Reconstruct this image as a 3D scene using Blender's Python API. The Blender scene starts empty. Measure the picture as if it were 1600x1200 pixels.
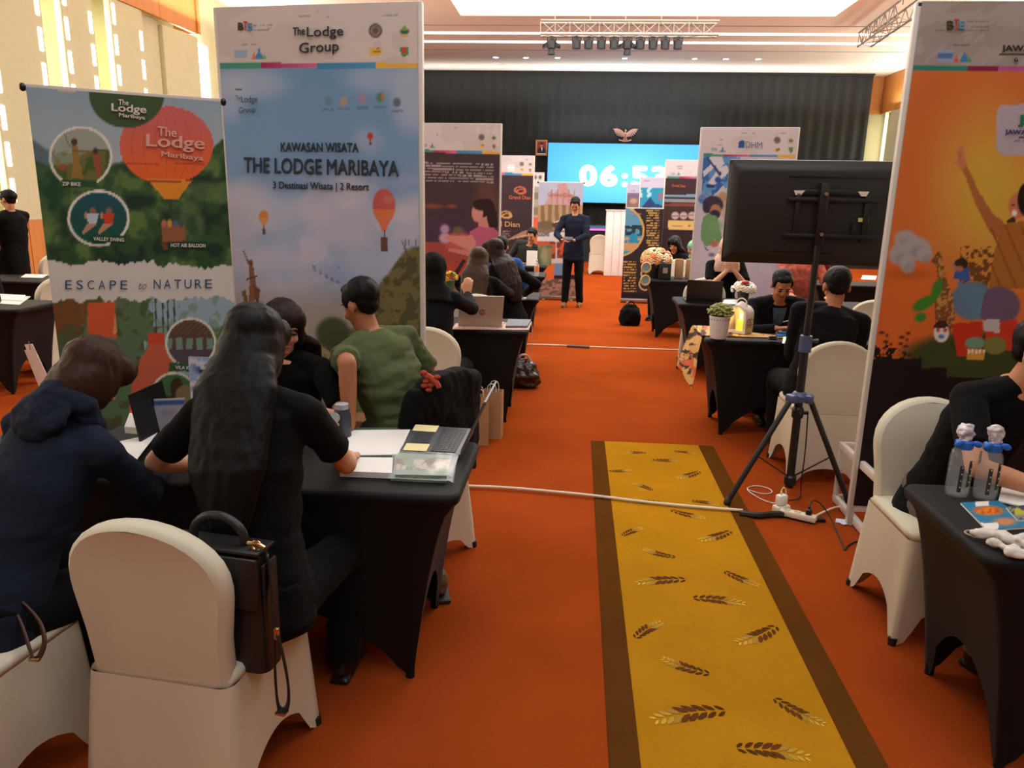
import bpy, bmesh, math, random
import numpy as np
from mathutils import Vector, Matrix, noise
random.seed(7)
rng = np.random.RandomState(11)
C = bpy.context.scene.collection
SC = bpy.context.scene
PI = math.pi
V = Vector

# ---------------------------------------------------------------- camera, world, big lights, exposure
FPX, EYE = 1190.0, 1.75
def _cam_axes():
    down = V((700 - 800, -(5440 - 600), -FPX)).normalized()
    up = -down
    a = V((902 - 800, 600 - 310, -FPX)).normalized()
    fwd = (a - up * a.dot(up)).normalized()
    return Matrix((fwd.cross(up), fwd, up))
RM = _cam_axes()
cam_data = bpy.data.cameras.new('camera'); cam = bpy.data.objects.new('camera', cam_data); C.objects.link(cam)
cam_data.sensor_width = 36.0; cam_data.lens = FPX / 1600 * 36.0; cam_data.clip_start = 0.05; cam_data.clip_end = 200
cam.matrix_world = Matrix.Translation((0, 0, EYE)) @ RM.to_4x4()
SC.camera = cam
SC.view_settings.view_transform = 'Standard'; SC.view_settings.look = 'None'
SC.view_settings.exposure = 0.0; SC.view_settings.gamma = 1.0; SC.view_settings.use_curve_mapping = False
SC.cycles.max_bounces = 6; SC.cycles.diffuse_bounces = 4; SC.cycles.transparent_max_bounces = 12
SC.cycles.use_denoising = True; SC.cycles.sample_clamp_indirect = 4.0
SC.cycles.caustics_reflective = False; SC.cycles.caustics_refractive = False
world = bpy.data.worlds.new('hall_air'); SC.world = world; world.use_nodes = True
world.node_tree.nodes['Background'].inputs[0].default_value = (1.0, 0.82, 0.66, 1)
world.node_tree.nodes['Background'].inputs[1].default_value = 0.05

def area_light(name, loc, sx, sy, power, col=(1, 0.86, 0.72), rot=(0, 0, 0), spread=PI):
    d = bpy.data.lights.new(name, 'AREA'); d.shape = 'RECTANGLE'; d.size = sx; d.size_y = sy
    d.energy = power; d.color = col; d.spread = spread
    o = bpy.data.objects.new(name, d); C.objects.link(o); o.location = loc; o.rotation_euler = rot
    return o
def spot_light(name, loc, rot, power, size, col=(1, 0.9, 0.8), blend=0.6, rad=0.08):
    d = bpy.data.lights.new(name, 'SPOT'); d.energy = power; d.spot_size = size; d.spot_blend = blend; d.color = col
    d.shadow_soft_size = rad
    o = bpy.data.objects.new(name, d); C.objects.link(o); o.location = loc; o.rotation_euler = rot
    return o
CEIL = 5.75
D_ = math.radians
area_light('ceiling_tray_light', (1.35, 13.2, CEIL + 0.42), 7.9, 10.6, 1150, (1, 0.985, 0.955))
area_light('rear_fill', (1.0, -1.6, CEIL - 0.06), 7.0, 3.6, 185, (.80, 0.95, 1))  # unseen fill added behind the camera, cool to offset the red bounce
area_light('front_overhead_fill', (0.4, 3.0, CEIL - 0.06), 5.0, 2.6, 130, (.96, 0.99, 1))  # added fill lamp brightening the near tables; no fitting here
area_light('middle_ceiling_light', (-4.9, 6.0, CEIL - 0.06), 1.6, 6.0, 30, (1, 0.95, 0.88))
area_light('left_ceiling_fill', (-7.2, 14.0, 4.80), 0.2, 12.0, 230, (1, 0.96, 0.88), (PI, D_(22), 0))  # added upward fill to brighten the ceiling, not an actual fixture
area_light('right_ceiling_fill', (9.5, 17.0, 4.70), 0.2, 18.0, 300, (1, 0.96, 0.88), (PI, D_(-22), 0))  # right-hand twin of the added ceiling fill
area_light('stage_ceiling_fill', (1.4, 25.8, 3.85), 5.0, 0.2, 60, (.70, 0.84, 1), (PI - D_(28), 0, 0))  # invented strip, put in to wash curtain and ceiling above the screen
area_light('curtain_top_fill', (1.0, 25.6, 4.9), 14.0, 0.2, 110, (1, 0.95, 0.92), (PI - D_(25), 0, 0))  # extra fill added near the curtain top to lift the stage ceiling
for i, yy in enumerate((10.4, 12.3, 15.9)):
    area_light('left_wall_cove_light', (-7.18, yy, 3.0), 0.25, 3.4, 16, (1, 0.94, 0.78), (0, -PI / 2, 0))
for i, xx in enumerate((-1.0, 1.2, 3.2, 5.0)):
    spot_light('stage_spot', (xx, 24.1, CEIL - 0.05), (math.radians(22), 0, 0), 60, 1.3, (0.85, 0.92, 1))

# ---------------------------------------------------------------- picture-to-place helpers (plain camera arithmetic)
def ray(px, py): return RM @ V((px - 800, 600 - py, -FPX))
def G(px, py, z=0.0):
    d = ray(px, py); t = (z - EYE) / d.z
    return V((d.x * t, d.y * t, z))
def P(px, py, y):
    d = ray(px, py); t = y / d.y
    return V((d.x * t, y, EYE + d.z * t))
def on_plane(px, py, p0, n):
    d = ray(px, py); t = (p0 - V((0, 0, EYE))).dot(n) / d.dot(n)
    return V((0, 0, EYE)) + d * t
RMN = np.array([[RM[i][j] for j in range(3)] for i in range(3)])
def project(w):
    c = (np.asarray(w) - np.array([0, 0, EYE])) @ RMN
    return 800 + FPX * c[:, 0] / -c[:, 2], 600 - FPX * c[:, 1] / -c[:, 2]

# ---------------------------------------------------------------- materials
def lin(c):
    return tuple((v / 255 / 12.92) if v / 255 <= 0.04045 else ((v / 255 + 0.055) / 1.055) ** 2.4 for v in c)
def lin_np(a):
    a = np.clip(a, 0, 255) / 255
    return np.where(a <= 0.04045, a / 12.92, ((a + 0.055) / 1.055) ** 2.4)
_M = {}
def mat(name, col=(128, 128, 128), rough=0.6, var=0.06, scale=8.0, bump=0.0, bscale=60.0, metal=0.0, spec=0.5,
        emit=None, trans=0.0, attr=None, sheen=0.0, stretch=None, coat=0.0, alpha=1.0, ior=1.45):
    if name in _M: return _M[name]
    m = bpy.data.materials.new(name); m.use_nodes = True; nt = m.node_tree; N = nt.nodes; L = nt.links
    b = N['Principled BSDF']
    b.inputs['Roughness'].default_value = rough; b.inputs['Metallic'].default_value = metal
    b.inputs['Specular IOR Level'].default_value = spec; b.inputs['IOR'].default_value = ior
    b.inputs['Transmission Weight'].default_value = trans; b.inputs['Alpha'].default_value = alpha
    b.inputs['Sheen Weight'].default_value = sheen; b.inputs['Coat Weight'].default_value = coat
    tc = N.new('ShaderNodeTexCoord'); mp = N.new('ShaderNodeMapping'); L.new(tc.outputs['Object'], mp.inputs[0])
    if stretch: mp.inputs['Scale'].default_value = stretch
    base = lin(col)
    nz = N.new('ShaderNodeTexNoise'); nz.inputs['Scale'].default_value = scale; nz.inputs['Detail'].default_value = 4
    L.new(mp.outputs[0], nz.inputs['Vector'])
    if attr:
        at = N.new('ShaderNodeAttribute'); at.attribute_name = attr; src = at.outputs['Color']
    else:
        rgb = N.new('ShaderNodeRGB'); rgb.outputs[0].default_value = (*base, 1); src = rgb.outputs[0]
    hv = N.new('ShaderNodeHueSaturation')
    mr = N.new('ShaderNodeMapRange'); mr.inputs['To Min'].default_value = 1 - var * 2; mr.inputs['To Max'].default_value = 1 + var * 2
    L.new(nz.outputs['Fac'], mr.inputs['Value']); L.new(mr.outputs[0], hv.inputs['Value']); L.new(src, hv.inputs['Color'])
    L.new(hv.outputs[0], b.inputs['Base Color'])
    if bump:
        n2 = N.new('ShaderNodeTexNoise'); n2.inputs['Scale'].default_value = bscale; n2.inputs['Detail'].default_value = 3
        L.new(mp.outputs[0], n2.inputs['Vector'])
        bp = N.new('ShaderNodeBump'); bp.inputs['Strength'].default_value = bump; bp.inputs['Distance'].default_value = 0.01
        L.new(n2.outputs['Fac'], bp.inputs['Height']); L.new(bp.outputs[0], b.inputs['Normal'])
    if emit is not None:
        if attr: L.new(src, b.inputs['Emission Color'])
        else: b.inputs['Emission Color'].default_value = (*base, 1)
        b.inputs['Emission Strength'].default_value = emit
    _M[name] = m
    return m

# ---------------------------------------------------------------- mesh builder
class MB:
    def __init__(s): s.v = []; s.f = []
    def add(s, vs, fs, M=None):
        k = len(s.v)
        s.v.extend([tuple(M @ V(v)) if M is not None else tuple(v) for v in vs]); s.f.extend([tuple(k + i for i in f) for f in fs]); return s
    def box(s, c, d, R=None, bev=0.0):
        x, y, z = d[0] / 2, d[1] / 2, d[2] / 2; c = V(c)
        M = Matrix.Translation(c) @ (R.to_4x4() if R is not None else Matrix())
        b = min(bev, x * .9, y * .9, z * .9)
        if b <= 0:
            vs = [(-x, -y, -z), (x, -y, -z), (x, y, -z), (-x, y, -z), (-x, -y, z), (x, -y, z), (x, y, z), (-x, y, z)]
            return s.add(vs, [(0, 3, 2, 1), (4, 5, 6, 7), (0, 1, 5, 4), (1, 2, 6, 5), (2, 3, 7, 6), (3, 0, 4, 7)], M)
        bm = bmesh.new(); bmesh.ops.create_cube(bm, size=1)
        for v in bm.verts: v.co = V((v.co.x * 2 * x, v.co.y * 2 * y, v.co.z * 2 * z))
        bmesh.ops.bevel(bm, geom=bm.edges[:], offset=b, segments=2, affect='EDGES', profile=0.5)
        bm.verts.index_update()
        s.add([v.co.copy() for v in bm.verts], [tuple(v.index for v in f.verts) for f in bm.faces], M); bm.free(); return s
    def cone(s, a, b, ra, rb=None, n=12, caps=True, e=1.0, up=None):
        a = V(a); b = V(b); rb = ra if rb is None else rb
        d = (b - a).normalized() if (b - a).length > 1e-9 else V((0, 0, 1))
        u = V(up) if up is not None else (V((0, 0, 1)) if abs(d.z) < 0.9 else V((1, 0, 0)))
        x = d.cross(u).normalized(); y = d.cross(x).normalized()
        vs = []
        for p, r in ((a, ra), (b, rb)):
            for i in range(n):
                t = 2 * PI * i / n; vs.append(p + x * (r * math.cos(t)) + y * (r * e * math.sin(t)))
        fs = [(i, (i + 1) % n, n + (i + 1) % n, n + i) for i in range(n)]
        if caps: fs += [tuple(range(n - 1, -1, -1)), tuple(range(n, 2 * n))]
        return s.add(vs, fs)
    def ell(s, c, r, R=None, n=14, m=9):
        M = Matrix.Translation(V(c)) @ (R.to_4x4() if R is not None else Matrix())
        if isinstance(r, (int, float)): r = (r, r, r)
        vs = [(0, 0, -r[2])]
        for j in range(1, m):
            p = -PI / 2 + PI * j / m
            for i in range(n):
                t = 2 * PI * i / n; vs.append((r[0] * math.cos(p) * math.cos(t), r[1] * math.cos(p) * math.sin(t), r[2] * math.sin(p)))
        vs.append((0, 0, r[2])); fs = []
        for i in range(n): fs.append((0, 1 + (i + 1) % n, 1 + i))
        for j in range(m - 2):
            for i in range(n):
                a = 1 + j * n + i; b = 1 + j * n + (i + 1) % n; fs.append((a, b, b + n, a + n))
        k = 1 + (m - 2) * n
        for i in range(n): fs.append((k + i, k + (i + 1) % n, len(vs) - 1))
        return s.add(vs, fs, M)
    def cap(s, a, b, ra, rb=None, n=12):
        rb = ra if rb is None else rb
        s.cone(a, b, ra, rb, n); s.ell(a, ra, None, n, 8); s.ell(b, rb, None, n, 8); return s
    def loft(s, rings, closed=True, caps=True):
        n = len(rings[0]); vs = [p for r in rings for p in r]; fs = []
        for j in range(len(rings) - 1):
            for i in range(n if closed else n - 1):
                a = j * n + i; b = j * n + (i + 1) % n; fs.append((a, b, b + n, a + n))
        if caps and closed: fs += [tuple(range(n - 1, -1, -1)), tuple(range((len(rings) - 1) * n, len(rings) * n))]
        return s.add(vs, fs)
    def lathe(s, prof, c=(0, 0, 0), n=20, caps=True):
        rings = [[(c[0] + r * math.cos(2 * PI * i / n), c[1] + r * math.sin(2 * PI * i / n), c[2] + z) for i in range(n)] for r, z in prof]
        return s.loft(rings, True, caps)
    def tube(s, pts, r, n=8, smooth=0):
        pts = [V(p) for p in pts]
        for _ in range(smooth):
            q = [pts[0]]
            for a, b in zip(pts[:-1], pts[1:]): q += [a.lerp(b, .25), a.lerp(b, .75)]
            pts = q + [pts[-1]]
        rings = []; x = None
        for i, p in enumerate(pts):
            d = (pts[min(i + 1, len(pts) - 1)] - pts[max(i - 1, 0)]).normalized()
            if x is None: x = d.cross(V((0, 0, 1)) if abs(d.z) < .9 else V((1, 0, 0))).normalized()
            x = (x - d * x.dot(d)).normalized(); y = d.cross(x)
            rr = r(i / (len(pts) - 1)) if callable(r) else r
            rings.append([p + x * (rr * math.cos(2 * PI * k / n)) + y * (rr * math.sin(2 * PI * k / n)) for k in range(n)])
        return s.loft(rings)
    def prism(s, poly, c, ex, ey, th):
        """poly: 2D points; ex, ey: axes; extruded th along ex x ey both ways"""
        ex = V(ex).normalized(); ey = V(ey).normalized(); nn = ex.cross(ey); c = V(c); n = len(poly)
        vs = [c + ex * p[0] + ey * p[1] + nn * (th / 2) for p in poly] + [c + ex * p[0] + ey * p[1] - nn * (th / 2) for p in poly]
        return s.add(vs, [tuple(range(n)), tuple(range(2 * n - 1, n - 1, -1))] + [(i, n + i, n + (i + 1) % n, (i + 1) % n) for i in range(n)])
    def quad(s, a, b, c, d, th=0.002):
        a, b, c, d = V(a), V(b), V(c), V(d); nn = (b - a).cross(d - a).normalized() * (th / 2)
        return s.add([a + nn, b + nn, c + nn, d + nn, a - nn, b - nn, c - nn, d - nn],
                     [(0, 1, 2, 3), (7, 6, 5, 4), (0, 4, 5, 1), (1, 5, 6, 2), (2, 6, 7, 3), (3, 7, 4, 0)])
    def mesh(s, name, smooth=False):
        me = bpy.data.meshes.new(name); me.from_pydata([tuple(v) for v in s.v], [], s.f)
        bm = bmesh.new(); bm.from_mesh(me); bmesh.ops.recalc_face_normals(bm, faces=bm.faces[:]); bm.to_mesh(me); bm.free()
        if smooth:
            me.polygons.foreach_set('use_smooth', [True] * len(me.polygons))
            if smooth != 'all':
                try: me.set_sharp_from_angle(angle=math.radians(40))
                except Exception: pass
        me.update(); return me
    def build(s, name, m, parent=None, smooth=True, world=False, label=None):
        me = s.mesh(name, smooth); o = bpy.data.objects.new(name, me); C.objects.link(o)
        if m: me.materials.append(m)
        if parent:
            o.parent = parent
            if world: o.matrix_parent_inverse = parent_world(parent).inverted()
        if label: o['label'] = label
        return o
def parent_world(p):
    M = Matrix.Translation(p.location) @ p.rotation_euler.to_matrix().to_4x4()
    if p.parent: M = parent_world(p.parent) @ p.matrix_parent_inverse @ M
    return M
def thing(name, label, cat, loc=(0, 0, 0), rz=0, group=None):
    o = bpy.data.objects.new(name, None); C.objects.link(o); o.empty_display_size = 0.1
    o.location = loc; o.rotation_euler = (0, 0, rz); o['label'] = label; o['category'] = cat
    if group: o['group'] = group
    return o
def tag(o, label, cat, group=None):
    o['label'] = label; o['category'] = cat
    if group: o['group'] = group
    return o
def struct(name, mb, m, parent=None, smooth=False):
    o = mb.build(name, m, parent, smooth); o['kind'] = 'structure'; return o
def dup(root, loc, rz, label, group=None):
    r = root.copy(); C.objects.link(r); r.location = loc; r.rotation_euler = (0, 0, rz); r['label'] = label
    if group: r['group'] = group
    for ch in list(root.children):
        c = ch.copy(); C.objects.link(c); c.parent = r
        for g in list(ch.children):
            d = g.copy(); C.objects.link(d); d.parent = c
    return r
def rz(a): return Matrix.Rotation(a, 3, 'Z')

# ---------------------------------------------------------------- lettering and printed panels
_txt = {}
def text_geo(s, bold=0.0):
    k = (s, bold)
    if k not in _txt:
        cu = bpy.data.curves.new('lettering', 'FONT'); cu.body = s; cu.size = 1; cu.resolution_u = 3
        o = bpy.data.objects.new('lettering', cu); C.objects.link(o)
        bpy.context.view_layer.update()
        me = o.to_mesh(); vs = np.array([v.co[:2] for v in me.vertices]); fs = [tuple(p.vertices) for p in me.polygons]
        o.to_mesh_clear(); bpy.data.objects.remove(o)
        if len(vs) and bold:
            n0 = len(vs); v0, f0 = vs, fs; vs = [v0]; fs = list(f0)
            for k in range(8):
                vs.append(v0 + np.array((math.cos(k * PI / 4), math.sin(k * PI / 4))) * bold * .75); fs += [tuple(i + n0 * (k + 1) for i in f) for f in f0]
            vs = np.concatenate(vs)
        if len(vs):
            vs -= vs.min(0); ext = vs.max(0); vs = vs / ext
        _txt[k] = (vs, fs, n0 if (bold and len(vs)) else max(1, len(vs)))
    return _txt[k]
class Plane:
    """a flat vertical sheet: a point, a facing direction; pixel corners are turned into places on it"""
    def __init__(s, p0, n): s.p = V(p0); s.n = V(n).normalized()
    def at(s, px, py, off=0.0): return on_plane(px, py, s.p + s.n * off, s.n)
def letters(plane, string, x0, y0, x1, y1, h, m, parent, bold=0.0, off=0.008, hr=None, name='lettering', slant=0.0):
    """baseline from pixel (x0,y0) to (x1,y1), cap height h pixels"""
    vs, fs, n0 = text_geo(string, bold)
    for ch in parent.children:
        if ch.name.split('.')[0] in ('printed_cloth', 'printed_sheet', 'screen_face', 'leaflet'): parent = ch; break
    if not len(vs): return
    a = plane.at(x0, y0, off); b = plane.at(x1, y1, off); hl = plane.at(x0, y0 - h, off) - a; hr_ = plane.at(x1, y1 - (hr or h), off) - b
    mb = MB(); pts = []
    for i, (u, v) in enumerate(vs):
        base = a.lerp(b, float(u)) - plane.n * (.0005 * (i // n0)); pts.append(base + hl.lerp(hr_, float(u)) * float(v) + (b - a).normalized() * slant * float(v) * hl.length)
    mb.add(pts, fs); return mb.build(name, m, parent, smooth=False, world=True)
def hsh(ix, iy, seed):
    n = (ix.astype(np.int64) * 374761393 + iy.astype(np.int64) * 668265263 + seed * 982451653) & 0x7fffffff
    n = ((n ^ (n >> 13)) * 1274126177) & 0x7fffffff
    return ((n ^ (n >> 16)) & 0xffff) / 65535.0
def vnoise(x, y, s, seed=0):
    x = x / s; y = y / s; ix = np.floor(x); iy = np.floor(y); fx = x - ix; fy = y - iy
    fx = fx * fx * (3 - 2 * fx); fy = fy * fy * (3 - 2 * fy)
    a = hsh(ix, iy, seed); b = hsh(ix + 1, iy, seed); c = hsh(ix, iy + 1, seed); d = hsh(ix + 1, iy + 1, seed)
    return (a * (1 - fx) + b * fx) * (1 - fy) + (c * (1 - fx) + d * fx) * fy
def fbm(x, y, s, seed=0, o=3):
    t = 0; w = 0
    for i in range(o): t = t + vnoise(x, y, s / 2 ** i, seed + i) / 2 ** i; w += 1 / 2 ** i
    return t / w
def sst(a, b, x):
    t = np.clip((x - a) / (b - a), 0, 1); return t * t * (3 - 2 * t)
class Art:
    def __init__(s, x, y): s.x = x; s.y = y; s.c = np.zeros((len(x), 3)); s.c[:] = 200
    def mix(s, m, col):
        m = np.asarray(m, float)[:, None]; s.c = s.c * (1 - m) + np.asarray(col, float) * m; return s
    def ell(s, cx, cy, rx, ry, col, a=1.0, soft=1.2, rot=0):
        dx = s.x - cx; dy = s.y - cy; c_, s_ = math.cos(rot), math.sin(rot)
        u = (dx * c_ + dy * s_) / rx; v = (-dx * s_ + dy * c_) / ry; d = np.sqrt(u * u + v * v)
        e = soft / min(rx, ry); return s.mix(a * (1 - sst(1 - e, 1 + e, d)), col)
    def ring(s, cx, cy, rx, ry, w, col):
        d = np.sqrt(((s.x - cx) / rx) ** 2 + ((s.y - cy) / ry) ** 2) - 1
        return s.mix(1 - sst(w * .7, w * 1.3, np.abs(d) * min(rx, ry)), col)
    def inpoly(s, pts):
        r = np.zeros(len(s.x), bool); n = len(pts)
        for i in range(n):
            (x0, y0), (x1, y1) = pts[i], pts[(i + 1) % n]
            if y0 == y1: continue
            k = ((y0 > s.y) != (y1 > s.y)) & (s.x < (x1 - x0) * (s.y - y0) / (y1 - y0) + x0); r ^= k
        return r
    def poly(s, pts, col, a=1.0): return s.mix(s.inpoly(pts) * a, col)
    def vg(s, y0, y1, c0, c1, m=1.0):
        t = np.clip((s.y - y0) / (y1 - y0), 0, 1)[:, None]; return s.mix(np.ones(len(s.x)) * m, np.asarray(c0) * (1 - t) + np.asarray(c1) * t)
    def dashes(s, x0, y0, x1, rows, pitch, col, a=.6, k=0.0, h=.45, seed=3):
        """rows of unreadable small print"""
        yy = s.y - k * (s.x - x0); r = np.floor((yy - y0) / pitch); f = (yy - y0) / pitch - r
        m = (r >= 0) & (r < rows) & (s.x > x0) & (s.x < x1) & (f < h) & (hsh(np.floor(s.x / 2.1), r, seed) > .25)
        return s.mix(m * a, col)
PRINT = mat('printed_banner_cloth', attr='print', rough=0.45, var=0.02, scale=3, bump=0.15, bscale=6, spec=0.35)
def print_grid(name, p00, p10, p01, p11, nx, nz, paint, parent, m=None, wave=0.0, nrm=None):
    """sheet with its bottom-left, bottom-right, top-left, top-right corners; paint(Art) colours it"""
    u = np.linspace(0, 1, nx + 1); w = np.linspace(0, 1, nz + 1); U, W = np.meshgrid(u, w); U = U.ravel()[:, None]; W = W.ravel()[:, None]
    q = [np.array(p) for p in (p00, p10, p01, p11)]
    co = (q[0] * (1 - U) + q[1] * U) * (1 - W) + (q[2] * (1 - U) + q[3] * U) * W
    x, y = project(co); art = Art(x, y); paint(art)
    if wave and nrm is not None:
        ph = fbm(U[:, 0] * 9, W[:, 0] * 5, 1.6, 5) - .5
        co = co + np.array(nrm)[None, :] * (ph * wave)[:, None]
    me = bpy.data.meshes.new(name)
    n1 = nx + 1; f = [(j * n1 + i, j * n1 + i + 1, (j + 1) * n1 + i + 1, (j + 1) * n1 + i) for j in range(nz) for i in range(nx)]
    me.from_pydata(co.tolist(), [], f)
    at = me.color_attributes.new('print', 'FLOAT_COLOR', 'POINT')
    col = np.ones((len(co), 4)); col[:, :3] = lin_np(art.c); at.data.foreach_set('color', col.ravel())
    me.materials.append(m or PRINT); me.polygons.foreach_set('use_smooth', [True] * len(f)); me.update()
    o = bpy.data.objects.new(name, me); C.objects.link(o)
    if parent: o.parent = parent; o.matrix_parent_inverse = parent_world(parent).inverted()
    return o
# ================================================================= the hall
m_carpet = mat('red_carpet', (154, 67, 26), 0.95, 0.14, 1.6, 0.6, 240, spec=0.0)
m_gold = mat('ochre_carpet', (176, 124, 26), 0.95, 0.12, 2.2, 0.6, 260, spec=0.0)
m_brownb = mat('brown_carpet', (92, 56, 22), 0.95, 0.10, 3, 0.6, 260, spec=0.0)
m_ceil = mat('ceiling_paint', (236, 224, 210), 0.8, 0.02, 1.0)
m_wood = mat('honey_wood', (196, 130, 66), 0.45, 0.10, 1.2, 0.05, 20, stretch=(6, 6, 0.6))
m_panel = mat('cream_wall_fabric', (196, 194, 160), 0.85, 0.04, 14, 0.2, 220, spec=0.2)
m_glow = mat('warm_light_slot', (255, 247, 230), emit=12.0)
m_glow2 = mat('cove_light', (255, 244, 226), emit=3.0)
m_led = mat('white_led_line', (255, 248, 238), emit=4.0)
m_curtain = mat('black_stage_curtain', (32, 34, 33), 0.8, 0.10, 2.0, 0.2, 50, spec=0.25, sheen=0.3)
m_black = mat('matte_black_metal', (22, 22, 23), 0.45, 0.05)
m_plast = mat('black_plastic', (26, 26, 27), 0.35, 0.05, 5, 0.05, 90)
m_alu = mat('white_aluminium', (205, 200, 192), 0.35, 0.03, spec=0.5)
m_steel = mat('brushed_steel', (176, 172, 165), 0.3, 0.05, metal=0.9)
m_lens = mat('lamp_lens', (235, 242, 255), emit=24.0)
XL, XR, YB, YF = -7.5, 9.78, 27.2, -6.0

struct('floor', MB().box(((XL + XR) / 2, (YB + YF) / 2, -0.1), (XR - XL + 1.4, YB - YF + .4, 0.2)), m_carpet)
# ceiling with its tray opening
TX0, TX1, TY0, TY1 = -2.82, 5.5, 7.6, 18.75
cb = MB()
cx0, cx1 = XL - .7, XR + .3
for x0, x1, y0, y1 in ((cx0, TX0, YF, YB), (TX1, cx1, YF, YB), (TX0, TX1, YF, TY0), (TX0, TX1, TY1, YB)):
    cb.box(((x0 + x1) / 2, (y0 + y1) / 2, CEIL + .05), (x1 - x0, y1 - y0, .1))
ceil = struct('ceiling', cb, m_ceil)
tb = MB()
tb.box(((TX0 + TX1) / 2, (TY0 + TY1) / 2, CEIL + .62), (TX1 - TX0 + .2, TY1 - TY0 + .2, .06))
o = tb.build('tray_panel', m_ceil, ceil, False)
for (c, d) in ((((TX0 + TX1) / 2, TY1 + .03, CEIL + .34), (TX1 - TX0 + .1, .06, .5)), (((TX0 + TX1) / 2, TY0 - .03, CEIL + .34), (TX1 - TX0 + .1, .06, .5)),
               ((TX0 - .03, (TY0 + TY1) / 2, CEIL + .34), (.06, TY1 - TY0, .5)), ((TX1 + .03, (TY0 + TY1) / 2, CEIL + .34), (.06, TY1 - TY0, .5))):
    MB().box(c, d).build('cove_strip', m_glow2, ceil, False)
for yy, w in ((20.6, .10), (21.7, .12)):
    MB().box(((-5.6 + 8.7) / 2, yy, CEIL - .012), (14.3, w, .03)).build('led_strip', m_led, ceil, False)
for yy in (19.75, 22.9):
    MB().box((1.14, yy, CEIL - .002), (17.2, .03, .012)).build('shadow_gap', mat('ceiling_gap', (150, 128, 108), .9), ceil, False)
# walls
struct('wall_front', MB().box(((XL + XR) / 2, YB + .1, CEIL / 2), (XR - XL + 1.6, .2, CEIL)), m_panel)
struct('wall_back', MB().box(((XL + XR) / 2, YF - .1, CEIL / 2), (XR - XL + 1.6, .2, CEIL)), m_wood)
wl = struct('wall_left', MB().box((XL - .55, (YB + YF) / 2, CEIL / 2), (.2, YB - YF, CEIL)), m_panel)
wr = struct('wall_right', MB().box((XR + .3, (YB + YF) / 2, CEIL / 2), (.2, YB - YF, CEIL)), m_panel)
def wood_run(x, y0, y1, z0, z1, n, parent, name='wood_panel'):
    w = (y1 - y0) / n
    for i in range(n): MB().box((x, y0 + w * (i + .5), (z0 + z1) / 2), (.08, w - .012, z1 - z0), bev=.006).build(name, m_wood, parent, False)
wood_run(XL - .02, -5.9, 15.4, 4.7, CEIL - .005, 16, wl)
wood_run(XL - .02, -5.9, 15.4, 0.0, 1.3, 16, wl)
struct('wall_left_return', MB().box((XL + .02 - .22, 15.46, 5.22), (.5, .1, 1.05)), m_wood)
wood_run(XR - .02, 9.0, YB - .02, 4.6, CEIL - .005, 14, wr)
wood_run(XR - .02, 9.0, YB - .02, 0, 1.3, 14, wr)
for i in range(2): MB().box((8.6 + i * .8, YB - .04, 5.17), (.78, .08, 1.15), bev=.006).build('wood_panel', m_wood, bpy.data.objects['wall_front'], False)
# panels leave bright vertical gaps; each has columns of small lit slots along its edges
def fabric_panel(x, y0, y1, z0, z1, parent, tilt=0.0, slots=True, side=1, sc=(1, 1)):
    yc = (y0 + y1) / 2; w = y1 - y0
    R = rz(tilt)
    MB().box((x, yc, (z0 + z1) / 2), (.10, w, z1 - z0), R, bev=.012).build('fabric_panel', m_panel, parent, False)
    if slots:
        for k, s in enumerate((-1, 1)):
            if not sc[k]: continue
            z = z0 + .25 + .2 * k
            while z < z1 - .3:
                c = V((x, yc, 0)) + R @ V((.05 * side, s * (w / 2 - .09), 0)); c.z = z + .15
                MB().box(c, (.012, .075, .30), R).build('lit_slot', m_glow, parent, False); z += .46
pans = [(-5.8, -4.4), (-4.0, -2.4), (-2.0, -.4), (0, 1.6), (2.0, 3.6), (4.0, 5.6), (6.0, 7.4), (7.8, 9.25), (9.8, 10.9), (11.33, 12.1), (12.56, 13.5)]
for y0, y1 in pans: fabric_panel(XL - .05, y0, y1, 1.3, 4.7, wl, slots=y0 > 5)
fabric_panel(XL - .16, 13.55, 14.2, 1.3, 4.7, wl, slots=False)
fabric_panel(XL - .02, 14.2, 15.3, 1.3, 4.62, wl, tilt=-.10, slots=False)
for y0, y1 in pans[:-1] + [(12.56, 13.5)]:
    MB().box((XL - .32, y1 + .2, 3.0), (.04, .36, 3.3)).build('cove_tube', m_glow, wl, False)
MB().box((XL - .30, 15.9, 2.9), (.04, 1.1, 3.5)).build('cove_tube', m_glow, wl, False)
y = 10.0
while y < 26.6:
    fabric_panel(XR - .05, y, min(y + .85, 26.5), 1.3, 4.6, wr, slots=False)
    MB().box((XR + .12, y + 1.05, 2.95), (.04, .38, 3.2)).build('cove_tube', m_glow, wr, False); y += 1.27
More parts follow.
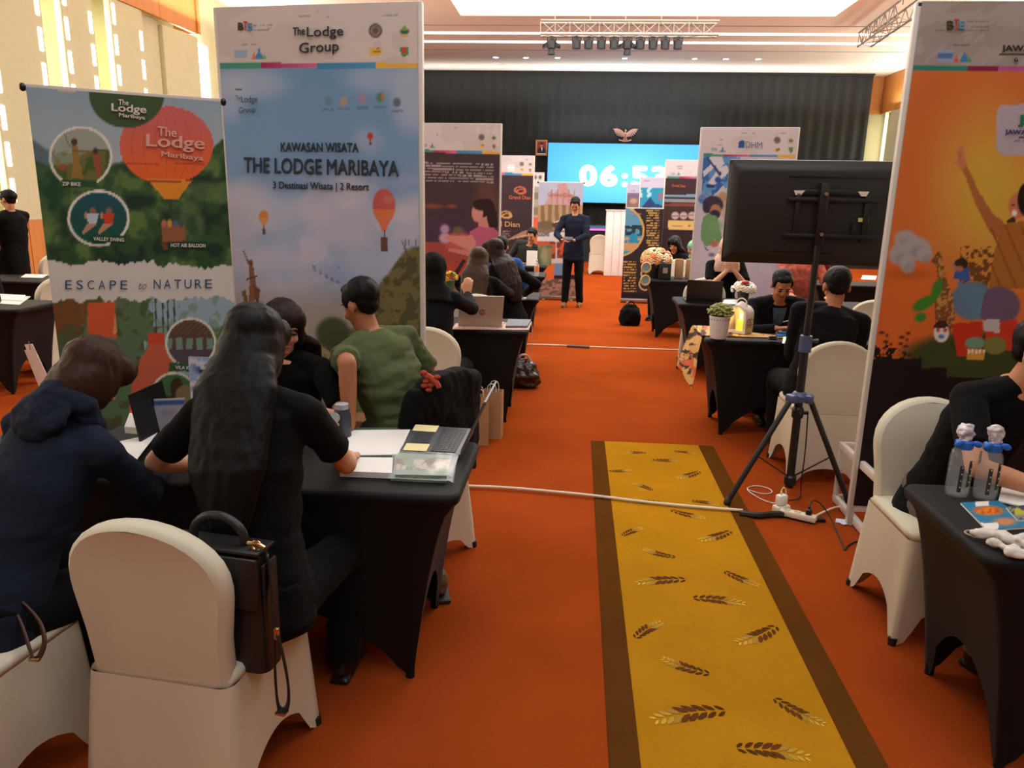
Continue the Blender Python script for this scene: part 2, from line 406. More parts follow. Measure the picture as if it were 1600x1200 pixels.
# carpet runner with woven leaf sprays
run = thing('carpet_runner', 'ochre carpet runner with brown borders and woven leaf sprays along the aisle', 'carpet', (.62, 2.4, 0))
RX0, RX1, RI0, RI1, RY1 = .172, 1.062, .272, .955, 5.42
MB().box(((RI0 + RI1) / 2 - .62, (RY1 - 2) / 2 - 2.4 + 0, .003), (RI1 - RI0, RY1 + 2, .006)).build('centre_field', m_gold, run, False)
for a_, b_ in ((RX0, RI0), (RI1, RX1)):
    MB().box(((a_ + b_) / 2 - .62, (RY1 - 2) / 2 - 2.4, .0032), (b_ - a_, RY1 + 2, .0064)).build('border_strip', m_brownb, run, False, label='dark brown border strip')
m_leaf = mat('woven_leaf_yarn', attr='print', rough=.95, var=.06, spec=.1)
LEAVES = [(1008,707,974,710,1),(1054,705,1088,711,-1),(1019,718,1065,724,-1),(954,740,987,735,1),(1099,741,1052,748,-1),(1023,766,987,757,1),
 (1030,783,982,788,1),(1082,782,1125,792,-1),(1045,802,1107,811,1),(967,836,1008,827,-1),(1149,836,1087,845,-1),(1052,876,1004,858,-1),(1065,901,992,916,1),
 (1127,898,1191,917,1),(1083,930,1169,949,-1),(984,994,1040,975,-1),(1224,988,1143,1005,-1),(1104,1062,1032,1027,-1),(1122,1100,1017,1135,1),
 (1203,1100,1296,1135,1),(1149,1159,1273,1193,-1)]
for (x0, y0, x1, y1, sg) in LEAVES:
    a = G(x0, y0); b = G(x1, y1); d = b - a; L = d.length; d.normalize(); nn = V((-d.y, d.x, 0)); vs = []; fs = []; cs = []
    def spine(t): return a + d * (L * t) + nn * (sg * L * .22 * (1 - t) ** 2 * 1.0 - sg * L * .05)
    for i in range(9):
        t = .03 + .105 * i; p = spine(t); tg = (spine(t + .02) - p).normalized(); nl = V((-tg.y, tg.x, 0))
        ll = L * (.17 * math.sin(PI * min(1, (t + .18) * .86)) + .05)
        for s in (-1, 1):
            dr = (tg * .80 + nl * s * .62).normalized(); w = V((-dr.y, dr.x, 0)) * ll * .2; q = p + nl * s * L * .012
            k = len(vs); vs += [q, q + dr * ll * .35 + w, q + dr * ll * .75 + w * .9, q + dr * ll, q + dr * ll * .7 - w * .7, q + dr * ll * .3 - w * .8]; fs.append(tuple(range(k, k + 6)))
            c = np.array((74, 40, 16)) * (1 - t) + np.array((226, 186, 72)) * t if t > .45 else np.array((74, 40, 16)) * (1 - t * .6) + np.array((150, 96, 30)) * t * .6
            cs += [c] * 6
    me = bpy.data.meshes.new('leaf_spray'); me.from_pydata([(v.x - .62, v.y - 2.4, .0075) for v in vs], [], fs)
    at = me.color_attributes.new('print', 'FLOAT_COLOR', 'POINT'); cc = np.ones((len(vs), 4)); cc[:, :3] = lin_np(np.array(cs)); at.data.foreach_set('color', cc.ravel())
    me.materials.append(m_leaf); o = bpy.data.objects.new('leaf_spray', me); C.objects.link(o); o.parent = run

# stage, curtain, screen
def sheet(name, x0, x1, y, z0, z1, m, amp=.025, pitch=.36, n=400, rows=6, parent=None):
    rg = np.random.RandomState(3); ph = np.cumsum(rg.rand(n + 1) * .6 + .7)
    mb = MB(); vs = []
    for j in range(rows + 1):
        for i in range(n + 1):
            x = x0 + (x1 - x0) * i / n
            vs.append((x, y + amp * math.sin(ph[i] * (x1 - x0) / n * 2 * PI / pitch) * (.4 + .6 * (1 - j / rows)), z0 + (z1 - z0) * j / rows))
    mb.add(vs, [(j * (n + 1) + i, j * (n + 1) + i + 1, (j + 1) * (n + 1) + i + 1, (j + 1) * (n + 1) + i) for j in range(rows) for i in range(n)])
    return mb.build(name, m, parent, 'all')
cu = thing('stage_curtain', 'floor-to-ceiling black curtain behind the stage', 'curtain', (0, 26.5, 0))
for x0, x1 in ((-7.4, -2.0), (-2.0, 3.4), (3.4, 9.17)):
    sheet('curtain_drop', x0, x1, 0, .0, CEIL - .04, m_curtain, parent=cu)
MB().box((.9, 0, CEIL - .03), (16.6, .06, .05)).build('curtain_track', m_black, cu)
st = thing('stage', 'low black-skirted stage with a pink light line along its front edge', 'stage', (1.2, 24.0, 0))
MB().box((0, 0, .45), (14.4, 4.0, .9)).build('stage_body', m_curtain, st, False)
MB().box((0, 0, .915), (14.5, 4.06, .03)).build('stage_deck', m_black, st, False)
MB().box((0, -2.05, .90), (14.4, .02, .045)).build('light_line', mat('magenta_light_line', (235, 90, 190), emit=1.6), st, False)
SY = 26.0
a = P(857, 223, SY); b = P(1098, 318, SY); sx0, sx1, sz1, sz0 = a.x, b.x, a.z, 1.62
scr = thing('video_wall', 'large blue video screen showing a white countdown clock above the stage', 'screen', ((sx0 + sx1) / 2, SY, 0))
MB().box((0, .06, (sz0 + sz1) / 2), (sx1 - sx0 + .06, .1, sz1 - sz0 + .06)).build('screen_housing', m_black, scr, False)
def pt_screen(A):
    A.c[:] = (58, 150, 238); A.ell(975, 275, 95, 42, (96, 196, 255), .8, 40)
m_scr = mat('lit_blue_screen', attr='print', rough=.4, var=0, emit=1.15)
print_grid('screen_face', (sx0, SY, sz0), (sx1, SY, sz0), (sx0, SY, sz1), (sx1, SY, sz1), 60, 26, pt_screen, scr, m_scr)
for ch_, u0, u1 in (('0', 905, 933), ('6', 937, 965), (':', 971, 981), ('5', 986, 1013), ('3', 1017, 1044)):
    letters(Plane((0, SY, 0), (0, -1, 0)), ch_, u0, 291 + (u0 - 905) * .02, u1, 291 + (u1 - 905) * .02, 34 if ch_ != ':' else 22, mat('white_screen_digits', (255, 255, 255), emit=3.0), scr, bold=.07, off=.01)
for xx in (-2.2, 2.2): MB().box((xx, .05, 1.25), (.08, .08, .72)).build('screen_support', m_black, scr, False)
# national emblem: bird with spread wings, shield and ribbon
em = thing('eagle_emblem', 'gilded eagle emblem with spread wings above the blue screen', 'emblem', P(977, 211, 26.38))
m_gild = mat('dull_gilding', (160, 112, 92), .4, .08, 20, .2, 40, spec=.6)
for s in (-1, 1):
    w = MB()
    for k in range(9):
        t = k / 8; base = V((s * (.045 + .25 * t), .008 * k - .04, .03 + .15 * t ** .7)); ang = math.radians(-96 + 100 * t ** 1.3); ln = .10 + .06 * math.sin(PI * min(1, t * 1.1))
        tip = base + V((s * math.cos(ang) * ln, 0, math.sin(ang) * ln)); d = (tip - base).normalized(); n2 = V((-d.z, 0, d.x)) * .019
        w.quad(base - n2 * .8, tip - n2 * .8, tip + n2 * .8, base + n2 * .8, .014)
    w.tube([(s * .03, -.045, .02), (s * .12, -.04, .12), (s * .22, -.03, .17), (s * .31, -.02, .19)], .02, 8, 2)
    w.build('wing', m_gild, em)
    MB().cap((s * .03, 0, -.08), (s * .07, -.01, -.16), .018, .012).build('leg', m_gild, em)
MB().ell((0, -.02, -.01), (.055, .04, .12)).build('body', m_gild, em); MB().box((0, .05, 0), (.04, .12, .04)).build('wall_mount', m_black, em)
MB().ell((.0, -.03, .14), (.03, .03, .038)).cone((.0, -.03, .145), (.055, -.03, .135), .016, .002).build('head', m_gild, em)
tl = MB()
for k in range(5): tl.cap((0, 0, -.08), ((k - 2) * .04, 0, -.20), .014, .012, 8)
tl.build('tail', m_gild, em)
MB().prism([(-.035, .05), (.035, .05), (.035, -.01), (0, -.06), (-.035, -.01)], (0, -.07, -.02), (1, 0, 0), (0, 0, 1), .015).build('shield', mat('shield_red', (150, 60, 55)), em)
MB().tube([(-.2, -.02, -.15), (-.1, -.04, -.19), (0, -.04, -.2), (.1, -.04, -.19), (.2, -.02, -.15)], .018, 8, 2).build('ribbon', mat('emblem_ribbon', (205, 170, 150)), em)
pf = thing('framed_portrait', 'gold-framed portrait of a person in a dark suit left of the screen', 'picture', P(846, 231, 26.42))
fw, fh = .39, .50
fr = MB()
for c, d in (((0, 0, fh / 2 - .025), (fw, .04, .05)), ((0, 0, -fh / 2 + .025), (fw, .04, .05)), ((-fw / 2 + .025, 0, 0), (.05, .04, fh - .1)), ((fw / 2 - .025, 0, 0), (.05, .04, fh - .1))): fr.box(c, d, bev=.008)
fr.build('frame', mat('gold_frame', (190, 140, 90), .35), pf)
def pt_port(A):
    A.c[:] = (150, 52, 44); x, y = 846, 231
    A.poly([(840, 242), (840, 234), (844, 230), (849, 230), (853, 234), (853, 242)], (26, 26, 40)); A.poly([(845, 230), (848, 230), (847, 237)], (235, 235, 235))
    A.ell(846.5, 227, 2.1, 2.6, (196, 150, 128)); A.ell(846.5, 224.6, 2.4, 1.4, (22, 18, 18)); A.mix(A.y > 239.5, (225, 220, 210))
q = pf.location
print_grid('portrait_print', (q.x - fw / 2 + .04, q.y - .005, q.z - fh / 2 + .04), (q.x + fw / 2 - .04, q.y - .005, q.z - fh / 2 + .04), (q.x - fw / 2 + .04, q.y - .005, q.z + fh / 2 - .04), (q.x + fw / 2 - .04, q.y - .005, q.z + fh / 2 - .04), 30, 40, pt_port, pf)

# ceiling fittings
dl = None
for row, yy, xs in ((0, 24.1, (-2.57, -1.67, -.74, 1.22, 3.24, 4.13, 5.05, 8.36)), (1, 25.7, (-2.56, -1.68, -.75, 1.21, 3.25, 4.16, 5.1, 8.39))):
    for i, xx in enumerate(xs):
        nm = 'in the row nearest the curtain' if row else 'in the row farther from the curtain'
        pos = ('leftmost', 'second from its left end', 'third from its left end', 'the middle one', 'fourth from its right end', 'third from its right end', 'second from its right end', 'rightmost')[i]
        lab = 'round ceiling downlight %s, %s' % (nm, pos)
        if dl is None:
            dl = thing('downlight', lab, 'ceiling light', (xx, yy, CEIL), 0, 'recessed downlights above the stage')
            MB().lathe([(.075, -.004), (.115, -.012), (.125, -.004), (.12, .0)], n=24, caps=False).build('rim', m_alu, dl)
            MB().lathe([(.0, -.002), (.085, -.004), (.085, .001), (0, .001)], n=20, caps=False).build('lens', m_lens, dl)
        else: dup(dl, (xx, yy, CEIL), 0, lab, 'recessed downlights above the stage')
def truss(label, a, b, w=.26):
    a = V(a); b = V(b); t = thing('lighting_truss', label, 'truss', a.lerp(b, .5), math.atan2(b.y - a.y, b.x - a.x)); L = (b - a).length
    for yy, zz in ((-w / 2, -w / 2), (w / 2, -w / 2), (-w / 2, w / 2), (w / 2, w / 2)):
        MB().cone((-L / 2, yy, zz), (L / 2, yy, zz), .022, n=8).build('chord', m_steel2, t)
    n = int(L / .3); br = MB()
    for i in range(n):
        x0 = -L / 2 + L * i / n; x1 = x0 + L / n; s = 1 if i % 2 else -1
        br.cone((x0, -w / 2, -s * w / 2), (x1, -w / 2, s * w / 2), .011, n=6); br.cone((x0, w / 2, s * w / 2), (x1, w / 2, -s * w / 2), .011, n=6)
        br.cone((x0, -w / 2 * s, -w / 2), (x1, w / 2 * s, -w / 2), .011, n=6); br.cone((x0, -w / 2, -w / 2), (x0, -w / 2, w / 2), .009, n=6)
    br.build('bracing', m_steel2, t)
    for k in range(5):
        xx = -L / 2 + L * (k + .4) / 5
        MB().cone((xx, 0, w / 2), (xx, 0, CEIL + .55 - t.location.z if (TX0 < t.location.x < TX1 and t.location.y < TY1) else CEIL - t.location.z), .012, n=6).build('hanging_rod', m_steel2, t)
    return t
m_steel2 = mat('pale_truss_metal', (150, 144, 134), .45, .04, metal=.2)
ty = 17.3; ta = P(845, 44, ty); tb_ = P(1122, 46, ty); zt = (ta.z + tb_.z) / 2
truss('horizontal aluminium lighting truss carrying the row of stage lamps', (ta.x, ty, zt), (tb_.x, ty, zt))
a = G(1352, 62, 5.45); b = G(1418, 14, 5.45); truss('empty aluminium truss hanging at an angle on the right of the ceiling', a, b, .3)
pars = [(862, 1), (901, 0), (920, 0), (940, 0), (960, 0), (981, 1), (1001, 0), (1021, 0), (1040, 0), (1060, 0)]
names = ['first', 'second', 'third', 'fourth', 'fifth', 'sixth', 'seventh', 'eighth', 'ninth', 'tenth']
for i, (px, k) in enumerate(pars):
    q = P(px, 58, ty)
    t = thing('stage_lamp', ('black moving-head stage lamp with side flaps, %s lamp from the left on the truss' if k else 'small black par stage lamp, %s from the left on the truss') % names[i], 'stage lamp', (q.x, ty, zt - .15), 0, 'stage lamps under the truss')
    MB().tube([(-.09, 0, -.14), (-.09, 0, -.03), (0, 0, 0), (.09, 0, -.03), (.09, 0, -.14)], .012, 6).build('yoke', m_black, t)
    MB().lathe([(.0, -.04), (.06, -.04), (.085, -.1), (.09, -.24), (.0, -.23)], n=16).build('lamp_body', m_black, t)
    if k:
        for s in (-1, 1): MB().quad((s * .09, 0, -.1), (s * .19, -.02, -.18), (s * .18, 0, -.25), (s * .08, 0, -.22), .012).build('barn_door', m_black, t)
        MB().cone((0, 0, -.24), (0, 0, -.36), .06, .08, 12).build('snout', m_black, t)

# ================================================================= spandex tables and chairs
m_spandex = mat('black_stretch_cloth', (14, 13, 13), .66, .06, 4, .08, 140, spec=.25, sheen=.03)
m_cover = mat('ivory_stretch_cover', (204, 198, 178), .7, .03, 3, .10, 30, spec=.3)
m_foot = mat('rubber_foot', (30, 26, 24), .6)
def cloth_body(mb, L, D, h, feet, hem, nu=22, nt=12, bulge=.0, pw=.55, r=.04):
    """side cloth of a stretch cover: from a rounded rectangle at height h to four feet, hems arched between them"""
    tc = [(-L / 2, -D / 2), (L / 2, -D / 2), (L / 2, D / 2), (-L / 2, D / 2)]
    rings = []; per = []
    for k in range(4):
        a = V(tc[k]); b = V(tc[(k + 1) % 4]); fa = V(feet[k]); fb = V(feet[(k + 1) % 4])
        for i in range(nu):
            u = i / nu; p = a.lerp(b, u)
            cdist = min(u, 1 - u) * (b - a).length
            if cdist < r:      # round the corners of the top
                q = 1 - cdist / r; nrm = V((0, 0)) - (a if u < .5 else b); nrm = V((math.copysign(1, nrm.x), math.copysign(1, nrm.y)))
                e = 1 - math.sqrt(max(0, 1 - (q * .7) ** 2)); p = p + nrm * (e * r)
            f = fa.lerp(fb, u); sag = math.sin(PI * u); cen = (fa + fb) / 2
            inward = -cen.normalized() * (.02 * sag) if cen.length > 0 else V((0, 0))
            sl = min(u, 1 - u) * (b - a).length; hz = hem[k] * (max(0.0, math.sin(PI * u)) ** .8) * min(1, max(0, (sl - .035) / .06))
            per.append((p, f + inward, hz))
    for j in range(nt + 1):
        t = j / nt; ring = []
        for (p, f, hz) in per:
            z = h + (hz - h) * t; tt = (h - z) / h
            e = tt ** pw; q = p.lerp(f, e)
            ring.append((q.x, q.y, z))
        rings.append(ring)
    n = len(per)
    # inner lip of the hem, for thickness
    mb.loft(rings, True, False)
    return rings
_tab = {}
def table(label, x, y, L, D, rot=0.0, hem=.34, inset=.16, group='black-covered tables', h=.75, ix=None):
    key = (round(L, 2), round(D, 2), hem, inset)
    if key in _tab: return dup(_tab[key], (x, y, 0), rot, label, group)
    t = thing('trade_table', label, 'table', (x, y, 0), rot, group)
    ix = inset if ix is None else ix; fx, fy = L / 2 - ix, D / 2 - .05
    feet = [(-fx, -fy), (fx, -fy), (fx, fy), (-fx, fy)]
    mb = MB(); cloth_body(mb, L, D, h - .03, feet, (hem, hem * .85, hem, hem * .85), nu=26)
    mb.build('cloth_skirt', m_spandex, t, 'all')
    mb = MB(); prof = []
    def rr(l, d, r, z, n=6):
        out = []
        for cx, cy, a0 in ((l / 2 - r, -d / 2 + r, -PI / 2), (l / 2 - r, d / 2 - r, 0), (-l / 2 + r, d / 2 - r, PI / 2), (-l / 2 + r, -d / 2 + r, PI)):
            for k in range(n + 1): out.append((cx + r * math.cos(a0 + PI / 2 * k / n), cy + r * math.sin(a0 + PI / 2 * k / n), z))
        return out
    mb.loft([rr(L - .01, D - .01, .05, h - .045), rr(L + .005, D + .005, .055, h - .035), rr(L + .01, D + .01, .055, h - .015), rr(L - .005, D - .005, .05, h - .003), rr(L - .03, D - .03, .04, h)])
    mb.build('cloth_top', m_spandex, t, 'all')
    for (a, b) in feet:
        g = MB(); g.cone((a * .985, b * .96, 0), (a * .98, b * .95, .30), .017, .017, 10); g.build('leg', m_spandex, t)
    _tab[key] = t
    return t
_chair = None
def banquet_chair(label, x, y, rot, group='ivory-covered banquet chairs'):
    global _chair
    if _chair: return dup(_chair, (x, y, 0), rot, label, group)
    t = thing('banquet_chair', label, 'chair', (x, y, 0), rot, group)
    # seat and skirt; forward is +y
    mb = MB(); W, D = .44, .468
    fx, fb, ff = .238, -.27, .245
    cloth_body(mb, W, D, .455, [(-fx, fb), (fx, fb), (fx, ff), (-fx, ff)], (.10, .17, .17, .17), nu=18, pw=.9)
    rg = []
    for (s, z) in ((1.0, .455), (1.0, .475), (.97, .487), (.8, .495), (.4, .5)):
        ring = []
        for k in range(4):
            tc = [(-W / 2, -D / 2), (W / 2, -D / 2), (W / 2, D / 2), (-W / 2, D / 2)]
            a = V(tc[k]); b = V(tc[(k + 1) % 4])
            for i in range(8):
                p = a.lerp(b, i / 8); cd = min(i / 8, 1 - i / 8) * (b - a).length
                if cd < .04:
                    e = (1 - math.sqrt(1 - ((1 - cd / .04) * .7) ** 2)) * .04; cc = a if i < 4 else b
                    p = p - V((math.copysign(e, cc.x), math.copysign(e, cc.y)))
                ring.append((p.x * s, p.y * s * (1 if p.y > 0 or z < .46 else .86), z))
        rg.append(ring)
    mb.loft(rg)
    mb.build('seat_cover', m_cover, t, 'all')
    # backrest cover: a rounded-top panel leaning back, its lower end running into the skirt
    def outline(e):
        pts = []; hw = .228 - e; wb = .205 - e
        for (z, w) in ((.30, .212 - e), (.45, .203 - e), (.58, wb + .004), (.70, hw - .002), (.735, hw)): pts.append((w, z))
        for k in range(1, 16):
            a = PI * k / 16; pts.append((hw * math.cos(a), .735 + (.195 - e) * math.sin(a) ** .92 if k not in (0, 16) else .735))
        for (z, w) in ((.735, hw), (.70, hw - .002), (.58, wb + .004), (.45, .203 - e), (.30, .212 - e)): pts.append((-w, z))
        return pts
    def yb(z, x): return -.205 + .10 * max(0, .46 - z) - .10 * max(0, z - .45) - .03 * (x / .2) ** 2 * -1 * .6
    rings = []
    for e, off in ((.016, .034), (.004, .026), (0, .012), (0, -.012), (.004, -.026), (.016, -.034)):
        rings.append([(x, yb(z, x) + off, z) for x, z in outline(e)])
    b = MB(); n = len(rings[0]); b.loft(rings, True, False)
    for ring, flip in ((rings[0], 0), (rings[-1], 1)):
        m_ = n // 2; vs = list(ring)
        # fill with rows of quads between the two sides
        fs = [(i, i + 1, n - 2 - i, n - 1 - i) for i in range(0, n // 2 - 1)]
        b.add(vs, fs)
    b.build('backrest_cover', m_cover, t, 'all')
    for sx in (-1, 1):
        for sy in (fb, ff): MB().cone((sx * fx * .97, sy * .97, 0), (sx * fx * .96, sy * .96, .03), .016, .018, 10).build('leg', m_foot, t)
    _chair = t; return t
# ================================================================= banners
m_txt = mat('dark_teal_print', (38, 52, 62), .6, 0)
m_txtw = mat('white_print', (226, 222, 214), .6, 0)
m_txtg = mat('gold_print', (196, 150, 92), .6, 0)
m_txto = mat('copper_print', (190, 100, 70), .6, 0)
m_txtb = mat('navy_print', (38, 84, 120), .6, 0)
m_txtk = mat('black_print', (36, 34, 36), .6, 0)
def header(A, x0, x1, yt, ys, sh, base=(206, 198, 194), slope=0.0, k=1.0):
    """white head of the event banners: small marks and the four-colour stripe"""
    W = x1 - x0; H = ys - yt; yy = A.y - slope * (A.x - x0)
    A.mix(yy < ys + sh, base); A.mix((yy < ys + sh) * (fbm(A.x, A.y, W * .22, 9) > .55) * .25, (176, 166, 160))
    for a, b, c0, c1 in ((0, .215, (58, 140, 118), (70, 150, 124)), (.215, .495, (158, 40, 88), (206, 110, 150)), (.495, .79, (60, 130, 176), (74, 150, 190)), (.79, 1.05, (226, 178, 70), (220, 176, 80))):
        m = (yy >= ys) & (yy < ys + sh) & (A.x >= x0 + a * W) & (A.x < x0 + b * W); t = np.clip((A.x - x0 - a * W) / ((b - a) * W), 0, 1)[:, None]
        A.mix(m * 1.0, np.array(c0) * (1 - t) + np.array(c1) * t)
    s = W / 315.0
    def y_(f, fx): return yt + H * f + slope * fx * W
    A.dashes(x0 + .175 * W, y_(.33, .17), x0 + .27 * W, 4, 3.6 * s, (96, 92, 92), .55, slope)
    A.dashes(x0 + .40 * W, y_(.17, .4), x0 + .56 * W, 1, 4 * s, (110, 106, 106), .5, slope); A.dashes(x0 + .46 * W, y_(.06, .4), x0 + .5 * W, 1, 4 * s, (110, 106, 106), .5, slope)
    A.dashes(x0 + .82 * W, y_(.15, .8), x0 + .90 * W, 1, 4 * s, (110, 106, 106), .5, slope)
    A.dashes(x0 + .12 * W, y_(.66, .1), x0 + .2 * W, 1, 4 * s, (110, 106, 106), .5, slope)
    A.ell(x0 + .785 * W, y_(.43, .78), 10.5 * s, 11 * s, (74, 62, 60)); A.ell(x0 + .785 * W, y_(.43, .78), 8 * s, 8.3 * s, (150, 136, 130)); A.ell(x0 + .785 * W, y_(.43, .78), 5 * s, 5.5 * s, (96, 84, 82))
    X, Y = x0 + .93 * W, y_(.42, .93); A.ell(X, Y + 2 * s, 7 * s, 5 * s, (52, 96, 70)); A.poly([(X - 5 * s, Y), (X, Y - 9 * s), (X + 5 * s, Y)], (120, 160, 90)); A.ell(X, Y + 9 * s, 6 * s, 2 * s, (206, 170, 90))
    X, Y = x0 + .785 * W, y_(.80, .8); A.mix((abs(A.x - X) < 9 * s) & (abs(A.y - Y) < 6 * s), (226, 180, 74)); A.dashes(X - 4 * s, Y - 5 * s, X + 8 * s, 3, 4 * s, (70, 66, 60), .7)
    X, Y = x0 + .93 * W, y_(.80, .93); A.poly([(X - 7 * s, Y - 8 * s), (X + 7 * s, Y - 8 * s), (X + 6 * s, Y + 4 * s), (X, Y + 10 * s), (X - 6 * s, Y + 4 * s)], (70, 140, 84)); A.mix((abs(A.x - X) < 2.6 * s) & (abs(A.y - Y + 2 * s) < 5 * s), (200, 70, 50))
    X, Y = x0 + .115 * W, y_(.84, .1); A.mix((abs(A.x - X) < 10 * s) & (abs(A.y - Y) < 6 * s), (150, 172, 200))
    X = x0 + .205 * W; A.poly([(X - 7 * s, Y + 8 * s), (X - 2 * s, Y - 3 * s), (X, Y - 12 * s), (X + 2 * s, Y - 3 * s), (X + 8 * s, Y + 8 * s)], (64, 130, 190)); A.poly([(X - 11 * s, Y + 8 * s), (X - 8 * s, Y - 3 * s), (X - 5 * s, Y + 8 * s)], (220, 110, 80)); A.poly([(X + 5 * s, Y + 8 * s), (X + 9 * s, Y), (X + 12 * s, Y + 8 * s)], (120, 180, 90))
def event_banner(label, pTL, pTR, yl, yr, paint, nx, nz, group='tall framed event banners', zb=.12, foot=.33, wave=.007, width=None):
    a = P(pTL[0], pTL[1], yl); b = P(pTR[0], pTR[1], yr); zt = (a.z + b.z) / 2
    if width: b = a + V((b.x - a.x, b.y - a.y, 0)).normalized() * width
    a.z = b.z = 0; ex = (b - a).normalized(); n = V((ex.y, -ex.x, 0)); W = (b - a).length; c = a.lerp(b, .5)
    t = thing('framed_banner', label, 'banner', c, math.atan2(ex.y, ex.x), group)
    L = W / 2
    for s in (-1, 1):
        MB().box((s * (L + .006), 0, zt / 2), (.034, .036, zt), bev=.006).build('post', m_alu, t)
        for zz in (.03, .36): MB().box((s * (L - .02), 0, zz), (.03, foot * 2, .045), bev=.005).build('side_rail', m_alu, t)
        for yy in (-foot, foot): MB().box((s * (L - .02), yy * .96, .19), (.028, .028, .36), bev=.005).build('base_upright', m_alu, t)
    for yy in (foot,): 
        for zz in (.03, .36): MB().box((0, yy * .96, zz), (W - .06, .028, .045), bev=.005).build('base_rail', m_alu, t)
    MB().box((0, 0, zt - .012), (W + .04, .036, .03), bev=.006).build('top_rail', m_alu, t)
    MB().box((0, 0, zb - .02), (W, .03, .04), bev=.005).build('bottom_rail', m_alu, t)
    off = n * .021
    print_grid('printed_cloth', a + off + V((0, 0, zb)), b + off + V((0, 0, zb)), a + off + V((0, 0, zt)), b + off + V((0, 0, zt)), nx, nz, paint, t, wave=wave, nrm=n)
    MB().quad(a - n * .004 + V((0, 0, zb)), b - n * .004 + V((0, 0, zb)), b - n * .004 + V((0, 0, zt)), a - n * .004 + V((0, 0, zt)), .012).build('cloth_back', mat('banner_reverse', (196, 190, 184), .7, .03), t, False, world=True)
    return t, Plane(a + off, n)
def rollup(label, pTL, pTR, yl, yr, paint, nx, nz, group='roll-up banners', case=m_steel):
    a = P(pTL[0], pTL[1], yl); b = P(pTR[0], pTR[1], yr); zt = (a.z + b.z) / 2; a.z = b.z = 0
    ex = (b - a).normalized(); n = V((ex.y, -ex.x, 0)); W = (b - a).length; c = a.lerp(b, .5)
    t = thing('rollup_banner', label, 'banner', c, math.atan2(ex.y, ex.x), group)
    MB().box((0, .02, .045), (W + .03, .11, .07), bev=.02).build('base_case', case, t)
    for s in (-1, 1):
        MB().box((s * W * .32, .02, .008), (.05, .34, .016), bev=.004).build('foot', case, t)
        MB().ell((s * (W / 2 + .012), 0, zt), (.014, .016, .018)).build('end_cap', m_plast, t)
    MB().cone((0, .05, .05), (0, .03, zt), .010, n=10).build('support_pole', m_steel, t)
    MB().box((0, .006, zt), (W + .01, .018, .03), bev=.005).build('top_rail', m_alu, t)
    off = n * .004
    print_grid('printed_sheet', a + off + V((0, 0, .07)), b + off + V((0, 0, .07)), a + off + V((0, 0, zt)), b + off + V((0, 0, zt)), nx, nz, paint, t, wave=.004, nrm=n)
    MB().quad(a - n * .003 + V((0, 0, .07)), b - n * .003 + V((0, 0, .07)), b - n * .003 + V((0, 0, zt)), a - n * .003 + V((0, 0, zt)), .003).build('sheet_back', mat('sheet_reverse', (150, 148, 146), .6), t, False, world=True)
    return t, Plane(a + off, n)

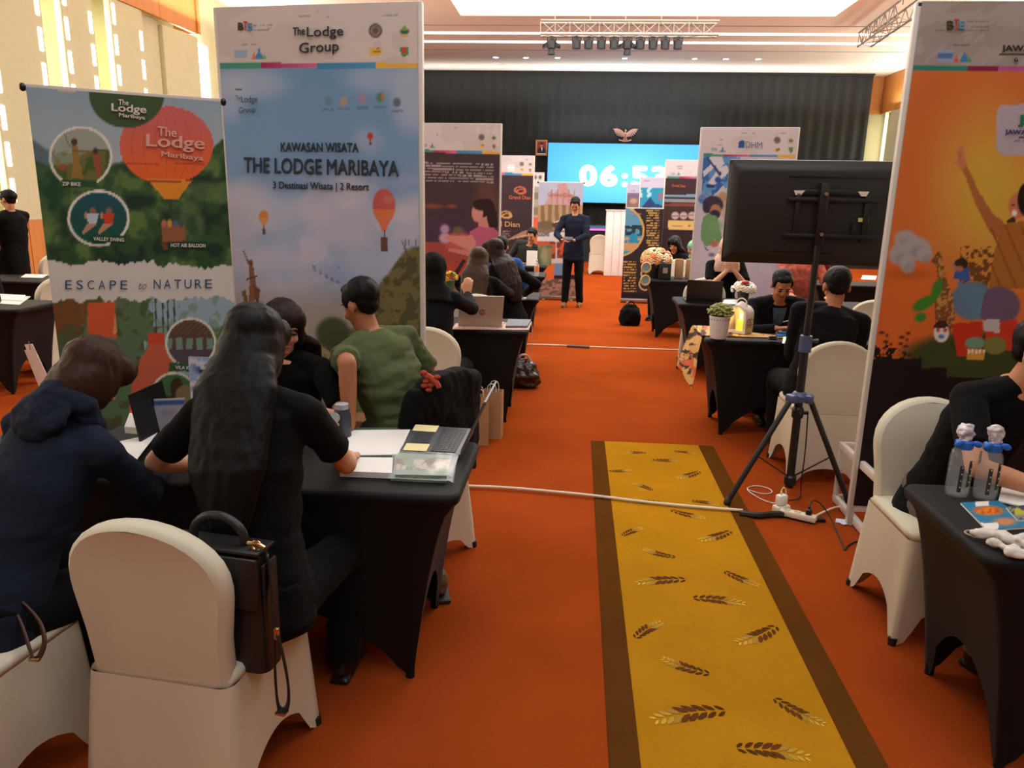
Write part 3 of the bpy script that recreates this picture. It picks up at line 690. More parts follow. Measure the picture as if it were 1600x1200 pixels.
# ---- large blue banner in front
def pt_kawasan(A):
    x, y = A.x, A.y; A.c[:] = (104, 148, 188)
    A.vg(105, 470, (104, 150, 190), (150, 168, 206))
    cl = fbm(x, y * 1.25, 70, 21, 4)
    A.mix(sst(.52, .72, cl) * sst(250, 330, y) * .85, (192, 192, 212))
    for cx, cy, rx, ry, a in ((395, 130, 50, 24, .6), (355, 150, 30, 40, .55), (585, 122, 42, 22, .55), (645, 150, 34, 55, .7), (380, 305, 38, 22, .85), (370, 340, 50, 40, .8), (430, 335, 36, 30, .7), (480, 322, 26, 20, .7), (540, 300, 36, 26, .8), (530, 345, 60, 40, .8), (640, 345, 34, 38, .8), (380, 400, 50, 25, .6), (470, 390, 50, 30, .5), (590, 400, 60, 40, .6), (575, 220, 20, 18, .5), (430, 440, 80, 50, .5)):
        A.ell(cx, cy, rx, ry, (196, 196, 212), a * .9, 16)
    A.mix(sst(430, 500, y) * .75, (168, 152, 140)); A.mix(sst(420, 520, y + 10 * fbm(x, y, 30, 5)) * (x < 560) * .5, (140, 134, 126))
    hill = 470 - 75 * sst(565, 640, x) - 10 * sst(620, 650, x) + 14 * (fbm(x, y * .2, 18, 3) - .5)
    A.mix(sst(-4, 6, y - hill) * (x > 560), (112, 104, 66)); A.mix(sst(-4, 6, y - hill) * (x > 560) * (fbm(x, y, 9, 8) > .52) * .8, (70, 74, 48))
    h2 = 520 + 12 * np.sin(x / 34.) + 14 * (fbm(x, y, 22, 30) - .5)
    A.mix(sst(-6, 6, y - h2), (96, 98, 62)); A.mix(sst(-6, 6, y - h2) * (fbm(x, y, 12, 41) > .5) * .7, (62, 76, 44))
    A.poly([(470, 560), (500, 545), (560, 585), (656, 600), (656, 660), (470, 640)], (96, 116, 64))
    for q in ([(462, 590), (476, 556), (494, 538), (508, 552), (480, 580), (470, 640), (460, 640)], [(480, 640), (510, 600), (560, 588), (600, 592), (540, 606), (500, 648)], [(500, 540), (520, 552), (548, 590), (540, 592), (512, 560)]):
        A.poly(q, (166, 138, 116), .85)
    A.ell(520, 520, 26, 24, (58, 66, 44), .9, 5); A.mix((y > 645), (196, 160, 124)); A.mix((y > 658), (126, 80, 48))
    # balloons
    for cx, cy, rx, ry, ct, cb_ in ((600, 322, 17.5, 27, (196, 92, 86), (222, 120, 82)), (412, 339, 7.5, 10.5, (206, 130, 62), (214, 150, 84)), (578.5, 212.5, 4.5, 5.5, (190, 60, 62), (190, 70, 62))):
        A.ell(cx, cy, rx, ry, ct); m = (y > cy + ry * .2) & ((x - cx) ** 2 / rx ** 2 + (y - cy) ** 2 / ry ** 2 < 1); A.mix(m * 1., cb_)
        A.poly([(cx - rx * .72, cy + ry * .6), (cx + rx * .72, cy + ry * .6), (cx + rx * .16, cy + ry * 1.45), (cx - rx * .16, cy + ry * 1.45)], cb_)
        A.mix((abs(x - cx - .5) < max(.6, rx * .05)) & (y > cy + ry * 1.4) & (y < cy + ry * 1.9), (70, 52, 46)); A.mix((abs(x - cx - .6) < rx * .29) & (y > cy + ry * 1.8) & (y < cy + ry * 2.6), (104, 70, 62))
    A.ell(606, 312, 8, 6, (206, 140, 130), .5, 3)
    # carved wooden figures of the tower at left
    A.poly([(379, 392), (381, 392), (391, 412), (388, 414)], (120, 92, 84)); A.ell(392, 412, 3.2, 6, (96, 64, 50)); A.poly([(388, 418), (396, 418), (400, 445), (397, 475), (388, 475), (390, 440)], (128, 86, 60)); A.poly([(395, 444), (407, 452), (404, 475), (400, 475)], (104, 66, 46)); A.mix((abs(y - 434 + .3 * (x - 394)) < 1.4) & (x > 385) & (x < 403), (86, 56, 44)); A.poly([(378, 455), (384, 452), (388, 475), (381, 475)], (110, 78, 60))
    A.poly([(626, 370), (632, 384), (640, 400), (636, 404)], (96, 88, 72)); A.mix((x > 626) & (x < 652) & (y > 366) & (y < 384) & (hsh(np.floor(x / 2), np.floor(y / 40), 4) > .5) * (y > 372 + (x - 626) * .1), (110, 100, 84))
    for i in range(14): A.ell(490 + (i * 37 % 46), 416 + (i * 23 % 28), 1.6, .9, (84, 88, 112))
    header(A, 340, 654, 10, 98, 9)
    for cx, cy, c in ((513, 158, (96, 130, 160)), (537, 158, (196, 150, 120)), (566, 155, (190, 130, 150)), (594, 152, (70, 120, 60)), (620, 160, (60, 84, 100))):
        A.ell(cx, cy, 6, 7, c, .7, 2); A.dashes(cx - 9, cy + 11, cx + 9, 2, 3.4, (84, 104, 124), .55)
    A.ell(598, 151, 2.5, 5, (210, 120, 60), .9)
    A.mix((x > 367) & (x < 379) & (abs(y - 139.5) < 1), (60, 60, 66))
tb1, pl = event_banner('tall blue-sky framed banner with hot-air balloons, headed The Lodge Group', (341, 9), (654, 8), 4.34, 4.2, pt_kawasan, 170, 330)
letters(pl, 'The', 457, 56, 476, 54, 13, m_txt, tb1, .01); letters(pl, 'Lodge', 479, 62, 536, 60, 20, m_txt, tb1, .012); letters(pl, 'Group', 467, 88, 529, 84, 21, m_txt, tb1, .012)
letters(pl, 'The', 368, 156, 376, 156, 7, m_txt, tb1); letters(pl, 'Lodge', 377, 163, 402, 163, 13, m_txt, tb1); letters(pl, 'Group', 373, 180, 399, 178, 12, m_txt, tb1)
letters(pl, 'KAWASAN WISATA', 438, 237, 560, 238, 15, m_txt, tb1, .035)
letters(pl, 'THE LODGE MARIBAYA', 380, 270, 623, 276, 25, m_txt, tb1, .032)
letters(pl, '3 Destinasi Wisata | 2 Resort', 426, 298, 576, 301, 15, m_txt, tb1, .012)
letters(pl, 'B', 371, 47, 380, 47, 12, mat('olive_print', (70, 62, 34)), tb1, .06); letters(pl, 'T', 380, 47, 386, 47, 14, mat('red_print', (206, 70, 50)), tb1, .05); letters(pl, 'E', 386, 47, 394, 47, 11, mat('sky_print', (90, 150, 190)), tb1, .05)

# ---- wide roll-up at the left
def torn(x, s): return 5 * (vnoise(x, x * 0, 14, s) - .5) * 2 + 3 * (vnoise(x, x * 0, 5, s + 1) - .5) * 2
def pt_escape(A):
    x, y = A.x, A.y; A.c[:] = (140, 166, 180); A.vg(135, 260, (142, 168, 184), (172, 186, 192))
    A.mix(sst(-4, 4, y - (222 + 34 * sst(55, 120, x) + 5 * np.sin(x / 9.))), (92, 116, 126))
    g = 262 - 12 * np.sin(x / 26.) - 34 * sst(285, 350, x) + 8 * (fbm(x, y, 12, 2) - .5); m = sst(-3, 4, y - g)
    A.mix(m, (50, 84, 50)); n = fbm(x, y, 26, 12, 4); A.mix(m * sst(.5, .7, n), (92, 122, 66)); A.mix(m * sst(.5, .32, n), (28, 56, 44)); A.mix(m * sst(.6, .75, fbm(x, y, 60, 77)) * .5, (120, 140, 84))
    A.mix(m * (x < 110) * sst(360, 290, y) * .5, (40, 88, 60))
    # balloon
    R = ((x - 260) / 73) ** 2 + ((y - 227) / 61) ** 2; mb_ = R < 1
    t = sst(180, 285, y)[:, None]; A.mix(mb_ * 1., np.array((206, 104, 98)) * (1 - t) + np.array((232, 104, 48)) * t)
    A.mix(mb_ * (np.abs(((x - 260) / (73 * np.sqrt(np.clip(1 - ((y - 227) / 61) ** 2, .02, 1))) * 4) % 1 - .5) > .46) * .3, (170, 60, 40))
    A.poly([(230, 280), (300, 282), (278, 312), (256, 310)], (228, 144, 48)); A.mix((abs(y - 283) < 1.2) & (x > 228) & (x < 302), (150, 60, 40)); A.mix(mb_ * (np.abs(y - 256) < .9) * .5, (160, 60, 40))
    A.poly([(262, 310), (270, 310), (268, 335), (264, 335)], (60, 70, 60)); A.poly([(252, 352), (288, 350), (290, 376), (254, 378)], (150, 96, 66)); A.poly([(252, 378), (292, 376), (288, 390), (255, 390)], (110, 70, 44))
    for i, c in enumerate(((190, 120, 110), (214, 150, 60), (90, 100, 120), (60, 90, 84))): A.ell(256 + i * 9, 349, 4, 6, c)
    # round pictures
    A.ell(126, 245, 46, 45, (128, 150, 128)); m = ((x - 126) / 46) ** 2 + ((y - 245) / 45) ** 2 < 1; A.mix(m * (y < 240) * .7, (168, 176, 170)); A.mix(m * (y > 246 - 14 * np.sin(x / 20.)), (70, 96, 50)); A.mix(m * (fbm(x, y, 10, 61) > .55) * (y > 235) * .6, (132, 120, 62))
    A.ell(116, 222, 5, 6, (86, 56, 40)); A.poly([(111, 228), (122, 228), (124, 250), (131, 279), (112, 279), (114, 250)], (150, 118, 60)); A.ell(149, 236, 4, 5, (70, 50, 44)); A.poly([(143, 240), (156, 240), (158, 252), (160, 272), (150, 276), (147, 256)], (150, 84, 56)); A.mix((abs(y - 236 - .1 * (x - 120)) < 1.5) & (x > 112) & (x < 145), (120, 96, 70)); A.mix((abs((x - 99) - (y - 205) * .42) < 1.0) & (y > 204) & (y < 232), (120, 120, 110)); A.ell(98, 262, 7, 6, (150, 84, 50), .8)
    A.ring(126, 245, 47.5, 46, 2.0, (228, 226, 214)); A.mix((x > 96) & (x < 152) & (y > 281) & (y < 292), (40, 84, 56))
    A.ell(154, 341, 45, 41, (24, 84, 72)); m = ((x - 154) / 45) ** 2 + ((y - 341) / 41) ** 2 < 1; A.mix(m * sst(355, 310, y) * .6, (30, 84, 110))
    for cx, c in ((145, (190, 200, 214)), (170, (206, 70, 40))):
        A.ell(cx, 330, 5, 6, (150, 104, 84)); A.poly([(cx - 9, 334), (cx + 9, 334), (cx + 6, 349), (cx - 7, 349)], c); A.poly([(cx - 8, 349), (cx + 8, 349), (cx - 4, 358), (cx - 14, 366), (cx - 17, 362)], (192, 140, 116)); A.poly([(cx - 12, 328), (cx - 14, 342), (cx - 8, 340)], (190, 140, 116))
    A.ring(154, 341, 46.5, 42.5, 2.0, (228, 226, 214)); A.mix((x > 144) & (x < 197) & (y > 368) & (y < 380), (30, 76, 54)); A.mix((x > 262) & (x < 324) & (y > 377) & (y < 391), (30, 66, 44))
    # green seal, torn white band and the lower picture
    A.ell(198, 146, 59, 54, (62, 88, 54)); 
    a_ = 408 + .02 * x + torn(x, 3); b_ = 468 + .0 * x + torn(x, 8)
    lo = y > b_; A.mix(lo * 1., (152, 176, 190)); A.mix(lo * (x < 225) * 1., (88, 84, 50)); n = fbm(x, y, 20, 44, 4); A.mix(lo * ((x < 240) | (y > 510)) * sst(.45, .6, n), (76, 96, 58)); A.mix(lo * (x > 125) * (x < 240) * sst(.4, .55, fbm(x, y, 14, 9)), (92, 120, 84)); A.mix(lo * (x > 235) * (fbm(x, y, 16, 71) > .55) * .5, (110, 140, 96))
    for tx in (243, 254, 262, 272): A.mix(lo * (np.abs(x - tx - (y - 470) * .02) < 1.3) * (y < 620), (70, 74, 66))
    A.mix(lo * (x < 135) * (y < 520) * (n > .5) * .8, (130, 72, 34))
    A.poly([(137, 474), (180, 472), (180, 505), (182, 530), (137, 520)], (212, 92, 56)); A.poly([(180, 490), (183, 520), (176, 524)], (226, 170, 110), .8)
    A.poly([(231, 520), (257, 520), (258, 540), (270, 560), (284, 600), (290, 660), (200, 660), (206, 600), (220, 560), (232, 542)], (198, 98, 68)); A.poly([(231, 520), (257, 520), (256, 538), (232, 538)], (206, 76, 50))
    A.ell(298, 536, 37, 37, (96, 72, 60)); m = ((x - 298) / 37) ** 2 + ((y - 536) / 37) ** 2 < 1; A.mix(m * (y > 528) * (y < 546) * (np.abs((x % 16) - 8) < 5), (120, 150, 140)); A.mix(m * (y > 548) * .8, (84, 78, 92)); A.mix(m * (y < 522) * (np.abs((x + y) % 9 - 4) < 1.5) * .6, (132, 96, 78)); A.ring(298, 536, 38, 38, 1.8, (226, 222, 208))
    A.ell(272, 618, 34, 34, (70, 110, 66)); A.ell(276, 606, 10, 16, (62, 50, 36)); A.ell(290, 616, 16, 14, (140, 116, 84), .9); A.mix((((x - 272) / 34) ** 2 + ((y - 618) / 34) ** 2 < 1) * (y > 618) * (x < 272), (70, 52, 34)); A.ring(272, 618, 35, 35, 1.8, (226, 222, 208))
    A.mix((x > 264) & (x < 320) & (y > 567) & (y < 580), (54, 92, 60))
    A.mix((y > a_) & (y < b_), (214, 210, 204))
esc, pl = rollup('wide roll-up banner with an orange balloon over forest, reading ESCAPE to NATURE', (40, 134), (345, 161), 3.32, 3.78, pt_escape, 160, 270)
letters(pl, 'The', 185, 164, 201, 165, 9, m_txtw, esc, .02); letters(pl, 'Lodge', 174, 177, 229, 181, 16, m_txtw, esc, .03); letters(pl, 'Maribaya', 186, 184, 227, 189, 8, m_txtw, esc, .03)
m_pale = mat('faded_white_print', (226, 172, 156), .6, 0)
letters(pl, 'The', 246, 212, 276, 215, 15, m_pale, esc, .03); letters(pl, 'Lodge', 228, 235, 320, 240, 26, m_pale, esc, .03); letters(pl, 'Maribaya', 252, 247, 318, 254, 11, m_pale, esc, .03)
letters(pl, 'ZIP BIKE', 97, 290, 126, 291, 6, m_txtw, esc, .03); letters(pl, 'VALLEY SWING', 146, 376, 194, 378, 6, m_txtw, esc, .03); letters(pl, 'HOT AIR BALOON', 267, 386, 321, 387, 6, m_txtw, esc, .03)
for i, ch in enumerate('ESCAPE'):
    letters(pl, ch, 102 + i * 17.3, 452 + i * .05, 112.5 + i * 17.3, 452 + i * .05, 14, m_txtb, esc, .0)
letters(pl, 'to', 215, 452, 228, 452, 10, mat('grey_print', (120, 124, 130)), esc, 0, slant=.25)
for i, ch in enumerate('NATURE'):
    letters(pl, ch, 240 + i * 16.1, 451 - i * .1, 251 + i * 16.1, 451 - i * .1, 14, m_txtb, esc, .0)
letters(pl, 'VILA K', 274, 577, 296, 578, 6, m_txtw, esc, .02)

# ---- orange banner at the right
def pt_orange(A):
    x, y = A.x, A.y; A.c[:] = (206, 110, 52); d = np.hypot((x - 1550) / 130, (y - 300) / 200); A.mix(sst(1.1, .1, d), (208, 168, 66)); A.mix(sst(60, 200, y) * sst(260, 120, y) * .15, (190, 110, 60))
    A.mix((y > 400) * sst(1500, 1420, x) * .5, (214, 96, 36)); A.ell(1420, 428, 30, 8, (170, 84, 30), .6, 6)
    # cloud
    for cx, cy, rx, ry in ((1415, 375, 18, 16), (1432, 388, 22, 18), (1405, 398, 16, 16), (1445, 398, 12, 12), (1418, 412, 12, 14)): A.ell(cx, cy, rx, ry, (170, 166, 170), .95, 4); A.ell(cx + 3, cy + 6, rx * .6, ry * .5, (136, 134, 142), .6, 5)
    # plants behind
    A.mix((x > 1500) & (y > 385) & (y < 450) & (fbm(x, y, 7, 4) > .56 - (y - 385) / 500.) & (x < 1560), (110, 72, 30))
    # figure with raised arm
    A.poly([(1497, 240), (1501, 232), (1504, 248), (1512, 262), (1530, 300), (1552, 335), (1568, 345), (1572, 385), (1548, 365), (1526, 325), (1508, 275), (1500, 258)], (168, 104, 56)); A.ell(1503, 255, 6, 10, (196, 120, 84), 1, 2)
    for fx, fy, fr in ((1497, 238, .1), (1501, 234, 0), (1505, 237, -.12), (1496, 252, .9)): A.ell(fx, fy, 1.7, 8, (196, 120, 84), 1, 1.2, fr)
    A.ell(1590, 322, 14, 20, (196, 118, 84)); A.poly([(1572, 345), (1584, 338), (1592, 356), (1580, 366)], (66, 44, 34)); A.ell(1604, 312, 14, 26, (30, 20, 20)); A.ell(1585, 333, 4, 5, (240, 228, 220)); A.ell(1583, 320, 2.2, 1.4, (50, 30, 24))
    A.poly([(1566, 350), (1600, 345), (1700, 350), (1700, 450), (1545, 450), (1552, 400)], (166, 104, 44)); A.mix((x > 1548) & (y > 352) & (y < 450) & (np.abs((x * .7 - y * .3) % 17 - 8) < 1.3), (140, 84, 30))
    # seated legs, child, giraffe
    A.ell(1520, 470, 34, 30, (96, 120, 142), 1, 3); A.ell(1560, 478, 34, 30, (104, 84, 110), 1, 3); A.poly([(1495, 440), (1540, 452), (1530, 500), (1515, 490)], (92, 128, 150)); A.ell(1502, 412, 11, 8, (52, 34, 30)); A.poly([(1492, 416), (1514, 420), (1516, 440), (1490, 436)], (56, 92, 156)); A.ell(1500, 420, 5, 5, (170, 110, 80)); A.poly([(1478, 402), (1496, 418), (1492, 426)], (180, 120, 90))
    A.poly([(1455, 408), (1466, 392), (1472, 400), (1476, 430), (1488, 460), (1492, 500), (1484, 520), (1462, 510), (1460, 470), (1466, 440), (1463, 415)], (122, 76, 40)); A.mix(A.inpoly([(1463, 400), (1472, 400), (1490, 470), (1490, 510), (1462, 505), (1466, 440)]) * (fbm(x, y, 4, 2) > .55), (186, 136, 74))
    for cx, cy, rx, ry, r in ((1444, 474, 20, 9, -.5), (1464, 452, 8, 16, .3), (1438, 496, 9, 7, -.3)): A.ell(cx, cy, rx, ry, (62, 128, 44), 1, 2, r)
    dk = 560 + 14 * (fbm(x, y, 10, 5) - .5) - 30 * sst(1470, 1540, x) * 0; A.ell(1540, 560, 130, 42, (58, 66, 30), 1, 8)
    A.mix((y > dk - 22 * sst(1440, 1380, x) * (fbm(x, y, 7, 51) > .5)) & (x < 1440) | (y > 590) | ((y > 575) & (x < 1480)), (24, 20, 22))
    for i in range(16): A.ell(1378 + (i * 29 % 56), 520 + (i * 17 % 44), 4 - i % 3, 2.2, (44, 26, 20), .9, 1.5)
    A.poly([(1487, 506), (1535, 502), (1535, 560), (1496, 556)], (188, 52, 32)); A.poly([(1540, 502), (1590, 500), (1588, 548), (1540, 545)], (196, 58, 34)); A.poly([(1536, 500), (1562, 498), (1562, 520), (1538, 518)], (190, 180, 180))
    A.ell(1471, 520, 12, 15, (220, 214, 206)); A.ell(1466, 516, 3, 3, (190, 50, 50)); A.ell(1477, 516, 3, 3, (190, 50, 50)); A.ell(1471, 526, 5, 3, (70, 120, 180)); A.poly([(1458, 512), (1484, 512), (1478, 502), (1464, 502)], (60, 40, 34))
    A.ell(1524, 536, 16, 9, (110, 150, 120)); A.poly([(1512, 545), (1540, 546), (1538, 562), (1510, 562)], (206, 150, 56)); A.ell(1555, 540, 18, 14, (120, 120, 60)); A.mix((y > 545) & (y < 552) & (x > 1512) & (x < 1540) & ((x % 6) < 3), (230, 224, 210))
    # header
    A.mix(y < 111, (168, 158, 154)); A.mix((y < 103) * (fbm(x + y, y, 30, 9) > .55) * .25, (130, 116, 108))
    A.mix((y > 102) & (y < 111) & (x < 1512), (44, 132, 112)); A.mix((y > 102) & (y < 111) & (x >= 1512), (132, 34, 70)); A.mix((y > 102) & (y < 111) & (x >= 1560), (176, 90, 140))
    A.dashes(1511, 32, 1546, 3, 4.5, (110, 104, 100), .6); A.dashes(1462, 47, 1546, 1, 3, (110, 104, 100), .6); A.dashes(1483, 69, 1515, 1, 4, (100, 90, 90), .6)
    A.mix((x > 1465) & (x < 1489) & (y > 78) & (y < 97), (150, 162, 190)); A.mix((x > 1465) & (x < 1489) & (y > 82) & (y < 90), (84, 116, 176)); A.poly([(1499, 97), (1505, 86), (1507, 77), (1510, 86), (1516, 97)], (60, 130, 180)); A.poly([(1491, 96), (1495, 86), (1499, 96)], (210, 84, 60)); A.poly([(1511, 96), (1515, 88), (1519, 96)], (90, 150, 90))
    A.mix((x > 1562) & (abs(y - 85.5) < .8), (50, 46, 46))
    rr = np.hypot(np.maximum(1572 - x, 0), np.maximum(178 - y, 0) + np.maximum(y - 228, 0)); A.mix((rr < 15) & (x > 1556) & (y > 162) & (y < 243), (178, 168, 178)); A.mix((x > 1568) & (abs(y - 215.5) < .8), (60, 60, 80)); A.dashes(1570, 220, 1600, 1, 5, (90, 90, 110), .6)
ora, pl = event_banner('tall orange framed banner with a laughing seated figure raising an arm', (1438, 3), (1600, 4), 4.12, 4.12, pt_orange, 200, 320, width=1.09)
letters(pl, 'B', 1480, 46, 1491, 46, 14, _M['olive_print'], ora, .06); letters(pl, 'T', 1492, 46, 1499, 46, 17, _M['red_print'], ora, .05); letters(pl, 'E', 1499, 46, 1508, 46, 13, _M['sky_print'], ora, .05)
letters(pl, 'JAWATIMUR', 1566, 82, 1660, 84, 12, m_txtk, ora, .03); letters(pl, 'G', 1585, 96, 1591, 96, 6, m_txtk, ora, .02)
letters(pl, 'J', 1591, 198, 1601, 198, 19, mat('green_print', (40, 120, 84)), ora, .06); letters(pl, 'JAWATIMUR', 1571, 211, 1640, 213, 9, mat('violet_print', (70, 70, 120)), ora, .04)
m_white_tape = mat('clear_tape', (214, 218, 236), .3)
q = G(1325, 818)
tp = thing('floor_tape', 'white tape scraps holding the foot of the orange banner post', 'tape', (q.x - .02, q.y, 0))
MB().quad((-.05, .0, .004), (.03, -.03, .004), (.05, .03, .006), (-.03, .05, .006), .003).quad((-.02, -.04, .007), (.06, .0, .008), (.03, .04, .01), (-.04, .01, .008), .003).build('tape_strip', m_white_tape, tp, False)

# ---- pink-dress banner, the two brown ones behind it, and the ones on the right
def pt_dine(A):
    x, y = A.x, A.y; A.c[:] = (66, 50, 58); A.vg(236, 420, (64, 52, 58), (74, 50, 66)); A.mix(sst(.5, .7, fbm(x, y, 26, 3)) * (y < 330) * .3, (90, 66, 62))
    A.ell(675, 322, 14, 3, (196, 96, 60), .6, 4); A.ell(706, 322, 5, 2, (220, 120, 60), .6, 3); A.ell(762, 330, 16, 40, (150, 90, 62), .55, 16); A.ell(700, 360, 40, 20, (70, 50, 96), .4, 12)
    A.dashes(660, 253, 771, 7, 4.6, (190, 180, 186), .75, .03)
    A.mix((y > 378) & (x < 735), (150, 70, 66)); A.poly([(655, 376), (700, 384), (735, 378), (735, 420), (655, 420)], (158, 74, 66)); A.ell(717, 378, 22, 16, (186, 92, 90), 1, 4)
    A.ell(695, 358, 7, 7, (178, 146, 190), 1, 3); A.ell(695, 372, 9, 8, (196, 160, 186), 1, 3); A.ell(716, 360, 8, 6, (120, 100, 66), .9, 3)
    A.ell(760, 330, 14, 20, (42, 26, 28)); A.poly([(762, 330), (776, 330), (778, 352), (770, 366), (762, 345)], (44, 28, 30)); A.ell(746, 333, 9, 14, (206, 148, 138)); A.poly([(748, 342), (760, 338), (764, 356), (748, 358)], (200, 140, 130)); A.ell(752, 320, 13, 9, (44, 28, 30))
    A.poly([(734, 362), (748, 354), (772, 356), (780, 364), (780, 450), (738, 450), (733, 385)], (190, 96, 130)); A.poly([(738, 368), (744, 380), (742, 396), (700, 376), (694, 370), (704, 368)], (206, 140, 128)); A.poly([(732, 400), (700, 392), (702, 388), (738, 392)], (196, 130, 120)); A.mix((y > 410) & (x < 735), (170, 74, 64)); A.poly([(706, 430), (724, 404), (728, 408), (712, 434)], (60, 36, 40))
    A.ell(657, 362, 6, 8, (30, 22, 22)); A.ell(658, 378, 6, 15, (200, 140, 90))
    header(A, 648, 781, 195, 233, 4.5, slope=.03, base=(206, 200, 204))
t, pl = event_banner('framed banner with a woman in a pink dress clinking glasses, behind the big blue banner', (648, 192), (782, 194), 9.75, 9.7, pt_dine, 110, 200)
def pt_brown(A):
    x, y = A.x, A.y; A.c[:] = (58, 44, 52); A.vg(270, 400, (60, 46, 54), (52, 40, 48)); header(A, 743, 835, 244, 269, 3.4, slope=.02, base=(206, 200, 204)); A.mix((x > 793) & (x < 804) & (y > 257) & (y < 268), (234, 230, 232))
    A.dashes(783, 361, 797, 3, 3.5, (170, 140, 110), .7); A.poly([(790, 376), (815, 362), (833, 356), (833, 368), (800, 374)], (150, 124, 110)); A.poly([(800, 372), (833, 364), (833, 367)], (210, 170, 110))
    for cx, cy, c in ((812.5, 297, (186, 100, 74)), (790, 335, (190, 146, 96))): A.ring(cx, cy, 8, 5, .9, c); A.ring(cx + 2, cy + 2.5, 7, 3.5, .8, c)
t, pl = event_banner('brown framed banner with a copper Grand Dian mark, beside the pink-dress banner', (743, 242), (834, 244), 14.4, 14.3, pt_brown, 70, 140)
letters(pl, 'Grand Dian', 795, 311, 829, 312, 6, m_txto, t, .03); letters(pl, 'Grand Dian', 752, 353, 812, 355, 8.5, m_txtg, t, .02)
def pt_strip(A):
    A.c[:] = (196, 190, 190); A.mix((A.y > 292), (120, 110, 100)); A.mix((A.y > 292) & (np.floor(A.y / 12) % 2 == 0), (150, 150, 140)); A.mix((A.y > 340), (196, 90, 60)); A.ell(836, 277, 3, 3, (90, 86, 96)); A.ell(844, 277, 2.4, 3, (70, 80, 76))
event_banner('narrow-looking framed banner farthest down the left side, partly hidden', (770, 268), (849, 270), 17.0, 17.0, pt_strip, 50, 90)
def pt_rooms(A):
    x, y = A.x, A.y; A.c[:] = (190, 190, 200); A.mix(y < 322, (176, 182, 206)); A.poly([(850, 320), (862, 302), (870, 300), (872, 288), (884, 286), (890, 300), (905, 318), (905, 320)], (192, 150, 150)); A.mix((abs((x - 876) % 9 - 4) < 1) & (y > 296) & (y < 318) & (abs(x - 878) < 20), (160, 130, 140))
    A.mix((y > 320) & (y < 365), (132, 106, 84)); A.mix((y > 320) & (y < 347) & (((x - 862) % 11) < 5), (176, 146, 110)); A.ell(882, 352, 22, 8, (206, 204, 210)); A.ell(853, 352, 14, 7, (110, 96, 76)); A.poly([(862, 350), (880, 344), (884, 356), (868, 360)], (84, 58, 50)); A.mix((y > 363) & (y < 376), (206, 204, 206))
    A.mix((y > 377) & (y < 410), (190, 88, 54)); A.mix((y > 377) & (y < 410) & (fbm(x, y, 8, 3) > .5), (120, 60, 44)); A.mix((abs(x - 869) < 1) & (y > 376), (206, 200, 200)); A.mix((y > 404) & (y < 412), (196, 190, 190)); A.mix(y > 411, (216, 106, 48)); A.mix((y > 412) & (x > 866) & (x < 890), (108, 140, 176)); A.mix((y > 430) & (x > 866) & (y < 437), (40, 34, 34)); A.mix(y > 436, (104, 84, 78)); A.mix((y > 436) & (fbm(x, y * 2, 5, 9) > .5), (160, 124, 110)); A.mix(y > 461, (170, 70, 50))
t, pl = rollup('roll-up banner with hotel room pictures reading ROOMS, behind the standing man', (842, 284), (912, 287), 13.4, 13.4, pt_rooms, 60, 130)
letters(pl, 'ROOMS', 839, 369, 858, 369, 6, m_txt, t, .01); letters(pl, 'Grand Dian', 856, 306, 897, 308, 6, m_txto, t, .0)
def pt_facil(A):
    x, y = A.x, A.y; A.c[:] = (44, 34, 44); m = ((x - 955) / 52) ** 2 + ((y - 360) / 44) ** 2 < 1; m2 = ((x - 955) / 49) ** 2 + ((y - 360) / 41) ** 2 < 1
    A.mix(m & (x < 1007), (196, 160, 84)); A.mix(m2, (90, 150, 184)); A.mix(m2 & (y > 352) & (fbm(x, y, 5, 2) > .4) & (y < 368), (36, 58, 70)); A.mix(m2 & (y > 372), (190, 150, 110)); A.mix(m2 & (y > 365) & (fbm(x, y, 9, 5) > .5) & (y < 380), (40, 140, 176)); A.mix(m2 & (y > 392), (50, 150, 176)); A.mix((y < 346) & (x < 998) & ~m, (44, 34, 44))
    A.dashes(1010, 328, 1030, 15, 3.9, (196, 160, 80), .9, 0, .5); A.dashes(974, 408, 994, 13, 4.2, (196, 160, 80), .9, 0, .45); A.mix((y > 458), (30, 24, 30)); A.ring(1010, 428, 8, 9, 1.2, (190, 170, 120)); A.ring(1008, 444, 9, 9, 1.2, (190, 170, 120))
t, pl = rollup('dark roll-up banner with a pool picture in a gold curve and gold list', (978, 325), (1037, 327), 13.35, 13.3, pt_facil, 60, 120)
letters(pl, 'Grand Dian', 982, 336, 1002, 336, 4, m_txtg, t)
def pt_bar(A):
    x, y = A.x, A.y; A.c[:] = (60, 40, 40); A.mix((y < 305) , (58, 42, 48)); A.mix((y > 304) & (y < 308), (110, 150, 176)); A.mix((y > 311) & (y < 316), (130, 140, 150)); A.mix((y > 318) & (y < 322), (120, 66, 56))
    for cx in (1055, 1068, 1081, 1094): A.ell(cx, 337, 6, 6, (176, 160, 158)); A.mix((abs(x - cx) < 5) & (abs(y - 337) < .8), (120, 90, 90))
    A.mix((y > 345) & (y < 359) & (x > 1044), (206, 176, 110)); A.dashes(1048, 352, 1080, 1, 4, (120, 90, 50), .7); A.mix(y > 359, (46, 32, 40)); header(A, 1042, 1132, 252, 275, 3.2, slope=.01, base=(206, 200, 206))
t, pl = event_banner('dark framed banner with bar pictures and a gold line, left of the white one', (1042, 250), (1132, 251), 14.2, 14.2, pt_bar, 70, 130)
letters(pl, 'Grand Dian', 1050, 292, 1071, 293, 4.5, m_txto, t, .02)
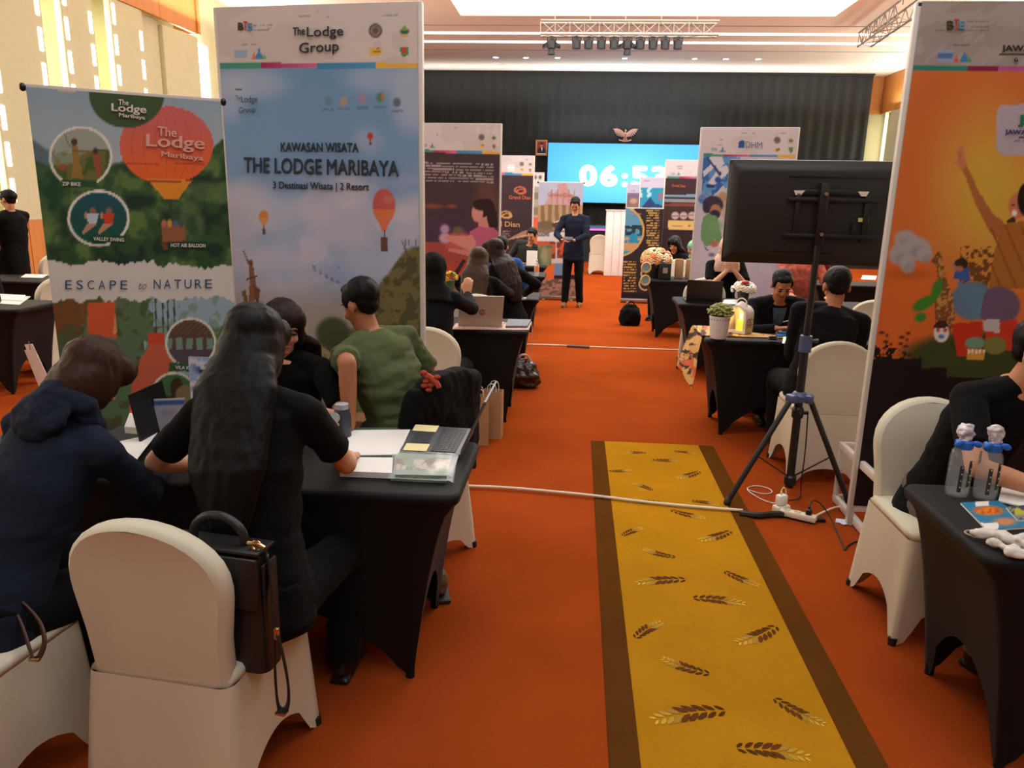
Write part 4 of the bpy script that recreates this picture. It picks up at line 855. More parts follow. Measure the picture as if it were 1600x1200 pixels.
def pt_sea(A):
    x, y = A.x, A.y; A.c[:] = (40, 140, 176); A.mix((fbm(x, y, 6, 4) > .6) & (x < 1018) & (y < 308), (150, 206, 220)); A.poly([(1002, 325), (1012, 312), (1016, 308), (1024, 318), (1040, 322), (1040, 325)], (36, 60, 110)); A.mix((x > 1028) & (y > 302) & (y < 312), (120, 110, 130)); A.mix(y < 293, (184, 184, 210)); A.dashes(1006, 281, 1016, 1, 4, (120, 120, 150), .6)
event_banner('turquoise underwater framed banner far down the right side', (1002, 277), (1078, 278), 17.6, 17.6, pt_sea, 50, 80)
def pt_far(A):
    x, y = A.x, A.y; A.c[:] = (110, 100, 130); A.mix(y < 302, (180, 184, 214)); A.ell(990, 314, 6, 4, (180, 150, 120)); A.mix((y > 318), (124, 104, 100)); A.dashes(986, 298, 994, 1, 4, (120, 120, 150), .6)
event_banner('small-looking farthest framed banner in front of the blue screen', (981, 288), (1042, 289), 20.5, 20.5, pt_far, 40, 60)
def pt_dhm(A):
    x, y = A.x, A.y; A.c[:] = (196, 194, 212); A.mix(sst(.45, .6, fbm(x, y, 20, 3)) * .3, (180, 180, 202))
    A.poly([(1099, 241), (1145, 242), (1140, 280), (1110, 310), (1096, 300)], (54, 104, 176)); A.mix(A.inpoly([(1099, 241), (1160, 242), (1140, 290), (1110, 315), (1096, 305)]) * (fbm(x, y, 12, 7) > .55), (90, 150, 206))
    for q in ([(1108, 246), (1122, 240), (1130, 248), (1114, 262)], [(1118, 252), (1128, 246), (1132, 256), (1120, 266)], [(1098, 268), (1112, 256), (1116, 262), (1100, 276)], [(1106, 286), (1124, 262), (1136, 258), (1140, 268), (1116, 290)]): A.poly(q, (206, 208, 220))
    A.poly([(1101, 243), (1104, 243), (1128, 272), (1124, 276)], (60, 66, 130)); A.ell(1122, 281, 5, 5, (40, 84, 160)); A.ell(1125, 270, 2, 2, (60, 60, 110)); A.mix((x > 1104) & (x < 1116) & (y > 288) & (y < 293), (36, 60, 120)); A.ell(1098, 311, 7, 7, (44, 90, 170)); A.ell(1112, 316, 20, 12, (120, 156, 206), .5, 6); A.mix(((y > 300) & (x < 1112) & (y < 312)) * .4, (150, 180, 214))
    A.ell(1130, 308, 8, 8, (176, 146, 110), 1, 3); A.ell(1136, 330, 8, 16, (196, 160, 130), .8, 3); A.ell(1114, 320, 16, 14, (58, 50, 74)); A.ell(1118, 330, 9, 11, (176, 124, 96)); A.ell(1117, 335, 8, 7, (44, 44, 70)); A.ell(1104, 325, 6, 8, (52, 44, 66))
    A.poly([(1098, 340), (1106, 334), (1120, 338), (1128, 370), (1128, 384), (1116, 374), (1112, 382), (1102, 386), (1094, 370)], (108, 156, 108)); A.poly([(1098, 384), (1102, 386), (1108, 392), (1104, 392)], (60, 66, 90)); A.ell(1116, 381, 6, 5, (176, 116, 96)); A.ell(1120, 352, 10, 8, (120, 168, 118), .6, 4)
    A.poly([(1110, 390), (1130, 380), (1136, 395), (1116, 402)], (206, 206, 222)); A.ell(1112, 398, 5, 3, (96, 100, 160), .8)
    header(A, 1099, 1246, 199, 240, 4, slope=.02, base=(204, 198, 206))
    A.mix((x > 1154) & (x < 1163) & (y > 220) & (y < 232), (48, 84, 150)); A.dashes(1155, 234, 1190, 1, 3, (90, 96, 130), .6)
dhm, pl = event_banner('white and blue framed banner marked DHM behind the television', (1098, 198), (1247, 201), 9.6, 9.45, pt_dhm, 110, 200)
letters(pl, 'DHM', 1165, 231, 1191, 232, 10, mat('slate_print', (96, 110, 136)), dhm, .0)
# ================================================================= people
m_skin = mat('light_brown_skin', (196, 138, 102), .55, .05, 10, .05, 80, spec=.4)
m_skin2 = mat('tan_skin', (168, 108, 74), .55, .05, 10, .05, 80, spec=.4)
m_skinp = mat('fair_skin', (214, 160, 128), .5, .04, 10, .05, 80, spec=.4)
m_hair = mat('black_hair', (8, 7, 7), .5, .3, 30, .15, 60, spec=.22, stretch=(6, 6, .5))
m_hairb = mat('dark_brown_hair', (34, 20, 14), .5, .35, 30, .15, 60, spec=.22, stretch=(6, 6, .5))
m_hairr = mat('reddish_brown_hair', (50, 27, 17), .5, .35, 30, .15, 60, spec=.22, stretch=(6, 6, .5))
m_eye = mat('eye_dark', (24, 18, 16), .3, 0)
m_lip = mat('lips', (150, 84, 72), .5, 0)
def cloth_mat(name, col, **k): return mat(name, col, .85, .07, 5, .18, 160, spec=.12, sheen=.02, **k)
m_blk = cloth_mat('black_knit_cloth', (13, 13, 13)); m_suit = cloth_mat('black_suit_cloth', (16, 16, 18)); m_navy = cloth_mat('navy_fleece', (26, 33, 47))
m_green = cloth_mat('olive_green_cotton', (84, 92, 60)); m_trou = cloth_mat('black_trouser_cloth', (13, 13, 14)); m_grey = cloth_mat('grey_trouser_cloth', (104, 92, 84))
m_shoe = mat('black_shoe', (22, 20, 20), .35, .05); m_tan = mat('tan_shoe', (120, 84, 54), .4, .05)

def remeshed(name, mb, voxel, m, parent, it=4, fac=.5, disp=None, label=None):
    me = bpy.data.meshes.new(name + '_raw'); me.from_pydata([tuple(v) for v in mb.v], [], mb.f); 
    o = bpy.data.objects.new(name, me); C.objects.link(o)
    r = o.modifiers.new('r', 'REMESH'); r.mode = 'VOXEL'; r.voxel_size = voxel; r.use_smooth_shade = True
    s = o.modifiers.new('s', 'SMOOTH'); s.iterations = it; s.factor = fac
    dg = bpy.context.evaluated_depsgraph_get(); ev = o.evaluated_get(dg); nm = bpy.data.meshes.new_from_object(ev, depsgraph=dg)
    o.modifiers.clear(); o.data = nm; bpy.data.meshes.remove(me); nm.name = name
    nm.materials.clear(); nm.materials.append(m)
    if disp:
        n = len(nm.vertices); co = np.empty(n * 3); nm.vertices.foreach_get('co', co); co = co.reshape(-1, 3)
        no = np.empty(n * 3); nm.vertex_normals.foreach_get('vector', no); no = no.reshape(-1, 3)
        amp, sx, sy, sz, sd = disp
        a_ = vnoise3(co[:, 0] / sx, co[:, 1] / sy, co[:, 2] / sz, sd) + .5 * vnoise3(co[:, 0] / sx * 2.1, co[:, 1] / sy * 2.1, co[:, 2] / sz * 2.1, sd + 7)
        co += no * ((a_ - .75) * amp)[:, None]; nm.vertices.foreach_set('co', co.ravel())
    nm.polygons.foreach_set('use_smooth', [True] * len(nm.polygons)); nm.update()
    if parent: o.parent = parent
    if label: o['label'] = label
    return o
def vnoise3(x, y, z, sd=0):
    iz = np.floor(z); fz = z - iz; fz = fz * fz * (3 - 2 * fz)
    return vnoise(x + iz * 17.3, y + iz * 9.1, 1, sd) * (1 - fz) + vnoise(x + (iz + 1) * 17.3, y + (iz + 1) * 9.1, 1, sd) * fz
def frame(d, up):
    d = V(d).normalized(); up = V(up); x = d.cross(up).normalized(); u = x.cross(d).normalized()
    return Matrix((x, d, u)).transposed()      # columns: right, forward, up
def ik(a, b, pole, l1, l2):
    a = V(a); b = V(b); d = b - a; L = min(d.length, (l1 + l2) * .995); d = d.normalized() if d.length else V((0, 0, -1)); b = a + d * L
    c = (l1 * l1 - l2 * l2 + L * L) / (2 * L); h = math.sqrt(max(0, l1 * l1 - c * c)); p = V(pole); p = (p - d * p.dot(d)).normalized()
    return a + d * c + p * h, b
def ringe(c, R, w, d, n=20, p=2.3):
    out = []
    for i in range(n):
        t = 2 * PI * i / n; ct, st_ = math.cos(t), math.sin(t)
        out.append(V(c) + R @ V((w * math.copysign(abs(ct) ** (2 / p), ct), d * math.copysign(abs(st_) ** (2 / p), st_), 0)))
    return out
def hand(mb, w, d, up, side, curl=.5, s=1.0, thumb=.5, spread=.0):
    R = frame(d, up); lat = R.col[0]; f = R.col[1]; u = R.col[2]
    for i in range(4):
        k = w + (f * (.084 - .005 * abs(i - 1)) + lat * ((i - 1.5) * .0205)) * s
        mb.cap(w + lat * ((i - 1.5) * .012) * s, k, .0145 * s, .0115 * s, 8)
        L = (.066, .076, .070, .054)[i if side < 0 else 3 - i] * s; p = k; a = curl * .55
        fd = (f + lat * ((i - 1.5) * spread)).normalized()
        for j, fr in enumerate((.44, .32, .24)):
            q = p + (fd * math.cos(a) - u * math.sin(a)) * (L * fr); mb.cap(p, q, (.0098 - .0008 * j) * s, (.0092 - .0009 * j) * s, 8); p = q; a += curl * .75
    b = w + (lat * (side * .018) + f * .018) * s; t1 = b + (lat * side * .034 * (1 - thumb * .3) + f * .032 - u * .014 * thumb) * s; t2 = t1 + (lat * side * (.016 - .03 * thumb) + f * .030 - u * .010 * thumb) * s
    mb.cap(b, t1, .0145 * s, .0115 * s, 8); mb.cap(t1, t2, .0112 * s, .009 * s, 8)
def head_geo(mb, c, R, s):
    def e(o, r): mb.ell(c + R @ (V(o) * s), tuple(v * s for v in r), R, 16, 10)
    e((0, -.012, .028), (.073, .090, .082)); e((0, .022, -.020), (.058, .066, .080)); e((0, .030, -.066), (.044, .048, .040)); e((0, .066, -.088), (.020, .016, .015))
    for q in (-1, 1):
        e((q * .074, -.008, -.010), (.010, .019, .030)); e((q * .034, .060, -.030), (.022, .020, .020)); e((q * .030, .074, .028), (.024, .012, .008))
    mb.cone(c + R @ (V((0, .080, .014)) * s), c + R @ (V((0, .094, -.022)) * s), .008 * s, .012 * s, 10); e((0, .091, -.024), (.014, .011, .009))
def person(label, base, yaw, kind='seated', lean=8, twist=0, top=m_blk, bottom=m_trou, hair='short', hm=m_hair, skin=m_skin, sleeve='long', s=1.0, head_at=None,
           look=0, nod=20, hands=None, fem=False, face=True, vox=.009, shoe=m_shoe, knees=None, seat=.50, hand_opt=None, group=None, poles=None, pelvis_off=(0, 0), fold=.010, feet_back=.40, tilt=0, legs=True):
    """base: floor point under the pelvis, yaw: facing; hands: world targets of the wrists (left, right); head_at: world head centre"""
    t = thing('person', label, 'person', (base[0], base[1], 0), yaw, group)
    Wi = (Matrix.Translation((base[0], base[1], 0)) @ Matrix.Rotation(yaw, 4, 'Z')).inverted()
    def Lc(p): return Wi @ V(p)
    pz = (seat + .06) if kind == 'seated' else .93 * s
    pel = V((pelvis_off[0], pelvis_off[1], pz))
    la = math.radians(lean); ti = math.radians(tilt)
    ax = V((math.sin(ti), math.sin(la), math.cos(la) * math.cos(ti))).normalized()
    nb = pel + ax * (.57 * s); 
    if head_at is not None:
        h0 = Lc(head_at); ax = (h0 - pel).normalized(); nb = pel + ax * min(.63 * s, (h0 - pel).length - .135 * s); ax2 = (h0 - nb).normalized()
    sp = [pel, pel.lerp(nb, .30) , pel.lerp(nb, .62), pel.lerp(nb, .86), nb]
    bulge = V((0, -.03, 0)) * (1 if lean > 5 or head_at is not None else 0)
    sp[2] = sp[2] + bulge; sp[1] = sp[1] + bulge * .6; sp[3] = sp[3] + bulge * .6
    Rt = Matrix.Rotation(math.radians(twist), 3, 'Z')
    latH = V((1, 0, 0)); latS = Rt @ V((1, 0, 0)); latS = (latS - ax * latS.dot(ax)).normalized()
    fw = .9 if fem else 1.0
    widths = [(.165, .115), (.130 if fem else .145, .098), (.155 * fw, .112), (.158 * fw, .098), (.062, .06)]
    def Rs(i):
        l = latH.lerp(latS, i / 3 if i < 3 else 1).normalized(); d = (sp[min(i + 1, 4)] - sp[max(i - 1, 0)]).normalized(); y_ = d.cross(l).normalized(); l = y_.cross(d)
        return Matrix((l, y_, d)).transposed()
    hc = Lc(head_at) if head_at is not None else nb + V((0, .035 + .05 * math.sin(la), .165 * s)) + ax * .0
    Rh = Matrix.Rotation(math.radians(look), 3, 'Z') @ Matrix.Rotation(-math.radians(nod), 3, 'X')
    shw = (.185 if not fem else .165) * s
    sh = [sp[3] + Rs(3) @ V((q * shw, 0, .015)) for q in (-1, 1)]
    # arms
    if hands is None: hw = [pel + V((q * .17, .33, .16)) for q in (-1, 1)] if kind == 'seated' else [pel + V((q * .27, .05, -.08)) for q in (-1, 1)]
    else: hw = [Lc(h) if h is not None else pel + V((q * .17, .33, .16)) for h, q in zip(hands, (-1, 1))]
    po = poles or [V((-.6, -.4, -.8)), V((.6, -.4, -.8))]
    arms = [];
    for k in range(2):
        el, wr = ik(sh[k], hw[k], po[k], .285 * s, .255 * s); arms.append((sh[k], el, wr))
    hip = [pel + V((q * .088 * s, .01, -.03)) for q in (-1, 1)]
    if kind == 'seated':
        kn = knees or [V((q * .14, .44 * s + pelvis_off[1], .50)) for q in (-1, 1)]; an = [V((q * .13, feet_back + pelvis_off[1], .085)) for q in (-1, 1)]
    else:
        kn = [V((q * .10, .03, .50 * s)) for q in (-1, 1)]; an = [V((q * (.12), -.01 + .05 * q, .085)) for q in (-1, 1)]
    # body: one surface
    b = MB()
    b.loft([ringe(sp[i], Rs(i), w * s, d * s) for i, (w, d) in enumerate(widths)])
    b.cap(nb - ax * .03, hc - V((0, .0, .06 * s)) - Rh @ V((0, .02, 0)), .052 * s if not fem else .046 * s, .050 * s if not fem else .044 * s, 14)
    head_geo(b, hc, Rh, s)
    ar = .92 if fem else 1.0
    for k, (a, e_, w) in enumerate(arms):
        b.cap(a, e_, .046 * s * ar, .038 * s * ar, 12); b.cap(e_, e_.lerp(w, .35), .038 * s * ar, .037 * s * ar, 12); b.cap(e_.lerp(w, .35), w, .037 * s * ar, .026 * s * ar, 12)
        ho = (hand_opt or [{}, {}])[k] or {}
        hd = V(ho['d']) if 'd' in ho else (w - e_).normalized(); hu = V(ho['up']) if 'up' in ho else V((0, 0, 1))
        if abs(hd.normalized().dot(hu)) > .95: hu = V((0, 1, 0))
        hand(b, w + hd.normalized() * .01, hd, hu, 1 if k == 0 else -1, ho.get('curl', .55), s * .97, ho.get('thumb', .5), ho.get('spread', .05))
    if legs:
        for k in range(2):
            b.cap(hip[k], kn[k], .078 * s, .055 * s, 12); b.cap(kn[k], an[k], .052 * s, .038 * s, 12); b.cap(an[k] - V((0, 0, .03)), an[k] + V((0, .10, -.045)), .03, .024, 8)
    remeshed('body', b, vox * .85, skin, t, 3)
    # clothes
    g = .014
    c = MB()
    wt = [(w * s + g, d * s + g) for w, d in widths]
    lo = sp[0] - (sp[1] - sp[0]).normalized() * (.10 if kind == 'seated' else .16)
    c.loft([ringe(lo, Rs(0), wt[0][0] * 1.02, wt[0][1] * 1.05)] + [ringe(sp[i], Rs(i), *wt[i]) for i in range(4)] + [ringe(sp[4] - (sp[4] - sp[3]) * .12, Rs(4), .075 * s, .070 * s)])
    for k, (a, e_, w) in enumerate(arms):
        nbp = sp[3].lerp(sp[4], .75); c.cap(nbp, a, .055 * s, .062 * s * ar, 12)
        if sleeve == 'short':
            c.cone(a, a.lerp(e_, .72), .062 * s * ar, .062 * s * ar, 16); c.ell(a, .062 * s * ar, None, 14, 9)
        else:
            c.cap(a, e_, .061 * s * ar, .054 * s * ar, 14); c.ell(e_, .054 * s * ar, None, 12, 8); c.cone(e_, w, .053 * s * ar, .039 * s, 14)
    remeshed('jacket' if top is m_suit else 'shirt', c, vox, top, t, 5, .5, (fold, .10, .10, .05, 3))
    if kind == 'seated' or kind == 'standing':
        l = MB(); l.loft([ringe(lo.lerp(sp[0], 0) - V((0, 0, .03)), Rs(0), wt[0][0] * .97, wt[0][1] * .97), ringe(sp[0] + V((0, 0, .04)), Rs(0), wt[0][0] * .96, wt[0][1] * .96)])
        for k in range(2):
            l.cap(hip[k], kn[k], .094 * s, .073 * s, 14); l.cone(kn[k], an[k] + V((0, 0, -.01)), .072 * s, .060 * s, 14)
        if legs: remeshed('trousers', l, max(vox, .010), bottom, t, 4, .5, (.008, .08, .08, .05, 5))
        if legs:
            for k in range(2):
                f = MB(); a = an[k]; f.ell((a.x, a.y + .06, .042), (.043, .125, .042), None, 14, 8); f.ell((a.x, a.y - .0, .062), (.038, .05, .056)); f.box((a.x, a.y + .055, .010), (.074, .235, .02), bev=.008)
                remeshed('shoe', f, .008, shoe, t, 3)
    # hair
    def e(mb_, o, r): mb_.ell(hc + Rh @ (V(o) * s), tuple(v * s for v in r), Rh, 16, 10)
    h = MB()
    if hair == 'short':
        e(h, (0, -.026, .046), (.080, .092, .080)); e(h, (0, -.044, .004), (.068, .050, .064)); e(h, (0, .026, .086), (.058, .044, .026))
        for q in (-1, 1): e(h, (q * .066, .012, .03), (.014, .028, .045))
        remeshed('hair', h, .008, hm, t, 3, .5, (.005, .012, .012, .03, 9))
    elif hair in ('bob', 'long', 'tied'):
        e(h, (0, -.018, .040), (.090, .104, .088))
        for q in (-1, 1): e(h, (q * .066, -.012, -.030), (.032, .066, .095)); e(h, (q * .055, .045, .055), (.035, .045, .050))
        e(h, (0, -.062, -.045), (.084, .050, .100))
        if hair == 'long':
            dn = V((0, 0, -1)); p0 = hc + Rh @ (V((0, -.055, -.06)) * s); p1 = nb + Rs(3) @ V((0, -.125, -.02)); p2 = sp[2] + Rs(2) @ V((0, -.150, -.00)); p3 = sp[1] + Rs(1) @ V((0, -.155, .03))
            w_ = [(.098, .056), (.128, .042), (.115, .036), (.060, .020)]
            h.loft([ringe(p, Rs(3), a * s, d * s) for p, (a, d) in zip((p0, p1, p2, p3), w_)])
            for q in (-1, 1): h.cap(hc + Rh @ (V((q * .075, -.02, -.05)) * s), p1 + Rs(3) @ V((q * .062, .02, -.02)), .030 * s, .034 * s, 12)
        remeshed('hair', h, .009, hm, t, 4, .5, (.006, .014, .014, .35, 9))
    elif hair == 'hijab':
        e(h, (0, -.022, .022), (.094, .108, .102)); e(h, (0, -.02, -.05), (.092, .082, .10))
        h.loft([ringe(hc + Rh @ (V((0, -.02, -.08)) * s), Rs(3), .085 * s, .085 * s), ringe(nb + V((0, 0, .01)), Rs(3), .12 * s, .10 * s), ringe(sp[3] + Rs(3) @ V((0, 0, -.02)), Rs(3), .185 * s, .135 * s)])
        remeshed('headscarf', h, .009, hm, t, 5, .5, (.012, .05, .05, .06, 9))
    if face:
        for q in (-1, 1):
            p = hc + Rh @ (V((q * .030, .082, .004)) * s); MB().ell(p, (.012 * s, .006 * s, .0065 * s), Rh).build('eye', m_eye, t)
            p = hc + Rh @ (V((q * .030, .086, .030)) * s); MB().ell(p, (.018 * s, .005 * s, .0035 * s), Rh).build('eyebrow', hm if hair != 'hijab' else m_hair, t)
        p = hc + Rh @ (V((0, .083, -.055)) * s); MB().ell(p, (.021 * s, .010 * s, .006 * s), Rh).build('mouth', m_lip, t)
    t['_j'] = 0; del t['_j']
    return t, dict(hc=hc, Rh=Rh, nb=nb, sp=sp, Rs=Rs, arms=arms, L=Lc)
# ================================================================= tables, chairs and who sits where
D2 = math.radians
# left of the aisle
table('long black-covered table in the left foreground, with laptop, papers and brochures', -1.36, 2.72, 1.98, .62, 0, .34, .17, 'black tables left of the aisle')
table('black-covered table with the silver laptop, left of the aisle', -1.24, 6.06, 1.80, .60, 0, .34, .16, 'black tables left of the aisle')
q = G(841, 468, .75); table('black-covered table with white papers, third from the camera left of the aisle', q.x - .9, q.y + .30, 1.80, .60, 0, .34, .16, 'black tables left of the aisle')
q = G(851, 432, .75); table('black-covered table with a water bottle, behind the one with the papers', q.x - .9, q.y + .30, 1.80, .60, 0, .34, .16, 'black tables left of the aisle')
q = G(853, 417, .75); table('farthest black-covered table on the left, with a leaflet stand', q.x - .9, q.y + .30, 1.80, .60, 0, .34, .16, 'black tables left of the aisle')
q = G(74, 474, .75); table('black-covered table with loose papers at the far left edge', q.x - .90, q.y - .1, 1.80, .60, 0, .34, .16, 'black tables by the left wall')
q = G(34, 434, .75); table('black-covered table with a flat white sheet near the left wall', q.x + .35, q.y, 1.80, .60, 0, .34, .16, 'black tables by the left wall')
# right of the aisle
table('black-covered table in the right foreground, with bottles and a blue booklet', 2.14, 2.46, 1.80, .62, 0, .34, .17, 'black tables right of the aisle')
table('black-covered table with plant pot, lantern and batik runner', 1.90, 5.98, 1.80, .60, 0, .34, .16, 'black tables right of the aisle')
table('black-covered table with the open black laptop, second on the right', 1.95, 7.96, 1.80, .60, 0, .34, .16, 'black tables right of the aisle')
table('black-covered table with the big peach flower arrangement', 1.83, 10.2, 1.80, .60, 0, .34, .16, 'black tables right of the aisle')
table('black-covered table with white sheets, glimpsed farther back under the television', 3.95, 10.25, 1.80, .60, 0, .34, .16, 'black tables right of the aisle')
table('black-covered table glimpsed between the television and the orange banner', 3.72, 7.95, 1.80, .60, 0, .34, .16, 'black tables right of the aisle')

banquet_chair('ivory-covered chair in the left foreground, black leather backpack hung on its back', -1.065, 1.965, D2(-6))
banquet_chair('ivory-covered chair at the lower left corner, with the short-haired person on it', -1.72, 1.80, D2(-6))
banquet_chair('ivory-covered chair under the person in the olive shirt, jacket on its back', -.80, 3.50, D2(62))
banquet_chair('ivory-covered chair under the person in the long brown hair behind the front table', -1.36, 3.42, PI)
banquet_chair('ivory-covered chair with the person in the black headscarf, left of the aisle', -.95, 5.02, D2(2))
banquet_chair('ivory-covered chair whose top shows behind the silver laptop', -.85, 6.78, D2(3))
banquet_chair('ivory-covered chair beside the person in the blue jacket', -.93, 8.90, D2(8))
banquet_chair('ivory-covered chair behind the television tripod', 1.65, 5.0, D2(0))
banquet_chair('ivory-covered chair in the right foreground, holding the person in the black polo', 1.585, 3.135, PI)
banquet_chair('ivory-covered chair under the suited person writing beside the lantern', 1.66, 6.58, PI)
q = G(1078, 432, .93); banquet_chair('ivory-covered chair left of the open black laptop', q.x + .12, q.y - .35, D2(172))
banquet_chair('ivory-covered chair under the person with clasped hands', 1.62, 8.72, PI)
q = G(1045, 445, .5); banquet_chair('ivory-covered chair behind the peach flower arrangement', 1.5, 11.0, PI)
q = P(62, 500, 6.75); banquet_chair('ivory-covered chair just left of the ESCAPE to NATURE banner', q.x - .10, 6.95, D2(75))
q = P(60, 390, 9.4); banquet_chair('ivory-covered chair behind the standing person by the left wall', q.x, 9.4, D2(80))
q = P(936, 385, 18.5); banquet_chair('small distant ivory-covered chair left of the white counter', q.x, 18.5, 0)
q = P(1352, 460, 7.2); banquet_chair('ivory-covered chair far right, between the television and the orange banner', q.x + .12, 7.2, D2(-20))

# ---- the people
p1, j1 = person('person with a short brown bob and navy fleece, bent over a paper at far left', (-1.67, 1.88), D2(-12), lean=30, top=m_navy, hair='bob', hm=m_hairr, fem=True, head_at=(-1.50, 2.22, 1.17),
       hands=((-1.80, 2.55, .79), (-1.47, 2.50, .79)), nod=42, look=-12, s=1.0, vox=.008, seat=.5, face=False, skin=m_skinp, hand_opt=[{'curl': .5}, {'curl': .5}])
p2, j2 = person('person with long straight black hair and black T-shirt, writing at the front table', (-.94, 2.05), D2(-2), lean=14, top=m_blk, hair='long', hm=m_hair, fem=True, sleeve='short', skin=m_skinp,
       head_at=(-.985, 2.26, 1.285), hands=((-1.28, 2.50, .79), (-.80, 2.60, .81)), nod=30, s=1.02, vox=.008, face=False, poles=[V((-.9, -.3, -.5)), V((.7, -.5, -.7))], hand_opt=[{}, {'curl': 1.1, 'thumb': .8}])
person('person with long brown hair behind the front table, one hand stretched out', (-1.34, 3.42), D2(178), lean=14, top=m_blk, hair='long', hm=m_hairb, fem=True, skin=m_skinp, sleeve='short',
       head_at=(-1.275, 3.24, 1.17), hands=((-1.07, 2.97, .87), (-1.55, 3.05, .80)), nod=20, look=35, s=.98, vox=.009, hand_opt=[{'curl': .15, 'd': (-.8, .35, -.28)}, {}])
p4, j4 = person('person in an olive green short-sleeved shirt, leaning on the front table with a straight arm', (-.78, 3.47), D2(52), lean=32, top=m_green, hair='short', hm=m_hair, skin=m_skin2, sleeve='short',
       head_at=(-1.01, 3.55, 1.235), hands=((-.935, 3.06, .785), (-.85, 3.95, .66)), nod=22, look=10, s=1.04, vox=.008, poles=[V((-.5, -.8, .2)), V((.6, -.2, -.8))], hand_opt=[{'curl': .2, 'd': (-.2, 1, -.1)}, {}], fold=.02, face=False)
person('person in a black headscarf and black blazer, seated left of the silver laptop', (-.97, 5.12), D2(-4), lean=8, top=m_suit, hair='hijab', hm=cloth_mat('black_scarf_cloth', (16, 14, 13)), fem=True, head_at=(-.975, 5.28, 1.24), hands=((-1.1, 5.62, .80), (-.80, 5.70, 1.02)), nod=15, vox=.010, face=False, s=1.0,
       poles=[V((-.6, -.4, -.8)), V((.8, -.2, -.8))], hand_opt=[{}, {'curl': .6, 'd': (0, .3, 1), 'up': (0, -1, 0)}])
person('person with long light-brown hair in a dark blazer, seated behind the silver laptop', (-.88, 6.74), D2(-2), lean=10, top=m_suit, hair='long', hm=mat('light_brown_hair', (60, 40, 28), .5, .3, 30, .15, 60, spec=.22, stretch=(6, 6, .5)), fem=True, head_at=(-.865, 6.88, 1.18), nod=20, vox=.011, face=False,
       hands=((-1.0, 7.5, .80), (-.56, 7.45, .80)))
person('person with dark hair in a dark blazer, turned sideways beyond the light-brown-haired one', (-.60, 7.40), D2(40), lean=10, top=m_suit, hair='long', hm=m_hairb, fem=True, head_at=(-.79, 7.45, 1.23), nod=15, look=30, vox=.011, face=True, skin=m_skinp, hands=((-.9, 7.6, .80), (-.5, 7.65, .80)))
q = P(790, 380, 9.3); person('person in a bright blue jacket, seated at the third table on the left', (q.x, 8.98), D2(8), lean=10, top=cloth_mat('bright_blue_cloth', (38, 84, 150)), hair='short', head_at=(q.x - .03, 9.12, 1.17), vox=.013, face=False, nod=15)
q = P(829, 372, 11.9); person('person in a grey jacket reading at the farthest table on the left', (q.x - .15, 12.5), D2(165), lean=12, top=cloth_mat('charcoal_cloth', (52, 54, 52)), hair='short', head_at=(q.x, 12.28, q.z + .02), skin=m_skin, vox=.013, nod=25, look=-10)
hq = P(888, 371, 12.3)
p10, j10 = person('person standing in the aisle in a dark navy suit, looking down at a phone', (-.02, 12.6), D2(172), 'standing', lean=2, top=cloth_mat('dark_navy_suit_cloth', (26, 32, 48)), bottom=m_trou, hair='short', nod=38, s=.99, vox=.012, skin=m_skin, shoe=m_tan,
       hands=((hq.x + .10, 12.28, 1.10), (hq.x - .10, 12.28, 1.10)), poles=[V((-.8, -.4, -.5)), V((.8, -.4, -.5))], hand_opt=[{'curl': .7, 'd': (.6, .6, .1)}, {'curl': .7, 'd': (-.6, .6, .1)}], look=0)
ph = tag(MB().box((0, 0, 0), (.15, .012, .075), bev=.004).build('smartphone', m_plast), 'dark smartphone held by the standing person', 'phone'); ph.location = (hq.x, 12.20, 1.13); ph.rotation_euler = (D2(-50), 0, 0)
person('person standing in profile in a black jacket by the left wall', (-6.62, 8.6), D2(78), 'standing', lean=1, top=m_blk, hair='short', nod=4, s=.96, vox=.012, skin=m_skin, head_at=(-6.56, 8.55, 1.60), hands=((-6.9, 8.3, .95), (-6.9, 8.8, .95)))
person('person in black at the very left edge, mostly out of the picture', (-5.95, 7.3), D2(100), 'standing', lean=5, top=m_blk, hair='short', s=.84, vox=.014, nod=10)
# right side
p17, j17 = person('person in a black suit seen from behind, seated at the table with the lantern', (1.63, 5.10), D2(-3), lean=8, top=m_suit, hair='short', hm=m_hair, head_at=(1.735, 5.22, 1.215), hands=((1.58, 5.50, .80), (1.90, 5.52, .80)), poles=[V((-.15, -.4, -1)), V((.15, -.4, -1))], nod=14, vox=.009, skin=m_skin2, face=False, s=1.08, seat=.53)
p16, j16 = person('person in a black suit and patterned blue shirt, writing beside the lantern', (1.66, 6.56), D2(182), lean=22, top=m_suit, hair='short', head_at=(1.635, 6.18, 1.115), hands=((1.86, 6.04, .80), (1.57, 5.98, .80)), nod=34, vox=.008, skin=m_skin2, s=1.0, hand_opt=[{}, {'curl': .7}], seat=.45, poles=[V((-.9, -.3, -.4)), V((.9, -.3, -.4))])
hm_ = mat('pale_pink_scarf', (206, 168, 150), .8, .25, 14, .1, 40)
person('person in a pale pink headscarf and black top with clasped hands', (1.66, 8.72), D2(184), lean=6, top=m_blk, hair='hijab', hm=hm_, fem=True, head_at=(1.66, 8.6, 1.26), hands=((1.72, 8.44, 1.02), (1.64, 8.44, 1.02)), sleeve='short', nod=12, vox=.011, skin=m_skinp,
       poles=[V((-.5, .3, -1)), V((.5, .3, -1))], hand_opt=[{'d': (.2, .1, 1), 'up': (0, 1, 0), 'curl': .8}, {'d': (-.2, .1, 1), 'up': (0, 1, 0), 'curl': .8}])
m_batik = mat('red_white_batik_cloth', (178, 84, 68), .8, .5, 26, .05, 40)
